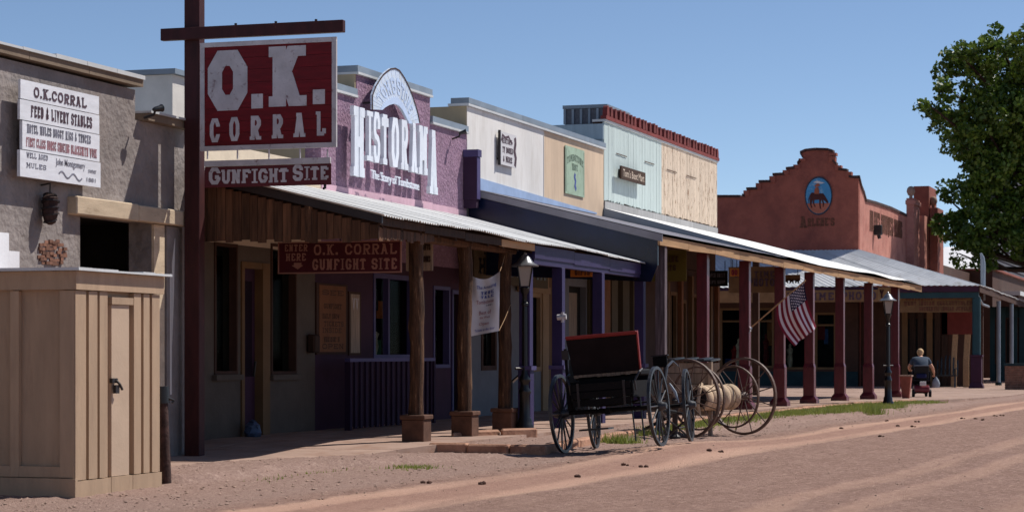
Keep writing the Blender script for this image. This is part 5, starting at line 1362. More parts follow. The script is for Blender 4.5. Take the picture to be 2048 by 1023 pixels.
# ------------------------------------------------------------------ long porch roof right of the corrugated one
C3A, C3B = Vector((43.02, 10.9, 0)), Vector((72.0, 9.5, 0))
ZE0, ZE1 = 3.86, 3.66
def edge(s): return C3A.lerp(C3B, s)
def porch_two():
    t = thing('long_porch_roof', 'long white topped porch roof with tan wooden fascia over the dark red posts', 'porch roof', (43, 10.9, 3.8))
    zw0, zw1 = 4.88, 5.14
    # gable closed with dark blue sheet
    X0 = 43.03
    m = MB(); m.prism([(X0, YF - .02, zw0 - .14), (X0, 10.95, ZE0 - .12), (X0, 10.95, ZE0 - .62), (X0, 11.1, ZE0 - .95), (X0, YF - .02, 3.1)], (.04, 0, 0)); m.build('gable_sheet', 'vinyl_blue', t)
    m = MB(); m.prism([(X0 - .05, YF - .02, zw0 + .0), (X0 - .05, 10.85, ZE0), (X0 - .05, 10.85, ZE0 - .15), (X0 - .05, YF - .02, zw0 - .13)], (.045, 0, 0)); m.build('rake_board', 'fascia_grey', t)
    A, B = Vector((43.0, YF - .01, zw0 + .02)), Vector((72.0, YF - .01, zw1)); Cc = Vector((43.0, 10.85, ZE0 + .02)); D = Vector((72.0, 9.42, ZE1 + .02))
    sm = (53.4 - 43) / 29; Am = A.lerp(B, sm); Cm = Cc.lerp(D, sm); Am.z = zw0 + .02
    sheets(t, 'roof_sheet', 'fascia_grey', A, Am, Cc, Cm, 9, 1, .004, .001, .004, flat=True)
    A2 = Am.copy(); A2.z = zw1 - .02
    sheets(t, 'roof_sheet', 'roof_white', A2, B, Cm, D, 17, 1, .006, .001, .004, flat=True, wave=.03)
    m = MB(); m.prism([Am, A2, Cm], (-.02, 0, 0)); m.build('step_flashing', 'flashing', t)
    n = 14
    for k in range(n):
        a = edge(k / n); b = edge((k + 1) / n - .0006); za = ZE0 + (ZE1 - ZE0) * k / n; zb = ZE0 + (ZE1 - ZE0) * (k + 1) / n
        s = random.uniform(-.02, .02); m = MB()
        d = (b - a).normalized(); nrm = Vector((-d.y, d.x, 0)) * .05
        p = [Vector((a.x, a.y, za - .03)), Vector((b.x, b.y, zb - .03)), Vector((b.x, b.y, zb - .21 + s)), Vector((a.x, a.y, za - .21 - s))]
        m.prism(p, nrm); m.build('fascia_board', 'wood_tan', t)
    m = MB(); m.prism([(71.9, YF - .02, zw1 - .02), (71.9, 9.5, ZE1 - .0), (71.9, 9.5, ZE1 - .14), (71.9, YF - .02, zw1 - .16)], (.06, 0, 0)); m.build('rake_board', 'wood_tan', t)
    for k in range(36):
        s = (k + .5) / 36; a = A.lerp(B, s); b = Cc.lerp(D, s) + Vector((0, .14, 0)); m = MB()
        m.prism([a - Vector((0, 0, .1)), b - Vector((0, 0, .1)), b - Vector((0, 0, .2)), a - Vector((0, 0, .24))], (.06, 0, 0)); m.build('rafter', 'wood_tan', t)
    m = MB(); dn = Vector((0, 0, .07))
    m.prism([Am - dn, B - dn - Vector((0, 0, .1)), D - dn + Vector((0, .1, 0)), Cm - dn + Vector((0, .1, 0))], (0, 0, -.02)); m.build('decking', 'wood_skirt', t)
    m = MB(); m.prism([A - dn, Am - dn, Cm - dn + Vector((0, .1, 0)), Cc - dn + Vector((0, .1, 0))], (0, 0, -.02)); m.build('decking', 'wood_skirt', t)
    m = MB(); a, b = Vector((44, 11.1, 0)), Vector((71.5, 9.72, 0)); d = (b - a); nn = Vector((-d.y, d.x, 0)).normalized() * .12
    m.prism([Vector((a.x, a.y, ZE0 - .26)), Vector((b.x, b.y, ZE1 - .26)), Vector((b.x, b.y, ZE1 - .42)), Vector((a.x, a.y, ZE0 - .42))], nn)
    # wall plate end support beyond the last building
    m = MB(); m.box(71.6, 71.8, YF - .2, YF, 0, zw1 - .16); m.build('rear_post', 'frame_brown', t)
    return t
porch_two()
red_lab = ['dark red porch post behind the left wheel of the hose cart', 'dark red porch post holding the flag pole, behind the right wheel of the hose cart', 'dark red porch post seen just left of the flag',
    'dark red porch post whose top is overlapped by the flag', 'dark red porch post first to the right of the flag', 'second dark red porch post right of the flag, just left of the farther lamp', 'last dark red porch post, directly behind the farther street lamp']
LINE = (Vector((44, 11.2, 0)), Vector((71.5, 9.82, 0)))
def on_line(px):
    a = math.tan(ang(px)); P, Q = LINE; d = Q - P; s = (P.x * a - P.y) / (d.y - d.x * a); return P + d * s
REDP = []
for px, lab in zip((1406, 1490, 1560, 1619, 1680, 1737, 1790), red_lab):
    p = on_line(px); s = (p.x - 44) / 27.5; top = ZE0 + (ZE1 - ZE0) * s - .17
    REDP.append(square_post(px, p.y, top, .235, 'red_post', lab, 'dark red square porch posts', 'red', zb=float(WALKZ(p.x)) - .0, X=p.x))
p = on_line(1325); tt = square_post(1325, 11.0, 3.66, .2, 'wood_post_grey', 'weathered grey wooden porch post at the left end of the long porch roof', None, 'none', X=43.5)
tt.name = 'wooden_post'

# ================================================================== RED ADOBE BUILDING across the side street
XA = 93.0
def adobe():
    f = FX(XA)
    yc = YX(1717, XA)                     # street corner
    t = thing('adobe_building', 'dark red adobe corner building with stepped mission parapet and oval horse picture', 'building', (XA, yc, 0))
    Y = lambda px: YX(px, XA)
    Z = lambda px, py: ZX(px, py, XA)
    # parapet outline, read from the picture (column, row)
    S = 1504 / 500
    pr = [(100, 345), (248, 345), (256, 338), (276, 338), (282, 300), (350, 298), (356, 256), (432, 255), (440, 214), (512, 210), (520, 178), (576, 172), (588, 145), (608, 128), (622, 108), (605, 82), (640, 68), (700, 62), (770, 64), (806, 74), (790, 96), (800, 130), (826, 150), (836, 182), (890, 188), (898, 226), (962, 232)]
    pts = [(1400 + x / S, 280 + y / S) for x, y in pr]
    P3 = [Vector((XA, Y(a), Z(a, b))) for a, b in pts]
    P3[-1].y = yc
    ztop_r = P3[-1].z
    poly = [Vector((XA, 30, P3[0].z))] + P3 + [Vector((XA, yc, 5.2)), Vector((XA, 30, 5.2))]
    m = MB(); m.prism(poly, (.4, 0, 0)); o = m.build('parapet_wall', 'adobe_red', t)
    # dark rough cap bricks on each step
    for a, b in zip(P3, P3[1:]):
        if abs(a.y - b.y) > abs(a.z - b.z) * .6 and abs(a.y - b.y) > .12:
            n = max(1, int(abs(a.y - b.y) / .45))
            for k in range(n):
                p, q = a.lerp(b, k / n), a.lerp(b, (k + 1) / n)
                if p.y < q.y: p, q = q, p
                m = MB(); m.prism([p + Vector((-.06, .02, .003)), q + Vector((-.06, .04, .003)), q + Vector((-.06, .04, .11)), p + Vector((-.06, .02, .11))], (.5, 0, 0)); m.build('cap_brick', 'adobe_cap', t)
        else:
            m = MB(); s = -1 if a.z > b.z else 1
            m.box(XA - .05, XA + .35, min(a.y, b.y) - .10, max(a.y, b.y) + .10, min(a.z, b.z) + .01, max(a.z, b.z) - .02); m.build('cap_brick', 'adobe_red', t)
    # street face, stepping down then gently falling
    fy = FY(yc)
    X = lambda px: XP(px, yc)
    Zy = lambda px, py: ZP(px, py, yc)
    prof = [(1719, 357), (1722, 376), (1727, 388), (1731, 403), (1750, 408), (1780, 418), (1812, 433)]
    pp = [Vector((X(a), yc, Zy(a, b))) for a, b in prof]
    pp[0].x = XA + .02
    poly = [Vector((XA + .002, yc, ztop_r - .02))] + pp + [Vector((X(1812), yc, 4.0)), Vector((XA + .002, yc, 4.0))]
    m = MB(); m.prism([p + Vector((0, .001, 0)) for p in poly], (0, .35, 0)); m.build('side_wall', 'adobe_sunlit', t)
    for a, b in zip(pp, pp[1:]):
        n = max(1, int((b.x - a.x) / 2.2))
        for k in range(n):
            p, q = a.lerp(b, k / n), a.lerp(b, (k + 1) / n); m = MB()
            m.prism([p + Vector((0, -.06, .003)), q + Vector((0, -.06, .003)), q + Vector((0, -.06, .12)), p + Vector((0, -.06, .12))], (0, .45, 0)); m.build('cap_brick', 'adobe_cap', t)
    MB().box(XA + .5, X(1812), yc + .5, 30, 4, 6.4).build('roof_deck', 'adobe_red', t)
    # lower walls
    m = MB(); m.box(XA + .002, X(1812), yc, yc + .35, .0, 3.999); m.build('street_wall', 'adobe_red', t)
    g = MB(); hs = []
    Pu = lambda px: -Y(px)
    for a, b, c, d in ((1440, 1486, 615, 735), (1500, 1548, 615, 735), (1562, 1614, 620, 738), (1630, 1672, 625, 738), (1690, 1728, 625, 738), (1745, 1768, 630, 738)):
        hs.append((Pu(a), Pu(b), Z(1600, d), Z(1600, c)))
    hs.append((Pu(1772), Pu(1790), .06, Z(1600, 630)))
    wall(g, f, -26, -yc, .0, 5.19, [h for h in hs if h[1] < -yc], .3); g.build('front_wall', 'frame_brown', t)
    for i, h in enumerate(hs):
        if h[1] < -yc: window(t, f, *h, frame='frame_tan', pane='pane_blue' if i % 2 else 'pane', fw=.09, depth=.12, rails=(h[2] + (h[3] - h[2]) * .78,))
    g = MB(); f.box(g, -25.9, -yc - .02, .02, Z(1600, 742), .002, .05); g.build('dado', 'teal_dark', t)
    MB().box(XA + 1.6, XA + 1.7, yc + .4, 26, 0, 5).build('inner_wall', 'interior_dark', t)
    MB().box(XA + .31, XA + 1.6, yc + .4, 26, 4.0, 4.1).build('ceiling', 'frame_brown', t)
    # wing of the shop beyond the corner, seen under the awning
    # oval picture
    cx, cy = 1637.5, 391.5; rx, ry = 27.5, 38.5
    yc_, zc = Y(cx), Z(cx, cy); ru, rv = (Y(cx - rx) - Y(cx + rx)) / 2, (Z(cx, cy - ry) - Z(cx, cy + ry)) / 2
    el = lambda k, s=1.0, n=0: f.p(-yc_ + ru * s * math.cos(k), zc + rv * s * math.sin(k), n)
    pic = MB().prism([el(2 * math.pi * k / 32) for k in range(32)], f.N * .05); frm = pic.build('picture_frame', 'vinyl_blue', t)
    s_ = thing('oval_picture', 'oval sign painted with a rider on a brown horse under a blue sky', 'picture sign', (XA - .05, yc_, zc - rv)); frm.parent = s_
    frm.data.transform(Matrix.Translation(ORG[t.name] - ORG[s_.name]))
    MATS.get('pic_sky') or M('pic_sky', (72, 140, 186), var=.12, sc=1.2, rnd=0, col2=(160, 190, 206), thr=.6, sc2=1.5)
    MATS.get('pic_sand') or M('pic_sand', (170, 104, 84), var=.15, rnd=0)
    MATS.get('pic_horse') or M('pic_horse', (78, 42, 40), var=.2, rnd=0)
    MATS.get('pic_rider') or M('pic_rider', (150, 88, 66), var=.2, rnd=0)
    MB().prism([el(2 * math.pi * k / 32, .92, .052) for k in range(32)], f.N * .006).build('sky_panel', 'pic_sky', s_)
    MB().prism([el(math.pi + math.pi * k / 12 * 1.0 if False else R(205) + R(130) * k / 12, .915, .060) for k in range(13)], f.N * .004).build('ground_panel', 'pic_sand', s_)
    U0, V0 = -yc_, zc; q = lambda pts, n=.064: [f.p(U0 + ru * a, V0 + rv * b, n) for a, b in pts]
    hm = MB(); hm.prism(q([(-.62, .05), (-.5, .18), (.1, .12), (.35, .12), (.55, -.1), (.72, -.32), (.66, -.42), (.5, -.3), (.3, -.2), (.1, -.2), (-.35, -.22), (-.62, -.15)]), f.N * .004)
    for lg in ([(-.62, -.1), (-.42, -.2), (-.5, -.45), (-.44, -.62), (-.54, -.62), (-.64, -.4)], [(.05, -.2), (.2, -.2), (.16, -.45), (.2, -.68), (.1, -.68), (.05, -.45)], [(.2, -.2), (.33, -.2), (.42, -.4), (.36, -.6), (.3, -.6), (.32, -.42)], [(-.42, -.2), (-.3, -.2), (-.3, -.4), (-.2, -.56), (-.28, -.58), (-.4, -.4)], [(-.62, .06), (-.72, -.1), (-.74, -.4), (-.66, -.2)]):
        hm.prism(q(lg, .0641), f.N * .0045)
    hm.build('horse', 'pic_horse', s_)
    rm = MB(); rm.prism(q([(-.3, .1), (.05, .1), (.05, .3), (-.02, .45), (-.2, .45), (-.3, .3)], .069), f.N * .004)
    rm.prism(q([(-.3, .5), (-.16, .62), (.02, .64), (.12, .52), (-.1, .46)], .069), f.N * .005); rm.build('rider', 'pic_rider', s_)
    rm = MB(); rm.prism(q([(-.4, .7), (-.1, .78), (.45, .66), (.2, .62), (-.2, .66)], .060), f.N * .003); rm.build('cloud', 'paper_white', s_)
    # painted name
    m = MB(); f3 = FX(XA - .0)
    slab(m, 'A', f, Pu(1599), Pu(1614), Z(1635, 455), Z(1635, 432), .22, .001, .02)
    slab(m, "RLENE'S", f, Pu(1615), Pu(1669), Z(1635, 452), Z(1635, 436), .24, .001, .02, gap=.12); m.build('lettering', 'faded_letter', t)
    m = MB(); u0, u1 = X(1739), X(1804)
    def mf(x, y, n):
        s = (x - u0) / (u1 - u0); zc_ = (1 - s) * Zy(1739, 440) + s * Zy(1804, 460); hh = .78 * (1 - .12 * s); return fy.p(x, zc_ + (y - .5) * hh * 1.15, n)
    slab(m, "ARLENE'S SOUTHWEST TRADING", fy, u0, u1, 0, 1, .13, .001, .02, mapf=mf); m.build('lettering', 'faded_letter', t)
    # end piers with stone balls
    def pier(pa, pb, pyt, w_, nm='pier'):
        xa, xb = X(pa), X(pb); zt = Zy(pa, pyt)
        MB().box(xa, xb, yc - w_, yc + .08, 3.0, zt).build(nm, 'adobe_sunlit', t)
        return xa, xb, zt
    xa, xb, zt = pier(1816, 1828, 396, .28)
    MB().box(xa - .06, xb + .1, yc - .34, yc + .12, zt - .3, zt - .1).build('pier_moulding', 'adobe_sunlit', t)
    m = MB(); m.lathe([(.02, 0), (.09, .02), (.08, .12), (.15, .18), (.21, .34), (.18, .5), (.1, .58), (.02, .6)], (xa + .3, yc - .1, zt), (0, 0, 1), 12); m.build('ball_finial', 'concrete', t, smooth=True)
    xa2, xb2 = X(1829), X(1852); zt2 = Zy(1835, 372)
    MB().box(xb + .11, xa2 + 3.2, yc - .5, yc + .8, 3.0, Zy(1826, 430)).build('tower_wall', 'adobe_sunlit', t)
    tx = xa2 + 1.2
    MB().box(tx, tx + 3.0, YX(1858, tx), YX(1827, tx), 3.0, ZX(1840, 372, tx)).build('tower', 'adobe_red', t)
    g = MB(); fx = FX(tx); 
    MB().box(tx - .6, tx - .02, YX(1853, tx), YX(1836, tx), ZX(1845, 512, tx), ZX(1845, 452, tx)).build('window_box', 'interior_dark', t)
    window(t, FX(tx - .62), -YX(1837, tx), -YX(1852, tx), ZX(1845, 510, tx), ZX(1845, 454, tx), 'teal_dark', 'pane_blue', .12, .02, goods=False, rails=(ZX(1845, 482, tx),))
    y2 = YX(1862, tx); m = MB(); m.box(tx + .05, tx + 2.4, YX(1875, tx), YX(1859, tx), 3, ZX(1865, 415, tx)); m.build('pier', 'adobe_red', t)
    m = MB(); m.lathe([(.02, 0), (.09, .02), (.08, .12), (.15, .18), (.21, .34), (.18, .5), (.1, .58), (.02, .6)], (tx + .5, YX(1864, tx), ZX(1865, 415, tx)), (0, 0, 1), 12); m.build('ball_finial', 'concrete', t, smooth=True)
    m = MB(); m.box(tx + .06, tx + 40, YX(1875, tx) + .2, YX(1875, tx) + 6, 0, 6.0); m.build('rear_wall', 'frame_brown', t)
    return t, tx
AD, TX = adobe()
X_ = XP(1748, YX(1717, XA)); 
t = thing('wall_lamp', 'small dark lamp on the sunlit street face of the red adobe building', 'lamp', (X_, YX(1717, XA) - .1, ZP(1748, 464, 14.9)))
z_ = ZP(1750, 464, YX(1717, XA)); y_ = YX(1717, XA)
m = MB(); m.box(X_ - .15, X_ + .15, y_ - .35, y_ - .002, z_ - .15, z_ + .3); m.build('housing', 'metal_dark', t, bevel=.03)
m = MB(); m.tube([(X_, y_ - .2, z_ - .15), (X_, y_ - .25, z_ - .3)], .08, 8); m.build('bulb_shade', 'metal_dark', t)

# awning wrapping the corner
AXF = 89.3; AYF = 9.45
def awning():
    yc = YX(1717, XA)
    t = thing('corner_awning', 'grey corrugated awning wrapping the corner of the red adobe building', 'awning', (AXF, AYF, 4))
    zj, ze = ZX(1700, 499, XA), 4.16
    # side facing the camera
    sheets(t, 'roof_sheet', 'roof_grey', (XA - .01, 27, zj), (XA - .01, yc, zj), (AXF, 27, ze), (AXF, AYF + .02, ze), 14, 6, .015, .008, .01)
    # street side
    sheets(t, 'roof_sheet', 'roof_grey', (XA - .01, yc - .01, zj), (120, yc - .01, zj - .3), (AXF + .02, AYF, ze), (120, AYF, ze - .35), 24, 6, .015, .008, .02)
    MB().box(AXF + .05, AXF + .1, AYF + .1, 27, ze - .26, ze - .03).build('fascia', 'purple_shop', t)
    MB().box(AXF + .14, AXF + .3, AYF + .1, 27, ze - .5, ze - .27).build('header', 'teal_paint', t)
    m = MB(); m.prism([(AXF + .1, AYF + .05, ze - .03), (120, AYF + .05, ze - .38), (120, AYF + .05, ze - .62), (AXF + .1, AYF + .05, ze - .27)], (0, .06, 0)); m.build('fascia', 'frame_brown', t)
    # curved braces at the corner
    m = MB(); m.tube([(AXF + .6, AYF + .2, 3.8), (AXF + 2.5, AYF + .2, 3.45), (AXF + 5, AYF + .2, 3.4)], .05, 6); m.build('brace', 'flashing', t)
awning()
def blue_post(X, Y, label, zt=3.7, w_=.26, low='purple_shop'):
    t = thing('awning_post', label, 'awning post', (X, Y, .05), 'teal posts of the corner awning')
    m = MB(); m.tube([(X, Y, 1.35), (X, Y, zt)], w_ / 2, 12); m.build('shaft', 'teal_paint', t, smooth=True)
    MB().box(X - w_ * .62, X + w_ * .62, Y - w_ * .62, Y + w_ * .62, .3, 1.3).build('lower_shaft', low, t, bevel=.01)
    MB().box(X - w_ * .75, X + w_ * .75, Y - w_ * .75, Y + w_ * .75, 1.301, 1.38).build('moulding', low, t)
    m = MB(); m.lathe([(w_ * 1.2, 0), (w_ * 1.15, .12), (w_ * .8, .3)], (X, Y, 0), (0, 0, 1), 4, sq=True); m.build('base', low, t)
blue_post(AXF + .3, AYF + .2, 'teal corner post with purple base, leftmost of the awning posts', w_=.34)
for px, lab in ((1997, 'thin teal awning post right of the corner post'), (2023, 'thin teal awning post above the low brick wall')):
    X_ = XP(px, AYF + .1); t = thing('awning_post', lab, 'awning post', (X_, AYF + .1, .05), 'teal posts of the corner awning')
    MB().tube([(X_, AYF + .1, 0), (X_, AYF + .1, 3.7)], .09, 8).build('shaft', 'flashing', t)
    MB().tube([(X_, AYF + .1, 0), (X_, AYF + .1, .18)], .14, 8).build('base', 'teal_dark', t)

# signs hanging beneath the awnings
def board_sign(name, label, X, pa, pb, pya, pyb, board, lines, ink='ink_dark', hang=True, tk=.06):
    f = FX(X); u0, u1 = -YX(pa, X), -YX(pb, X); pm = (pa + pb) / 2; z0, z1 = ZX(pm, pyb, X), ZX(pm, pya, X)
    t = thing(name, label, 'sign', (X, -u0, z0)); m = MB(); f.box(m, u0, u1, z0, z1, -tk, 0); m.build('board', board, t)
    for txt, a, b, ya, yb, st in lines:
        m = MB(); slab(m, txt, f, -YX(a, X), -YX(b, X), ZX(pm, yb, X), ZX(pm, ya, X), st, .002, .02); m.build('lettering', ink, t)
    if hang:
        m = MB()
        for u in (u0 + .08, u1 - .08): m.tube([f.p(u, z1, -.03), f.p(u, z1 + .28, -.03)], .012, 5)
        m.build('hanger', 'metal_dark', t)
    return t
board_sign('southwest_sign', 'tan painted fascia sign reading SOUTHWEST and Indian jewelry under the corner awning', AXF + .5, 1800, 1952, 588, 624, 'tan_sign',
    [('SOUTHWEST', 1811, 1866, 590, 600, .2), ('FAMOUS', 1872, 1904, 592, 598, .2), ('ART', 1914, 1932, 590, 599, .2), ('WEST INDIAN COLLECTIBLES', 1808, 1944, 602, 610, .2), ('AUTHENTIC INDIAN JEWELRY', 1838, 1946, 613, 621, .2)], 'faded_letter')
board_sign('old_time_photo_sign', 'long tan sign board reading OLD TIME PHOTO behind the flag and red posts', AXF - .08, 1436, 1772, 580, 604, 'tan_sign',
    [('OLD', 1560, 1600, 585, 600, .2), ('TIME', 1612, 1668, 585, 600, .2), ('PHOTO', 1683, 1752, 584, 600, .2)])
board_sign('photo_portrait_sign', 'tan hanging sign reading OLD TIME PHOTO between the second and third red posts', 70.6, 1457, 1551, 533, 585, 'tan_sign',
    [('OLD TIME', 1468, 1549, 542, 554, .2), ('PHOTO', 1496, 1549, 556, 572, .22)], 'ink_dark')
t = board_sign('red_face_sign', 'short tan board with faded red emblem beside the old time photo sign', 70.4, 1460, 1478, 536, 552, 'orange_sign', [('OO', 1463, 1475, 539, 550, .2)], 'flag_red')
board_sign('valance_board', 'pale tan board with dark tips hung under the long white porch roof behind the flag', 71.0, 1556, 1600, 549, 561, 'tan_sign', [('MMMM', 1557, 1599, 558, 566, .3)], 'wood_dark')
board_sign('black_hanging_sign', 'small black sign with two dim lines hanging right of the first red post', 62.0, 1413, 1455, 541, 572, 'metal_black', [('OPEN DAILY', 1418, 1450, 546, 554, .2), ('GIFT SHOP', 1418, 1450, 560, 567, .2)], 'ink_grey')
board_sign('white_end_panel', 'pale plank panel at the end of the long porch above the farther street lamp', 71.7, 1756, 1799, 574, 600, 'tan_side', [('Y', 1759, 1768, 579, 595, .2)], 'ink_dark', hang=False)
board_sign('yellow_shop_sign', 'large dull yellow sign behind the weathered grey wooden post', 50.0, 1292, 1372, 500, 562, 'yellow_sign', [('SUNSHINE', 1300, 1357, 512, 524, .22), ('IMPORTS', 1303, 1352, 530, 541, .22)], 'wood_dark')
board_sign('orange_porch_sign', 'orange wooden sign hanging between two purple porch posts', 41.0, 1141, 1184, 536, 553, 'orange_sign', [('GIFTS', 1150, 1180, 540, 550, .2)], 'faded_letter')
board_sign('left_board_sign', 'dim brown board under the porch, directly right of the leftmost log post', 33.2, 812, 864, 482, 541, 'wood_weather', [('GIFTS', 845, 861, 488, 500, .2), ('BOOKS', 845, 861, 512, 524, .2)], 'wood_dark')
# HISTORAMA shop sign on the wall under the porch
Yt = YF - .4; f = FY(Yt); x0, x1 = XP(948, Yt), XP(1096, Yt)
t = thing('porch_historama_sign', 'dark brown signboard reading The HISTORAMA on the shop wall behind the nearer street lamp', 'sign', (x0, Yt, 3))
z0, z1 = 2.92, 3.75; MB().box(x0, x1, Yt, Yt + .05, z0, z1).build('board', 'column_olive', t)
m = MB(); slab(m, 'HISTORAMA', f, x0 + .3, x1 - .2, z0 + .18, z0 + .5, .22, .001, .01); m.build('lettering', 'metal_black', t)
m = MB(); slab(m, 'THE STORY', f, x0 + .6, x0 + 2.2, z0 + .58, z0 + .76, .22, .001, .01); m.build('lettering', 'metal_black', t)

# leaning slab planks and dark stuff beneath the awning
for k, (pa, pb, la) in enumerate(((1902, 1914, 'pale rough plank leaning upright on the shop wall, left one of two'), (1926, 1939, 'pale rough plank leaning upright on the shop wall, right one of two'))):
    X_ = 91.5; y0, y1 = YX(pb, X_), YX(pa, X_); t = thing('leaning_plank', la, 'plank', (X_, (y0 + y1) / 2, .05))
    m = MB(); zt = ZX(pa, 668, X_); n = 6
    for q in range(n):
        a, b = q / n, (q + 1) / n; w0, w1 = random.uniform(-.02, .02), random.uniform(-.02, .02)
    m.prism([(X_, y1, .0), (X_, y0 + .02, .0), (X_ + .2, y0 + .05, zt * .5), (X_ + .35, y0, zt), (X_ + .35, y1 - .03, zt), (X_ + .2, y1 + .02, zt * .5)], (.06, 0, 0)); m.build('slab', 'wood_tan', t)
X_ = 92.6; yR = 9.0
t = thing('recessed_shopfront', 'dark red and brown plank shopfront in deep shade behind the person on the scooter', 'shopfront', (X_, 12, 0))
MB().box(XA + .6, XA + .8, YX(1966, XA + .6), YX(1717, XA) - .02, 0, 4.1).build('wall', 'frame_brown', t)
m = MB(); m.box(XA + .5, XA + .59, YX(1948, XA), YX(1880, XA), ZX(1900, 668, XA), ZX(1900, 598, XA)); m.build('red_panel', 'red_shop', t)
for px in (1806, 1822, 1838, 1856, 1872, 1886, 1948): 
    y_ = YX(px, XA); MB().box(XA + .5, XA + .598, y_ - .12, y_ + .12, .05, 4.1).build('mullion', 'frame_tan' if px in (1806, 1856) else 'wood_dark', t)
m = MB(); m.box(XA + .55, XA + .595, YX(1870, XA), YX(1812, XA), .1, 2.9); m.build('door', 'interior_dark', t)
def bench():
    X_ = 90.8; y0, y1 = YX(1912, X_), YX(1872, X_)
    t = thing('wagon_bench', 'black iron bench with curved back in deep shade beside the leaning planks', 'bench', (X_, y0, .05))
    MB().box(X_, X_ + .5, y0, y1, .5, .56).build('seat', 'metal_black', t)
    m = MB()
    for k in range(6): y = y0 + (y1 - y0) * k / 5; m.tube([(X_ + .45, y, .55), (X_ + .55, y, .95 + .25 * math.sin(k / 5 * math.pi)), (X_ + .6, y, 1.15 + .2 * math.sin(k / 5 * math.pi))], .03, 5)
    m.build('backrest', 'metal_black', t)
    for y in (y0 + .05, y1 - .05):
        MB().tube([(X_ + .02, y, .04), (X_ + .1, y, .5), (X_ + .05, y, .8), (X_ + .45, y, .82)], .035, 5).build('leg', 'metal_black', t)
bench()

# brick planter wall at the right edge
def planter():
    X_ = 86.5; y0, y1 = 4.0, YX(2009, X_); zt = ZX(2030, 726, X_)
    t = thing('brick_wall', 'low brown brick wall under the awning at the right edge', 'wall', (X_, y1, 0))
    MB().box(X_ + .02, X_ + .4, y0, y1 - .02, -.1, zt - .1).build('core', 'concrete', t)
    rows = 11; h = (zt - .02) / rows; m = MB()
    for r in range(rows):
        y = y0 - (.12 if r % 2 else 0)
        while y < y1 - .05:
            e = min(y + .27, y1); m.box(X_ - random.uniform(0, .012), X_ + .03, y, e - .015, r * h, (r + 1) * h - .014); y += .27
    m.build('bricks', 'brick_mat', t, kind='stuff')
    MB().box(X_ - .05, X_ + .45, y0, y1 + .03, zt - .098, zt).build('wall_cap', 'teal_dark', t)
planter()

# buildings farther down the street, right edge
def far_buildings():
    Y_ = 12.6
    # teal shop front beneath the awning
    xs_ = 112.0; ya, yb = 2.5, 11.4
    t = thing('teal_shop', 'dark teal wooden shop front in shade under the awning at the right edge', 'building', (xs_, ya, 0))
    MB().box(xs_, xs_ + 1, ya, yb, 0, 3.75).build('wall', 'teal_dark', t)
    for px in (1985, 2006, 2030, 2044): y_ = YX(px, xs_); MB().box(xs_ - .08, xs_ - .002, y_ - .12, y_ + .12, 0, 3.7).build('pilaster', 'teal_paint', t)
    for a_, b_ in ((1990, 2001), (2011, 2025), (2034, 2041)): window(t, FX(xs_ - .003), -YX(a_, xs_), -YX(b_, xs_), .9, 3.2, 'frame_brown', 'interior_dark', .06, .0, goods=False)
    # dark sided two storey building
    X1, Y1 = 124.0, 13.2; px0 = 1993
    X1 = XP(px0, Y1)
    t = thing('dark_sided_building', 'tall building with dark grey lapped siding behind the tree at the right edge', 'building', (X1, Y1, 0))
    z0, z1 = 5.2, 15.5
    MB().box(X1 - .05, X1 + 40, Y1 + .03, Y1 + .6, 0, z1).build('wall', 'siding_dark', t)
    z = z0
    while z < z1:
        m = MB(); m.prism([(X1, Y1 + .02, z), (X1, Y1 - .07, z), (X1, Y1 - .01, z + .34), (X1, Y1 + .02, z + .34)], (40, 0, 0)); m.build('siding_board', 'siding_dark', t); z += .36
    MB().box(X1 - .2, X1 + 40, Y1 - 1.4, Y1 - .1, z0 - .35, z0 - .1).build('cornice', 'flashing_lt', t)
    MB().box(X1 - .2, X1 + 40, Y1 - 1.3, Y1 - .1, 3.4, z0 - .36).build('lower_wall', 'frame_brown', t)
    # brown flat building and bright roof
    Yb = 17.2; xa, xb = 128.0, 150.0
    yb0, yb1 = YX(1985, xa), YX(1870, xa)
    t = thing('brown_building', 'low brown building with flat roof seen between the adobe tower and the tree', 'building', (xa, yb0, 0))
    MB().box(xa, xb, yb0, yb1 + 6, 0, ZX(1920, 541, xa)).build('wall', 'frame_brown', t)
    MB().box(xa - .2, xb, yb0 - .2, yb1 + 6, ZX(1920, 541, xa) + .01, ZX(1920, 537, xa)).build('roof_edge', 'adobe_red', t)
    xw = 170.0; ya, yb = YX(1992, xw), YX(1860, xw); z0, z1 = ZX(1900, 545, xw), ZX(1900, 490, xw)
    t = thing('white_roofed_building', 'building with bright white sloping metal roof far behind the tree', 'building', (xw, ya, 0))
    m = MB(); m.prism([(xw, ya, z0), (xw, yb, z0), (xw + 9, yb, z1 + .3), (xw + 9, ya, z1 + .3)], (0, 0, -.2)); m.build('roof', 'roof_bright', t)
    MB().box(xw + .3, xw + 17, ya + .3, yb - .3, 0, z0 - .25).build('wall', 'stucco_white', t)
    # utility post and pale pole between
    Xp = 104.5; y_ = YX(1966, Xp)
    t = thing('white_pipe', 'short pale curved vent pipe standing on the end of the grey awning roof', 'pipe', (Xp, y_, 4.3))
    m = MB(); m.tube([(Xp, y_, 3.9), (Xp, y_, 5.6), (Xp, y_ + .03, 5.9), (Xp - .05, y_ + .1, 6.1)], [.11, .12, .1, .05], 8); m.build('pipe', 'flashing', t, smooth=True)
far_buildings()

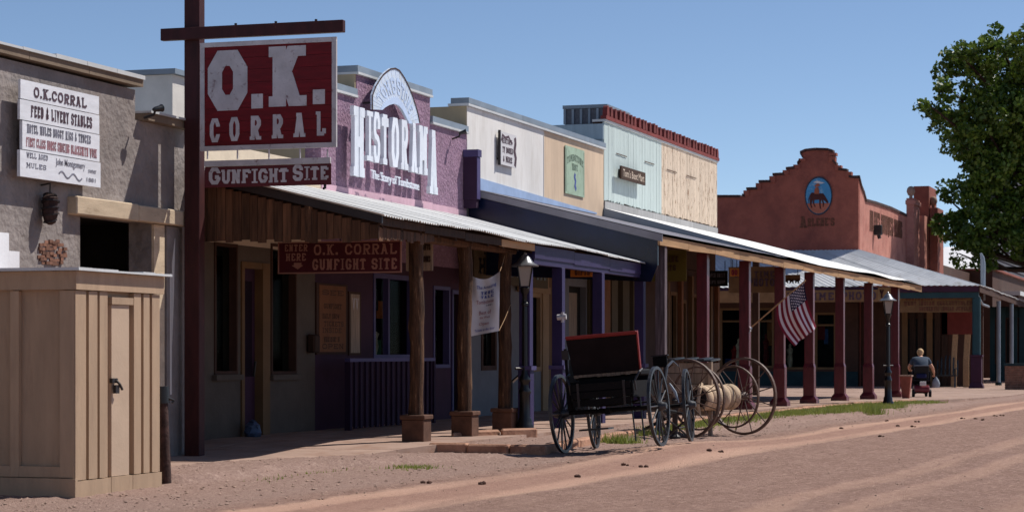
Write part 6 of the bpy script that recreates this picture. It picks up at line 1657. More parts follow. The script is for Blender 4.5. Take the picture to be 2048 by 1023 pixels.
# ------------------------------------------------------------------ the cottonwood tree
def tree():
    tx, ty = 112.0, 8.2
    t = thing('cottonwood_tree', 'large leafy green cottonwood tree filling the upper right edge', 'tree', (tx, ty, 0))
    Zd = dep(tx, ty); s = Zd / FOC
    rt = Vector((math.sin(YAW), -math.cos(YAW), 0)); fw = Vector((math.cos(YAW), math.sin(YAW), 0))
    def W(px, py, d=0): 
        r = (px - 1024) * s; return Vector((0, 0, CAMZ + (HOR - py) * s)) + rt * r + fw * (Zd + d)
    base = W(2110, 0); base.z = 0
    m = MB()
    m.tube([base, base + Vector((.1, .1, 2.5)), W(2090, 560), W(2060, 420), W(2050, 260)], [.75, .55, .45, .3, .12], 12)
    m.build('trunk', 'wood_dark', t, smooth=True)
    # lobes (column, row, radius in px) of the crown silhouette; continues outside the frame to the right
    lobes = [(2030, 95, 42), (1960, 125, 50), (2010, 160, 60), (1925, 120, 34), (1905, 180, 30), (1950, 200, 60), (1870, 215, 26), (1842, 212, 16), (1895, 240, 42), (1960, 270, 62), (2020, 250, 70),
             (1925, 300, 48), (2000, 340, 70), (1950, 350, 46), (1905, 380, 26), (1895, 392, 14), (1935, 400, 40), (1980, 420, 56), (2030, 430, 62), (1900, 445, 34), (1940, 465, 44), (1990, 480, 44), (1925, 505, 26), (1960, 515, 24), (2040, 490, 44),
             (2100, 120, 80), (2110, 260, 110), (2120, 400, 100), (2180, 200, 90), (2200, 330, 90), (2060, 340, 60), (2090, 500, 50), (2240, 250, 70), (2160, 480, 60), (1905, 110, 18), (1990, 75, 22), (2045, 60, 18), (1930, 82, 14)]
    br = MB()
    C, Rr = [], []
    for (px, py, r) in lobes:
        for k in range(2 if r > 30 else 1):
            d = random.uniform(-1, 1) * (55 - .3 * r) * s * 2.2 if r > 30 else random.uniform(-1.5, 1.5)
            C.append(W(px, py, d)); Rr.append(r * s)
        p0 = W(2085, min(540, py + 140)); br.tube([p0, p0.lerp(C[-1], .6) + Vector((0, 0, -.4)), C[-1]], [.16, .09, .03], 6)
    br.build('limbs', 'wood_dark', t)
    N = 62000; Rr = np.array(Rr) * .93; wgt = Rr ** 1.75; wgt /= wgt.sum()
    # twig clusters inside each lobe give clumps and gaps
    ncl = 1500; cidx = rng.choice(len(C), ncl, p=wgt)
    dv = rng.normal(0, 1, (ncl, 3)); dv /= np.linalg.norm(dv, axis=1)[:, None]
    rad = Rr[cidx] * (rng.uniform(.25, 1.0, ncl) ** .5) * rng.choice([.9, 1.0, 1.12], ncl)
    cc = np.array([list(c) for c in C])[cidx] + dv * rad[:, None]
    csz = rng.uniform(.22, .52, ncl)
    k = rng.choice(ncl, N, p=csz ** 2 / (csz ** 2).sum()); off = rng.normal(0, 1, (N, 3)); off /= np.linalg.norm(off, axis=1)[:, None]
    pos = cc[k] + off * (csz[k] * rng.uniform(.55, 1.05, N))[:, None] * np.array([1, 1, .75])
    sz = rng.uniform(.06, .125, N)
    a = rng.normal(0, 1, (N, 3)); a /= np.linalg.norm(a, axis=1)[:, None]
    b = np.cross(a, rng.normal(0, 1, (N, 3))); b /= np.linalg.norm(b, axis=1)[:, None]
    a *= sz[:, None] * 1.25; b *= sz[:, None]
    V = np.stack([pos - a, pos + b * .9 - a * .1, pos + a, pos - b * .9 - a * .1], 1).reshape(-1, 3)
    org = np.array([tx, ty, 0]); V = V - org
    me = bpy.data.meshes.new('crown'); me.vertices.add(len(V)); me.vertices.foreach_set('co', V.ravel().astype(np.float32))
    me.loops.add(N * 4); me.loops.foreach_set('vertex_index', np.arange(N * 4, dtype=np.int32))
    me.polygons.add(N); me.polygons.foreach_set('loop_start', np.arange(0, N * 4, 4, dtype=np.int32)); me.polygons.foreach_set('loop_total', np.full(N, 4, dtype=np.int32))
    me.update(calc_edges=True); me.materials.append(MATS['leaf'])
    o = bpy.data.objects.new('crown', me); COL.objects.link(o); o.parent = t; o['kind'] = 'stuff'
tree()

# ================================================================== STREET THINGS
def lamp(X, Y, z, label, H=3.03):
    t = thing('street_lamp', label, 'street lamp', (X, Y, z), 'black cast iron street lamps'); k = H / 3.03
    o = (X, Y, z)
    m = MB(); m.lathe([(r * k, h * k) for r, h in ((.15, -.02), (.15, .10), (.125, .13), (.12, .2), (.095, .25), (.09, .62), (.105, .66), (.105, .70), (.08, .75), (.075, .82), (.10, .86), (.10, .9), (.06, .97), (.055, 1.05))], o, n=16); m.build('base', 'metal_black', t, smooth=True)
    m = MB(); m.lathe([(r * k, h * k) for r, h in ((.052, 1.051), (.05, 2.0), (.046, 2.12), (.065, 2.14), (.065, 2.18), (.045, 2.2), (.045, 2.32), (.07, 2.36), (.09, 2.44))], o, n=12); m.build('pole', 'metal_black', t, smooth=True)
    m = MB(); m.tube([(X - .22 * k, Y + .1, z + 1.07 * k), (X + .2 * k, Y - .1, z + 1.07 * k)], .02, 6); m.build('ladder_bar', 'metal_black', t)
    # lantern: four tapering panes held by a frame
    hb, ht, wb, wt = 2.445 * k, 2.80 * k, .075 * k, .125 * k
    for q in range(4):
        c, s = math.cos(q * math.pi / 2 + .3), math.sin(q * math.pi / 2 + .3)
        def Q(a, b, h): return Vector((X + c * a - s * b, Y + s * a + c * b, z + h))
        m = MB(); m.prism([Q(wb - .005, -wb + .012, hb + .02), Q(wb - .005, wb - .012, hb + .02), Q(wt - .005, wt - .014, ht - .01), Q(wt - .005, -wt + .014, ht - .01)], Q(-.006, 0, 0) - Q(0, 0, 0)); m.build('pane', 'lamp_glass', t)
        m = MB(); m.tube([Q(wb, wb, hb), Q(wt, wt, ht)], .012, 5); m.build('glazing_bar', 'metal_black', t)
    m = MB(); m.lathe([(.11 * k, 2.425 * k), (.11 * k, 2.444 * k)], o, n=4, sq=True); m.build('lantern_floor', 'metal_black', t)
    m = MB(); m.lathe([(r * k, h * k) for r, h in ((.235, 2.795), (.24, 2.815), (.17, 2.85), (.13, 2.89), (.10, 2.94), (.06, 2.98), (.03, 3.0), (.035, 3.02), (.005, 3.05))], o, n=12); m.build('lantern_roof', 'metal_black', t, smooth=True)
    for e in [c for c in t.children if c.name.startswith('lantern_roof')]: e.data.materials[0] = MATS['lamp_cap']
M('lamp_cap', (120, 122, 126), var=.2, rough=.32, spec=.6, metal=.6, rnd=0)
g = G(1050, 862, .15); lamp(g.x, g.y, .15, 'nearer black street lamp with four sided lantern, beside the purple porch posts')
g = G(1776, 806, .12); lamp(g.x, g.y, float(hground(g.x, g.y)) - .01, 'farther black street lamp with four sided lantern, before the last dark red post')
# slanted reading plaque
def plaque():
    X, Y = 35.0, 11.55
    p = G(1022, 858, .15); X, Y = p.x, p.y
    t = thing('reading_plaque', 'slanted black reading plaque on a post left of the nearer street lamp', 'plaque', (X, Y, .15))
    MB().tube([(X, Y, .1), (X, Y, .98)], .035, 8).build('post', 'metal_black', t)
    m = MB(); a = Vector((X - .0, Y + .16, .82)); m.obox(a, (.02, -.36, .32), (.3, .05, 0), (0.01, .02, .02)); m.build('panel', 'metal_black', t)
plaque()
def junction(px, py, p, label):
    X, Y = p; z = ZAT(py, X, Y); t = thing('hose_bracket', label, 'bracket', (X, Y, z))
    m = MB(); m.tube([(X, Y, z), (X + .02, Y - .16, z + .01)], .05, 8); m.build('body', 'sign_white', t); m = MB(); m.tube([(X, Y - .1, z - .09), (X, Y - .1, z + .09)], .03, 8); m.build('valve', 'sign_white', t)
junction(1129, 634, (XP(1122, 11.2), 11.27), 'small white bracket fixed to the purple post right of the nearer street lamp')
p = REDP[1].location; z_ = ZAT(658, p.x, p.y)

# ------------------------------------------------------------------ flag
def flag():
    X0, Y0 = p.x - .02, p.y - .14
    # pole from post bracket up and out
    tipZ = dep(X0, Y0) - 3.2 * 0
    A = Vector((X0, Y0, ZAT(660, X0, Y0)))
    rt = Vector((math.sin(YAW), -math.cos(YAW), 0)); fwd = Vector((math.cos(YAW), math.sin(YAW), 0)); D = dep(X0, Y0)
    def W(px, py, d=0): Z = D + d; return Vector((0, 0, CAMZ + (HOR - py) * Z / FOC)) + rt * ((px - 1024) / FOC * Z) + fwd * Z
    A = W(1499, 657); tip = W(1608, 563, -.5)
    t = thing('american_flag', 'American flag hanging from a slanted wooden pole on a dark red porch post', 'flag', tuple(A))
    m = MB(); m.tube([A - (tip - A) * .03, tip + (tip - A) * .03], .016, 8); m.build('flag_pole', 'wood_tan', t)
    m = MB(); m.tube([W(1492, 657), A, W(1502, 655, -.05)], .035, 8); m.tube([W(1497, 652), W(1500, 663)], .03, 6); m.build('bracket', 'sign_white', t)
    h0, h1 = tip, W(1553, 612, -.25)           # hoist: canton end at the tip
    f0, f1 = W(1634, 652, -.45), W(1588, 690, -.3)
    nx, ny = 26, 39; m = MB(); S_ = MB()
    def P(s, q, n=0):
        """s along the hoist from the tip, q along the fly"""
        a = h0.lerp(h1, s); b = f0.lerp(f1, s); v = a.lerp(b, q)
        bulge = Vector((-.10, 0, -.0)) * math.sin(math.pi * q) * .0
        side = rt * (-.13 * math.sin(math.pi * q) * (.4 + .6 * s))
        fold = fwd * (.055 * math.sin(s * 8.5 + q * 2.0) * (.3 + q) + .03 * math.sin(s * 17 - q * 4) * q)
        return v + side + fold - fwd * n + Vector((0, 0, -.03 * abs(math.sin(s * 8.5)) * q))
    ns, nq = 39, 30
    for i in range(ns + 1):
        for j in range(nq + 1): m.v.append(tuple(P(i / ns, j / nq)))
    for i in range(ns):
        for j in range(nq):
            a = i * (nq + 1) + j; m.f.append((a, a + 1, a + nq + 2, a + nq + 1))
            st = i * 13 // ns; m.mi.append(2 if (st < 7 and j / nq < .4) else (0 if st % 2 == 0 else 1))
    c = m.build('cloth', ['flag_red', 'flag_white', 'flag_blue'], t, smooth=True)
    for r in range(9):
        for k in range(6 if r % 2 == 0 else 5):
            s = (r + 1) / 10 * 7 / 13; q = (.4) * ((k + .5) / 6 if r % 2 == 0 else (k + 1) / 6)
            ctr = P(s, q, .008); e1 = (P(s + .01, q) - P(s - .01, q)).normalized(); e2 = (P(s, q + .01) - P(s, q - .01)).normalized()
            pts = [ctr + (e1 * math.cos(2 * math.pi * i / 10) + e2 * math.sin(2 * math.pi * i / 10)) * (.024 if i % 2 == 0 else .012) for i in range(10)]
            b = len(S_.v); S_.v += [tuple(x) for x in pts]; S_.f.append(tuple(range(b, b + 10))); S_.mi.append(0)
    S_.build('stars', 'flag_white', c, kind='stuff')
flag()

# ------------------------------------------------------------------ wagon
def make_wheel(mb_rim, mb_sp, mb_hub, o, ax, Rw, w=.045, t=.045, ns=14, spr=.014, hub=.075, hubl=.24, dish=.0, tyre=None):
    o = Vector(o); ax = Vector(ax).normalized(); a = ax.orthogonal().normalized()
    if abs(ax.z) < .9:
        up = Vector((0, 0, 1)); a = (up - ax * ax.dot(up)).normalized()
    c = ax.cross(a)
    mb_rim.ring(o, ax, Rw - t / 2, w, t, 44)
    for k in range(ns):
        th = 2 * math.pi * (k + .5) / ns; d = a * math.cos(th) + c * math.sin(th)
        mb_sp.tube([o + d * hub * .6, o + d * (Rw * .5), o + d * (Rw - t)], [spr * 1.25, spr, spr * .85], 6)
    mb_hub.lathe([(hub * .6, -hubl / 2), (hub * .8, -hubl * .3), (hub, -.04), (hub, .04), (hub * .8, hubl * .3), (hub * .55, hubl / 2)], o, ax, 12)
def wheel(parent, o, ax, Rw, mat='wagon_wheel', rimmat=None, **k):
    w_ = MB(); s = MB(); h = MB(); make_wheel(w_, s, h, o, ax, Rw, **k)
    rim = w_.build('wheel', rimmat or mat, parent); s.build('spokes', mat, rim, smooth=True); h.build('hub', mat, rim, smooth=True); return rim
def wagon():
    c = Vector((30.95, 8.55, 0))
    zl, zr = .015, .135                      # ground under the left and right rear wheels
    t = thing('black_wagon', 'black horse wagon with a red edged tilted seat back parked against the kerb', 'wagon', tuple(c))
    roll = math.atan2(zr - zl, 1.46)
    fx, fy_ = Vector((1, 0, 0)), Vector((0, math.cos(roll), -math.sin(roll))); fz = Vector((0, math.sin(roll), math.cos(roll)))
    base = c + Vector((0, 0, (zl + zr) / 2))
    def L(x, y, z): return base + fx * x + fy_ * y + fz * z
    def lb(m, x0, x1, y0, y1, z0, z1, mi=0): m.obox(L(x0, y0, z0), fx * (x1 - x0), fy_ * (y1 - y0), fz * (z1 - z0), mi); return m
    rr, rf = .58, .555; tr = .735
    for y in (tr, -tr): wheel(t, L(0, y, rr), fy_ + fx * -.0, rr)
    st = math.radians(-7); fax = fy_ * math.cos(st) + fx * math.sin(st); wb = 1.75
    for y in (tr, -tr): wheel(t, L(wb, 0, rf) + fax * y, fax, rf)
    m = MB(); m.tube([L(0, -tr, rr), L(0, tr, rr)], .032, 8); m.build('rear_axle', 'wagon_black', t)
    m = MB(); m.tube([L(wb, 0, rf) - fax * tr, L(wb, 0, rf) + fax * tr], .032, 8); m.build('front_axle', 'wagon_black', t)
    m = MB(); lb(m, -.15, wb + .1, -.04, .04, rr - .06, rr + .02); m.build('reach_pole', 'wagon_black', t)
    # leaf springs
    for x in (0, wb):
        for sgn in (1, -1):
            m = MB()
            for q in range(2):
                pts = [L(x + .0, sgn * .46 * math.cos(a) + 0, rr + .13 + (.09 if q else -.06) * math.sin(a)) for a in np.linspace(0, math.pi, 9)]
                m.tube(pts, .016, 5)
            m.build('leaf_spring', 'wagon_black', t)
            break
    # body
    m = MB(); lb(m, -.35, .95, -.46, .46, .80, .84); m.build('floor', 'wagon_black', t)
    for y in (-.47, .45):
        m = MB(); lb(m, -.36, .9, y, y + .02, .74, .98); m.build('side_panel', 'wagon_black', t)
    for a_, b_ in ((.66, .755), (.77, .865), (.88, .985)):
        m = MB(); lb(m, -.38, -.361, -.44, .44, a_, b_); m.build('tail_board', 'wagon_black', t)
    for y in (-.36, .33):
        m = MB(); lb(m, -.392, -.3805, y, y + .035, .64, 1.0); m.build('iron_strap', 'metal_dark', t)
    for y in (-.5, .48):
        m = MB(); m.tube([L(-.3, y, .84), L(-.34, y, .98), L(-.28, y * 1.12, 1.1), L(-.1, y * 1.12, 1.14)], .016, 6); m.build('seat_iron', 'wagon_wheel', t)
    m = MB(); lb(m, .951, .97, -.47, .47, .80, 1.1); m.build('dash_board', 'wagon_black', t)
    # spring seat with upright back facing the viewer
    m = MB(); lb(m, .02, .62, -.50, .50, 1.05, 1.14); m.build('seat', 'wagon_black', t, bevel=.02)
    m = MB(); lb(m, -.02, .02, -.42, .42, .86, 1.049); m.build('seat_riser', 'wagon_black', t)
    def bk(u, v, n=0):       # seat back: v 0 bottom .. 1 top, leaning towards the viewer
        x = -.02 - .16 * v - n; return L(x, u * (.50 + .035 * v), 1.12 + .56 * v)
    m = MB(); m.prism([bk(1, 0), bk(-1, 0), bk(-1, .93), bk(1, .93)], fx * .05); m.build('seat_back', 'seat_dark', t)
    m = MB(); m.prism([bk(1, .932, .012), bk(-1, .932, .012), bk(-1, 1.03, .012), bk(1, 1.03, .012)], fx * .07); m.build('top_rail', 'wagon_red', t, bevel=.01)
    m = MB(); m.prism([bk(-1.0, .0, .012), bk(-1.04, .0, .012), bk(-1.035, 1.03, .012), bk(-1.0, .93, .012)], fx * .06); m.build('edge_rail', 'wagon_red', t)
    m = MB()
    n = 14
    for k in range(n):
        u0, u1 = 1 - 2 * k / n, 1 - 2 * (k + .93) / n; d = random.uniform(-.025, .01)
        m.prism([bk(u0, -.0, .01), bk(u1, -.0, .01), bk(u1, -.07 + d, .01), bk(u0, -.07 + d, .01)], fx * .015)
    m.build('torn_fringe', 'wood_weather', t)
    # lantern post, step, fender, whip socket
    m = MB(); lb(m, -.1, -.06, .56, .60, .62, 1.52); m.build('side_post', 'wagon_black', t)
    m = MB(); lb(m, -.12, -.04, .53, .63, 1.36, 1.50); m.build('side_lamp', 'metal_dark', t)
    m = MB(); lb(m, .0, .5, .52, .64, .55, 1.02); m.build('tool_box', 'wagon_black', t)
    for y in (.52, -.56):
        m = MB(); m.tube([L(wb - .55, y, .95), L(wb - .35, y, 1.16), L(wb, y, 1.24), L(wb + .3, y, 1.16)], .02, 6); m.build('fender', 'wagon_wheel', t)
    m = MB(); m.tube([L(.1, -.3, .80), L(.1, -.33, .1)], .012, 6); m.tube([L(.1, -.44, .80), L(.1, -.46, .1)], .012, 6); m.build('prop_rod', 'metal_black', t)
    m = MB(); lb(m, .2, .5, .1, .55, .30, .325); m.tube([L(.35, .3, .32), L(.35, .3, .8)], .012, 5); m.build('step', 'metal_black', t)
    # pole lying forward
    m = MB(); m.tube([L(wb, -.1, rf), L(wb + 1.2, -.25, rf - .1)], .03, 6); m.build('shaft', 'wagon_black', t)
    m = MB(); lb(m, wb - .1, wb - .06, -.50, -.28, 1.16, 1.33); m.build('front_panel', 'wagon_black', t)
    m = MB(); lb(m, wb - .11, wb - .05, -.52, -.26, 1.331, 1.35); m.tube([L(wb - .08, -.45, .6), L(wb - .08, -.45, 1.16)], .02, 6); m.build('panel_rail', 'metal_dark', t)
wagon()
def planks_heap():
    pass

# ------------------------------------------------------------------ hose cart
def hose_cart():
    fwd = Vector((math.cos(YAW), math.sin(YAW), 0)); rt = Vector((math.sin(YAW), -math.cos(YAW), 0))
    def W(px, Z): return rt * ((px - 1024) / FOC * Z) + fwd * Z
    a, b = W(1373, 38.4), W(1487, 39.8)
    ha, hb = float(hground(a.x, a.y)), float(hground(b.x, b.y))
    Rw = .70
    a.z, b.z = Rw - .02 + ha, Rw - .0 + hb
    t = thing('hose_cart', 'antique two wheeled hose cart with tan canvas hose wound on its drum', 'hose cart', (a.x, a.y, 0))
    ax = (b - a).normalized()
    for o in (a, b): wheel(t, o, ax, Rw, 'iron_rim', w=.055, t=.042, ns=12, spr=.011, hub=.08, hubl=.2)
    m = MB(); m.tube([a - ax * .05, b + ax * .05], .028, 8); m.build('axle', 'metal_dark', t)
    dL = (b - a).length
    d0, d1 = a + ax * dL * .20, a + ax * dL * .80
    for k, (o, r_) in enumerate(((d0, .55), (d1, .55))):
        m = MB(); m.ring(o, ax, r_, .04, .03, 40); rim = m.build('reel_hoop', 'iron_rim', t)
        m = MB(); up = Vector((0, 0, 1)); cc = ax.cross(up)
        for q in range(8):
            th = q * math.pi / 4 + .2; d = up * math.cos(th) + cc * math.sin(th); m.tube([o, o + d * r_], .008, 5)
        m.build('hoop_spokes', 'iron_rim', rim)
    m = MB(); m.lathe([(.16, 0), (.16, (d1 - d0).length)], d0, ax, 16); m.build('drum', 'metal_dark', t)
    n = 6; seg = (d1 - d0).length * .96 / n
    for k in range(n):
        o = d0 + ax * (.02 + seg * (k + .5)); r_ = .225 + random.uniform(-.016, .014); tilt = (ax + Vector((0, 0, random.uniform(-.06, .06)))).normalized()
        m = MB(); hw = seg * .46
        prof = [(r_ - .06, -hw), (r_ - .01, -hw), (r_, -hw * .8), (r_ + .012, -hw * .3), (r_ + .012, hw * .3), (r_, hw * .8), (r_ - .01, hw), (r_ - .06, hw)]
        m.lathe(prof, o, tilt, 28); m.build('hose_coil', 'hose_tan', t, smooth=True)
    m = MB(); o = d0 + ax * .1; m.tube([o + Vector((0, 0, .25)), o + Vector((-.12, 0, .18)), o + Vector((-.2, .02, -.1)), o + Vector((-.15, 0, -.3))], .035, 8); m.build('hose_end', 'hose_tan', t)
    # tongue
    m = MB(); side = Vector((-ax.y, ax.x, 0)); mid = (a + b) / 2; m.tube([mid, mid + side * 1.1 + Vector((0, 0, -.4)), mid + side * 1.6 + Vector((0, 0, -.62))], .03, 6); m.build('tongue', 'metal_dark', t)
hose_cart()
def pump_box():
    # weathered crate and hand pump between wagon and cart
    X0, Y0 = 38.2, 9.55
    xa = 38.4; y1, y0 = YX(1322, xa), YX(1424, xa); z1 = ZX(1370, 724, xa)
    h = float(hground(xa, (y0 + y1) / 2))
    t = thing('wooden_bin', 'weathered wooden bin with a black lid behind the wagon and the hose cart', 'bin', (xa, y0, h))
    z0 = ZX(1370, 830, xa)
    n = 5
    for k in range(n):
        a, b = z0 + (z1 - z0) * k / n, z0 + (z1 - z0) * (k + 1) / n - .012; MB().box(xa, xa + .03, y0 + .07, y1, a, b).build('plank', 'wood_weather', t)
    MB().box(xa + .04, xa + .7, y0 + .02, y1, z0, z1 - .01).build('inner_box', 'wood_dark', t)
    for y in (y0, y1 + .002): MB().box(xa - .03, xa + .06, y, y + .065, h, z1 + .01).build('corner_post', 'wood_weather', t)
    for k in range(7):
        y = y0 + (y1 - y0) * k / 7; m = MB(); m.obox((xa - .06, y, z1 + .012), (.75, 0, .03), (0, (y1 - y0) / 7 - .01, 0), (0, 0, .03 + .02 * (k % 2))); m.build('lid_board', 'metal_black', t)
    xp = 37.0; y_ = YX(1350, xp); zt = ZX(1350, 766, xp)
    t = thing('hand_pump', 'small cast iron hand pump with grey lever in front of the wooden bin', 'pump', (xp, y_, h))
    hh = float(hground(xp, y_))
    m = MB(); m.lathe([(.1, -.02), (.1, .04), (.05, .08), (.05, .5), (.065, .52), (.065, .66), (.03, .7)], (xp, y_, hh), n=12); m.build('barrel', 'metal_dark', t, smooth=True)
    m = MB(); m.tube([(xp, y_ - .06, hh + .62), (xp, y_ + .0, hh + .8), (xp, y_ + .06, zt - .06), (xp, y_ + .1, zt)], [.02, .03, .024, .014], 8); m.build('lever', 'flashing', t, smooth=True)
    m = MB(); m.tube([(xp, y_, hh + .45), (xp - .05, y_ - .14, hh + .44), (xp - .05, y_ - .18, hh + .36)], .022, 8); m.build('spout', 'metal_dark', t)
    # sawhorse-like stand of crossed sticks by the kerb
    X_ = 36.2; y_ = YX(1355, X_); hh = float(hground(X_, y_))
    t = thing('iron_trestle', 'small rusty crossed leg iron trestle between the right wagon wheels and the hose cart', 'trestle', (X_, y_, hh))
    for s in (-1, 1): MB().tube([(X_ + .05 * s, y_ + .3 * s, hh - .01), (X_, y_, hh + .22), (X_ - .02 * s, y_ - .26 * s, hh + .42)], .018, 6).build('leg', 'metal_dark', t)
    MB().tube([(X_, y_ + .02, hh + .2), (X_ + .7, y_ - .02, hh + .22)], .016, 6).build('bar', 'metal_dark', t)
pump_box()
# edging stones by the log posts
for k, (pa, pb, py, lab) in enumerate(((905, 945, 875, 'rough edging stone at the foot of the middle log post'), (948, 1000, 873, 'long rough edging stone between the log posts'), (1004, 1075, 872, 'edging stone at the foot of the nearer street lamp'))):
    g0, g1 = G(pa, py, .13), G(pb, py - 2, .13); t = MB()
    d = g1 - g0; t.obox((g0.x, g0.y, .08), d, (.22, .1, 0), (0, 0, .13 + .02 * k)); tagp(t.build('edging_stone', 'kerb_mat', None, bevel=.025), lab, 'stone')

# ------------------------------------------------------------------ person on the mobility scooter
def skin_mesh(name, verts, edges, mat, parent, root=0, sub=2):
    me = bpy.data.meshes.new(name); me.from_pydata([tuple(v[:3]) for v in verts], edges, []); o = bpy.data.objects.new(name, me); COL.objects.link(o)
    md = o.modifiers.new('skin', 'SKIN'); sk = me.skin_vertices[0].data if me.skin_vertices else None
    if sk is None:
        bm = bmesh.new(); bm.from_mesh(me); bm.verts.layers.skin.verify(); bm.to_mesh(me); bm.free(); sk = me.skin_vertices[0].data
    for i, v in enumerate(verts): sk[i].radius = (v[3], v[4] if len(v) > 4 else v[3]); sk[i].use_root = (i == root)
    s = o.modifiers.new('sub', 'SUBSURF'); s.levels = sub; s.render_levels = sub
    dg = bpy.context.evaluated_depsgraph_get(); me2 = bpy.data.meshes.new_from_object(o.evaluated_get(dg)); me2.name = name
    o.modifiers.clear(); o.data = me2; me2.materials.clear(); me2.materials.append(MATS[mat])
    me2.polygons.foreach_set('use_smooth', [True] * len(me2.polygons)); o.parent = parent; return o
def rider():
    g = G(1842, 793, .07); c = Vector((g.x, g.y, .07))
    yaw = math.atan2(c.y, c.x)        # rolling away from the viewer
    t = thing('person', 'person seen from behind in a slate blue shirt, leaning forward on a mobility scooter', 'person', tuple(c))
    ORG[t.name] = Vector((0, 0, 0)); t.rotation_euler = (0, 0, yaw + .06)
    # local frame: x forward, y left, z up
    body = [(0, 0, .62, .19, .19), (.02, 0, .78, .20, .17), (.10, 0, .98, .19, .15), (.20, 0, 1.14, .20, .14), (.30, 0, 1.25, .08, .08), (.38, 0, 1.33, .055, .055),
            (.22, .20, 1.15, .085, .085), (.26, .36, .96, .06, .06), (.44, .33, .86, .045, .045), (.52, .31, .86, .04, .025), (.57, .30, .84, .02, .02),
            (.22, -.20, 1.15, .085, .085), (.20, -.37, .93, .06, .06), (.32, -.42, .78, .045, .045), (.38, -.43, .72, .04, .025), (.42, -.43, .68, .02, .02),
            (.08, .13, .6, .12, .12), (.42, .15, .6, .095, .095), (.5, .15, .3, .06, .06), (.5, .15, .14, .05, .05), (.62, .15, .11, .045, .04),
            (.08, -.13, .6, .12, .12), (.42, -.15, .6, .095, .095), (.5, -.15, .3, .06, .06), (.5, -.15, .14, .05, .05), (.62, -.15, .11, .045, .04)]
    ed = [(0, 1), (1, 2), (2, 3), (3, 4), (4, 5), (3, 6), (6, 7), (7, 8), (8, 9), (9, 10), (3, 11), (11, 12), (12, 13), (13, 14), (14, 15), (0, 16), (16, 17), (17, 18), (18, 19), (19, 20), (0, 21), (21, 22), (22, 23), (23, 24), (24, 25)]
    skin_mesh('body', body, ed, 'skin', t)
    # shirt over the torso and upper arms
    sh = [(-.01, 0, .64, .235, .22), (.02, 0, .80, .245, .215), (.10, 0, 1.00, .235, .19), (.19, 0, 1.14, .225, .165), (.27, 0, 1.22, .13, .11), (.215, .22, 1.15, .115, .115), (.25, .335, 1.0, .085, .085), (.215, -.22, 1.15, .115, .115), (.205, -.335, 1.0, .085, .085)]
    skin_mesh('shirt', sh, [(0, 1), (1, 2), (2, 3), (3, 4), (3, 5), (5, 6), (3, 7), (7, 8)], 'shirt', t)
    tr = [(0, 0, .58, .2, .2), (.1, .13, .6, .14, .14), (.42, .15, .6, .11, .11), (.5, .15, .34, .08, .08), (.5, .15, .2, .07, .07), (.1, -.13, .6, .14, .14), (.42, -.15, .6, .11, .11), (.5, -.15, .34, .08, .08), (.5, -.15, .2, .07, .07)]
    skin_mesh('trousers', tr, [(0, 1), (1, 2), (2, 3), (3, 4), (0, 5), (5, 6), (6, 7), (7, 8)], 'plastic_black', t)
    def sph(m, o, r, n=14, sx=1, sy=1, sz=1):
        m.lathe([(max(.001, math.sin(math.pi * k / 8)) * r, -math.cos(math.pi * k / 8) * r) for k in range(9)], (0, 0, 0), n=n)
        k = len(m.v) - 9 * n; m.v[k:] = [(o[0] + a * sx, o[1] + b * sy, o[2] + d * sz) for a, b, d in m.v[k:]]
    m = MB(); sph(m, (.42, 0, 1.385), .095, sx=1.05, sy=.86, sz=1.2)
    m.tube([(.51, 0, 1.39), (.54, 0, 1.36)], [.018, .014], 6)
    for s in (1, -1): sph(m, (.41, .083 * s, 1.38), .028, 8, sy=.4); sph(m, (.505, .035 * s, 1.41), .012, 6)
    m.tube([(.508, .025, 1.335), (.512, -.025, 1.335)], .006, 5); m.build('head', 'skin', t, smooth=True)
    m = MB(); sph(m, (.395, 0, 1.42), .112, sx=1.0, sy=.98, sz=1.08); sph(m, (.35, 0, 1.37), .085, sx=.9, sy=1.0, sz=1.0); m.build('hair', 'hair', t, smooth=True)
    # hands with fingers
    for s, o in ((1, Vector((.56, .30, .85))), (-1, Vector((.42, -.43, .68)))):
        m = MB()
        for k in range(4): m.tube([o + Vector((0, (k - 1.5) * .019, 0)), o + Vector((.035, (k - 1.5) * .02, 0)), o + Vector((.05, (k - 1.5) * .02, -.03 - .004 * (k % 3))), o + Vector((.035, (k - 1.5) * .02, -.05))], [.01, .009, .008, .007], 6)
        m.tube([o + Vector((-.02, -.03 * s, 0)), o + Vector((.01, -.05 * s, -.01)), o + Vector((.03, -.045 * s, -.03))], [.011, .01, .008], 6); m.build('hand', 'skin', t, smooth=True)
    # scooter
    s = thing('mobility_scooter', 'dark red mobility scooter with black seat under the person in the slate blue shirt', 'scooter', tuple(c)); ORG[s.name] = Vector((0, 0, 0)); s.rotation_euler = t.rotation_euler
    m = MB(); m.box(-.42, .78, -.2, .2, .12, .2); m.build('deck', 'plastic_black', s, bevel=.02)
    m = MB(); m.prism([(-.5, -.24, .16), (-.5, -.24, .3), (-.4, -.24, .38), (.1, -.24, .38), (.16, -.24, .2)], (0, .48, 0)); m.build('motor_cover', 'scooter_red', s, bevel=.03)
    m = MB(); m.box(-.28, .24, -.25, .25, .50, .58); m.build('seat', 'plastic_black', s, bevel=.03)
    m = MB(); m.tube([(-.05, 0, .38), (-.05, 0, .5)], .05, 8); m.build('seat_post', 'plastic_black', s)
    m = MB(); m.prism([(-.28, -.235, .58), (-.24, -.235, .58), (-.30, -.225, 1.0), (-.34, -.225, 1.0)], (0, .46, 0)); m.build('seat_back', 'plastic_black', s, bevel=.03)
    m = MB(); m.box(-.345, -.28, -.235, .235, .985, 1.01); m.build('back_trim', 'flashing', s)
    m = MB(); m.box(-.39, -.29, -.15, .17, .60, .74); m.build('rear_pouch', 'fabric_blue', s, bevel=.03)
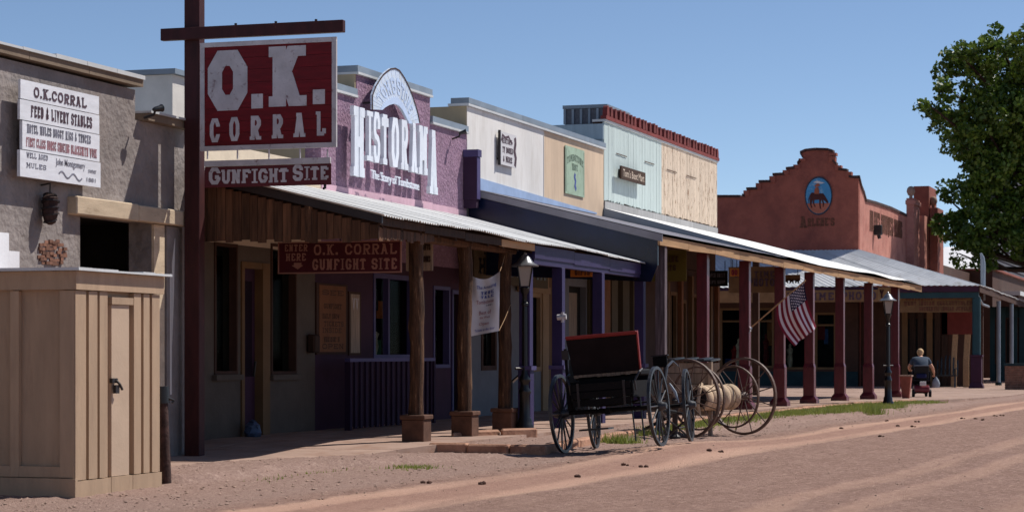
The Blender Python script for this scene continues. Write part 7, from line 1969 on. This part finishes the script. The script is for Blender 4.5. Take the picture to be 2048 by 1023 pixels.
    m = MB(); m.box(-.525, -.5, -.13, .07, .36, .50); m.build('rear_plate', 'paper_white', s, bevel=.02)
    for x, y in ((-.36, .26), (-.36, -.26), (.62, .2), (.62, -.2)):
        m = MB(); m.lathe([(.08, -.045), (.12, -.04), (.13, 0), (.12, .04), (.08, .045)], (x, y, .125), (0, 1, 0), 16); m.build('wheel', 'plastic_black', s, smooth=True)
    m = MB(); m.tube([(.66, 0, .2), (.58, 0, .95)], .035, 8); m.tube([(.56, .3, .93), (.58, 0, .97), (.56, -.3, .93)], .018, 8); m.build('tiller', 'plastic_black', s)
    m = MB(); m.box(.66, .92, -.17, .17, .55, .8); m.build('basket', 'plastic_black', s)
    for y in (.27, -.27): m = MB(); m.tube([(-.22, y, .6), (-.22, y, .8), (.15, y, .8)], .022, 6); m.build('armrest', 'plastic_black', s)
    # shopping bag and blue bag
    def bag(name, lab, cat, x, y, z, w_, h, mat):
        m = MB(); N = 8; prof = [(.5, -1), (.6, -.8), (.62, -.3), (.45, .2), (.2, .5), (.1, .7)]
        m.lathe([(r * w_, q * h * .5) for r, q in prof], (0, 0, 0), n=N)
        m.v = [(a * .6, b * 1.0, d) for a, b, d in m.v]
        o = m.build(name, mat, None, smooth=True); o.location = c; o.rotation_euler = t.rotation_euler
        o.location = Vector(c) + Matrix.Rotation(yaw + .06, 3, 'Z') @ Vector((x, y, z)); tagp(o, lab, cat)
    bag('shopping_bag', 'thin white plastic shopping bag hanging at the right side of the scooter', 'bag', .05, -.47, .5, .2, .42, 'bag_white')
    bag('blue_bag', 'dark blue cloth bag hanging at the left side of the scooter', 'bag', .0, .42, .55, .26, .4, 'fabric_blue')
rider()
def crate():
    g = G(1812, 797, .07); X, Y = g.x, g.y
    t = thing('planter_box', 'small reddish wooden planter with pale rim between the last red post and the scooter', 'planter', (X, Y, .07))
    m = MB(); m.lathe([(.14, 0), (.24, .68)], (X, Y, .07), n=4, sq=True); m.build('box', 'adobe_red', t)
    m = MB(); m.lathe([(.27, .681), (.27, .73)], (X, Y, .07), n=4, sq=True); m.build('rim', 'concrete', t)
crate()
# bag of rubbish by the door, soft blue plastic
X_ = XP(497, 14.85); t = MB(); t.lathe([(.06, 0), (.12, .02), (.14, .08), (.11, .15), (.12, .19), (.05, .25), (.03, .27)], (X_, 14.78, .14), n=13); t.v = [(a + random.uniform(-.03, .03), b + random.uniform(-.03, .03), c + random.uniform(-.015, .015)) for a, b, c in t.v]; tagp(t.build('plastic_bag', 'bag_blue' if 'bag_blue' in MATS else 'bag_white', None, smooth=True), 'crumpled pale blue plastic bag on the pavement at the brown doorway', 'bag')
floodlight(1794, 566, 9.9, 'small dark floodlight on the roof edge above the farther street lamp', (-.6, -.3))
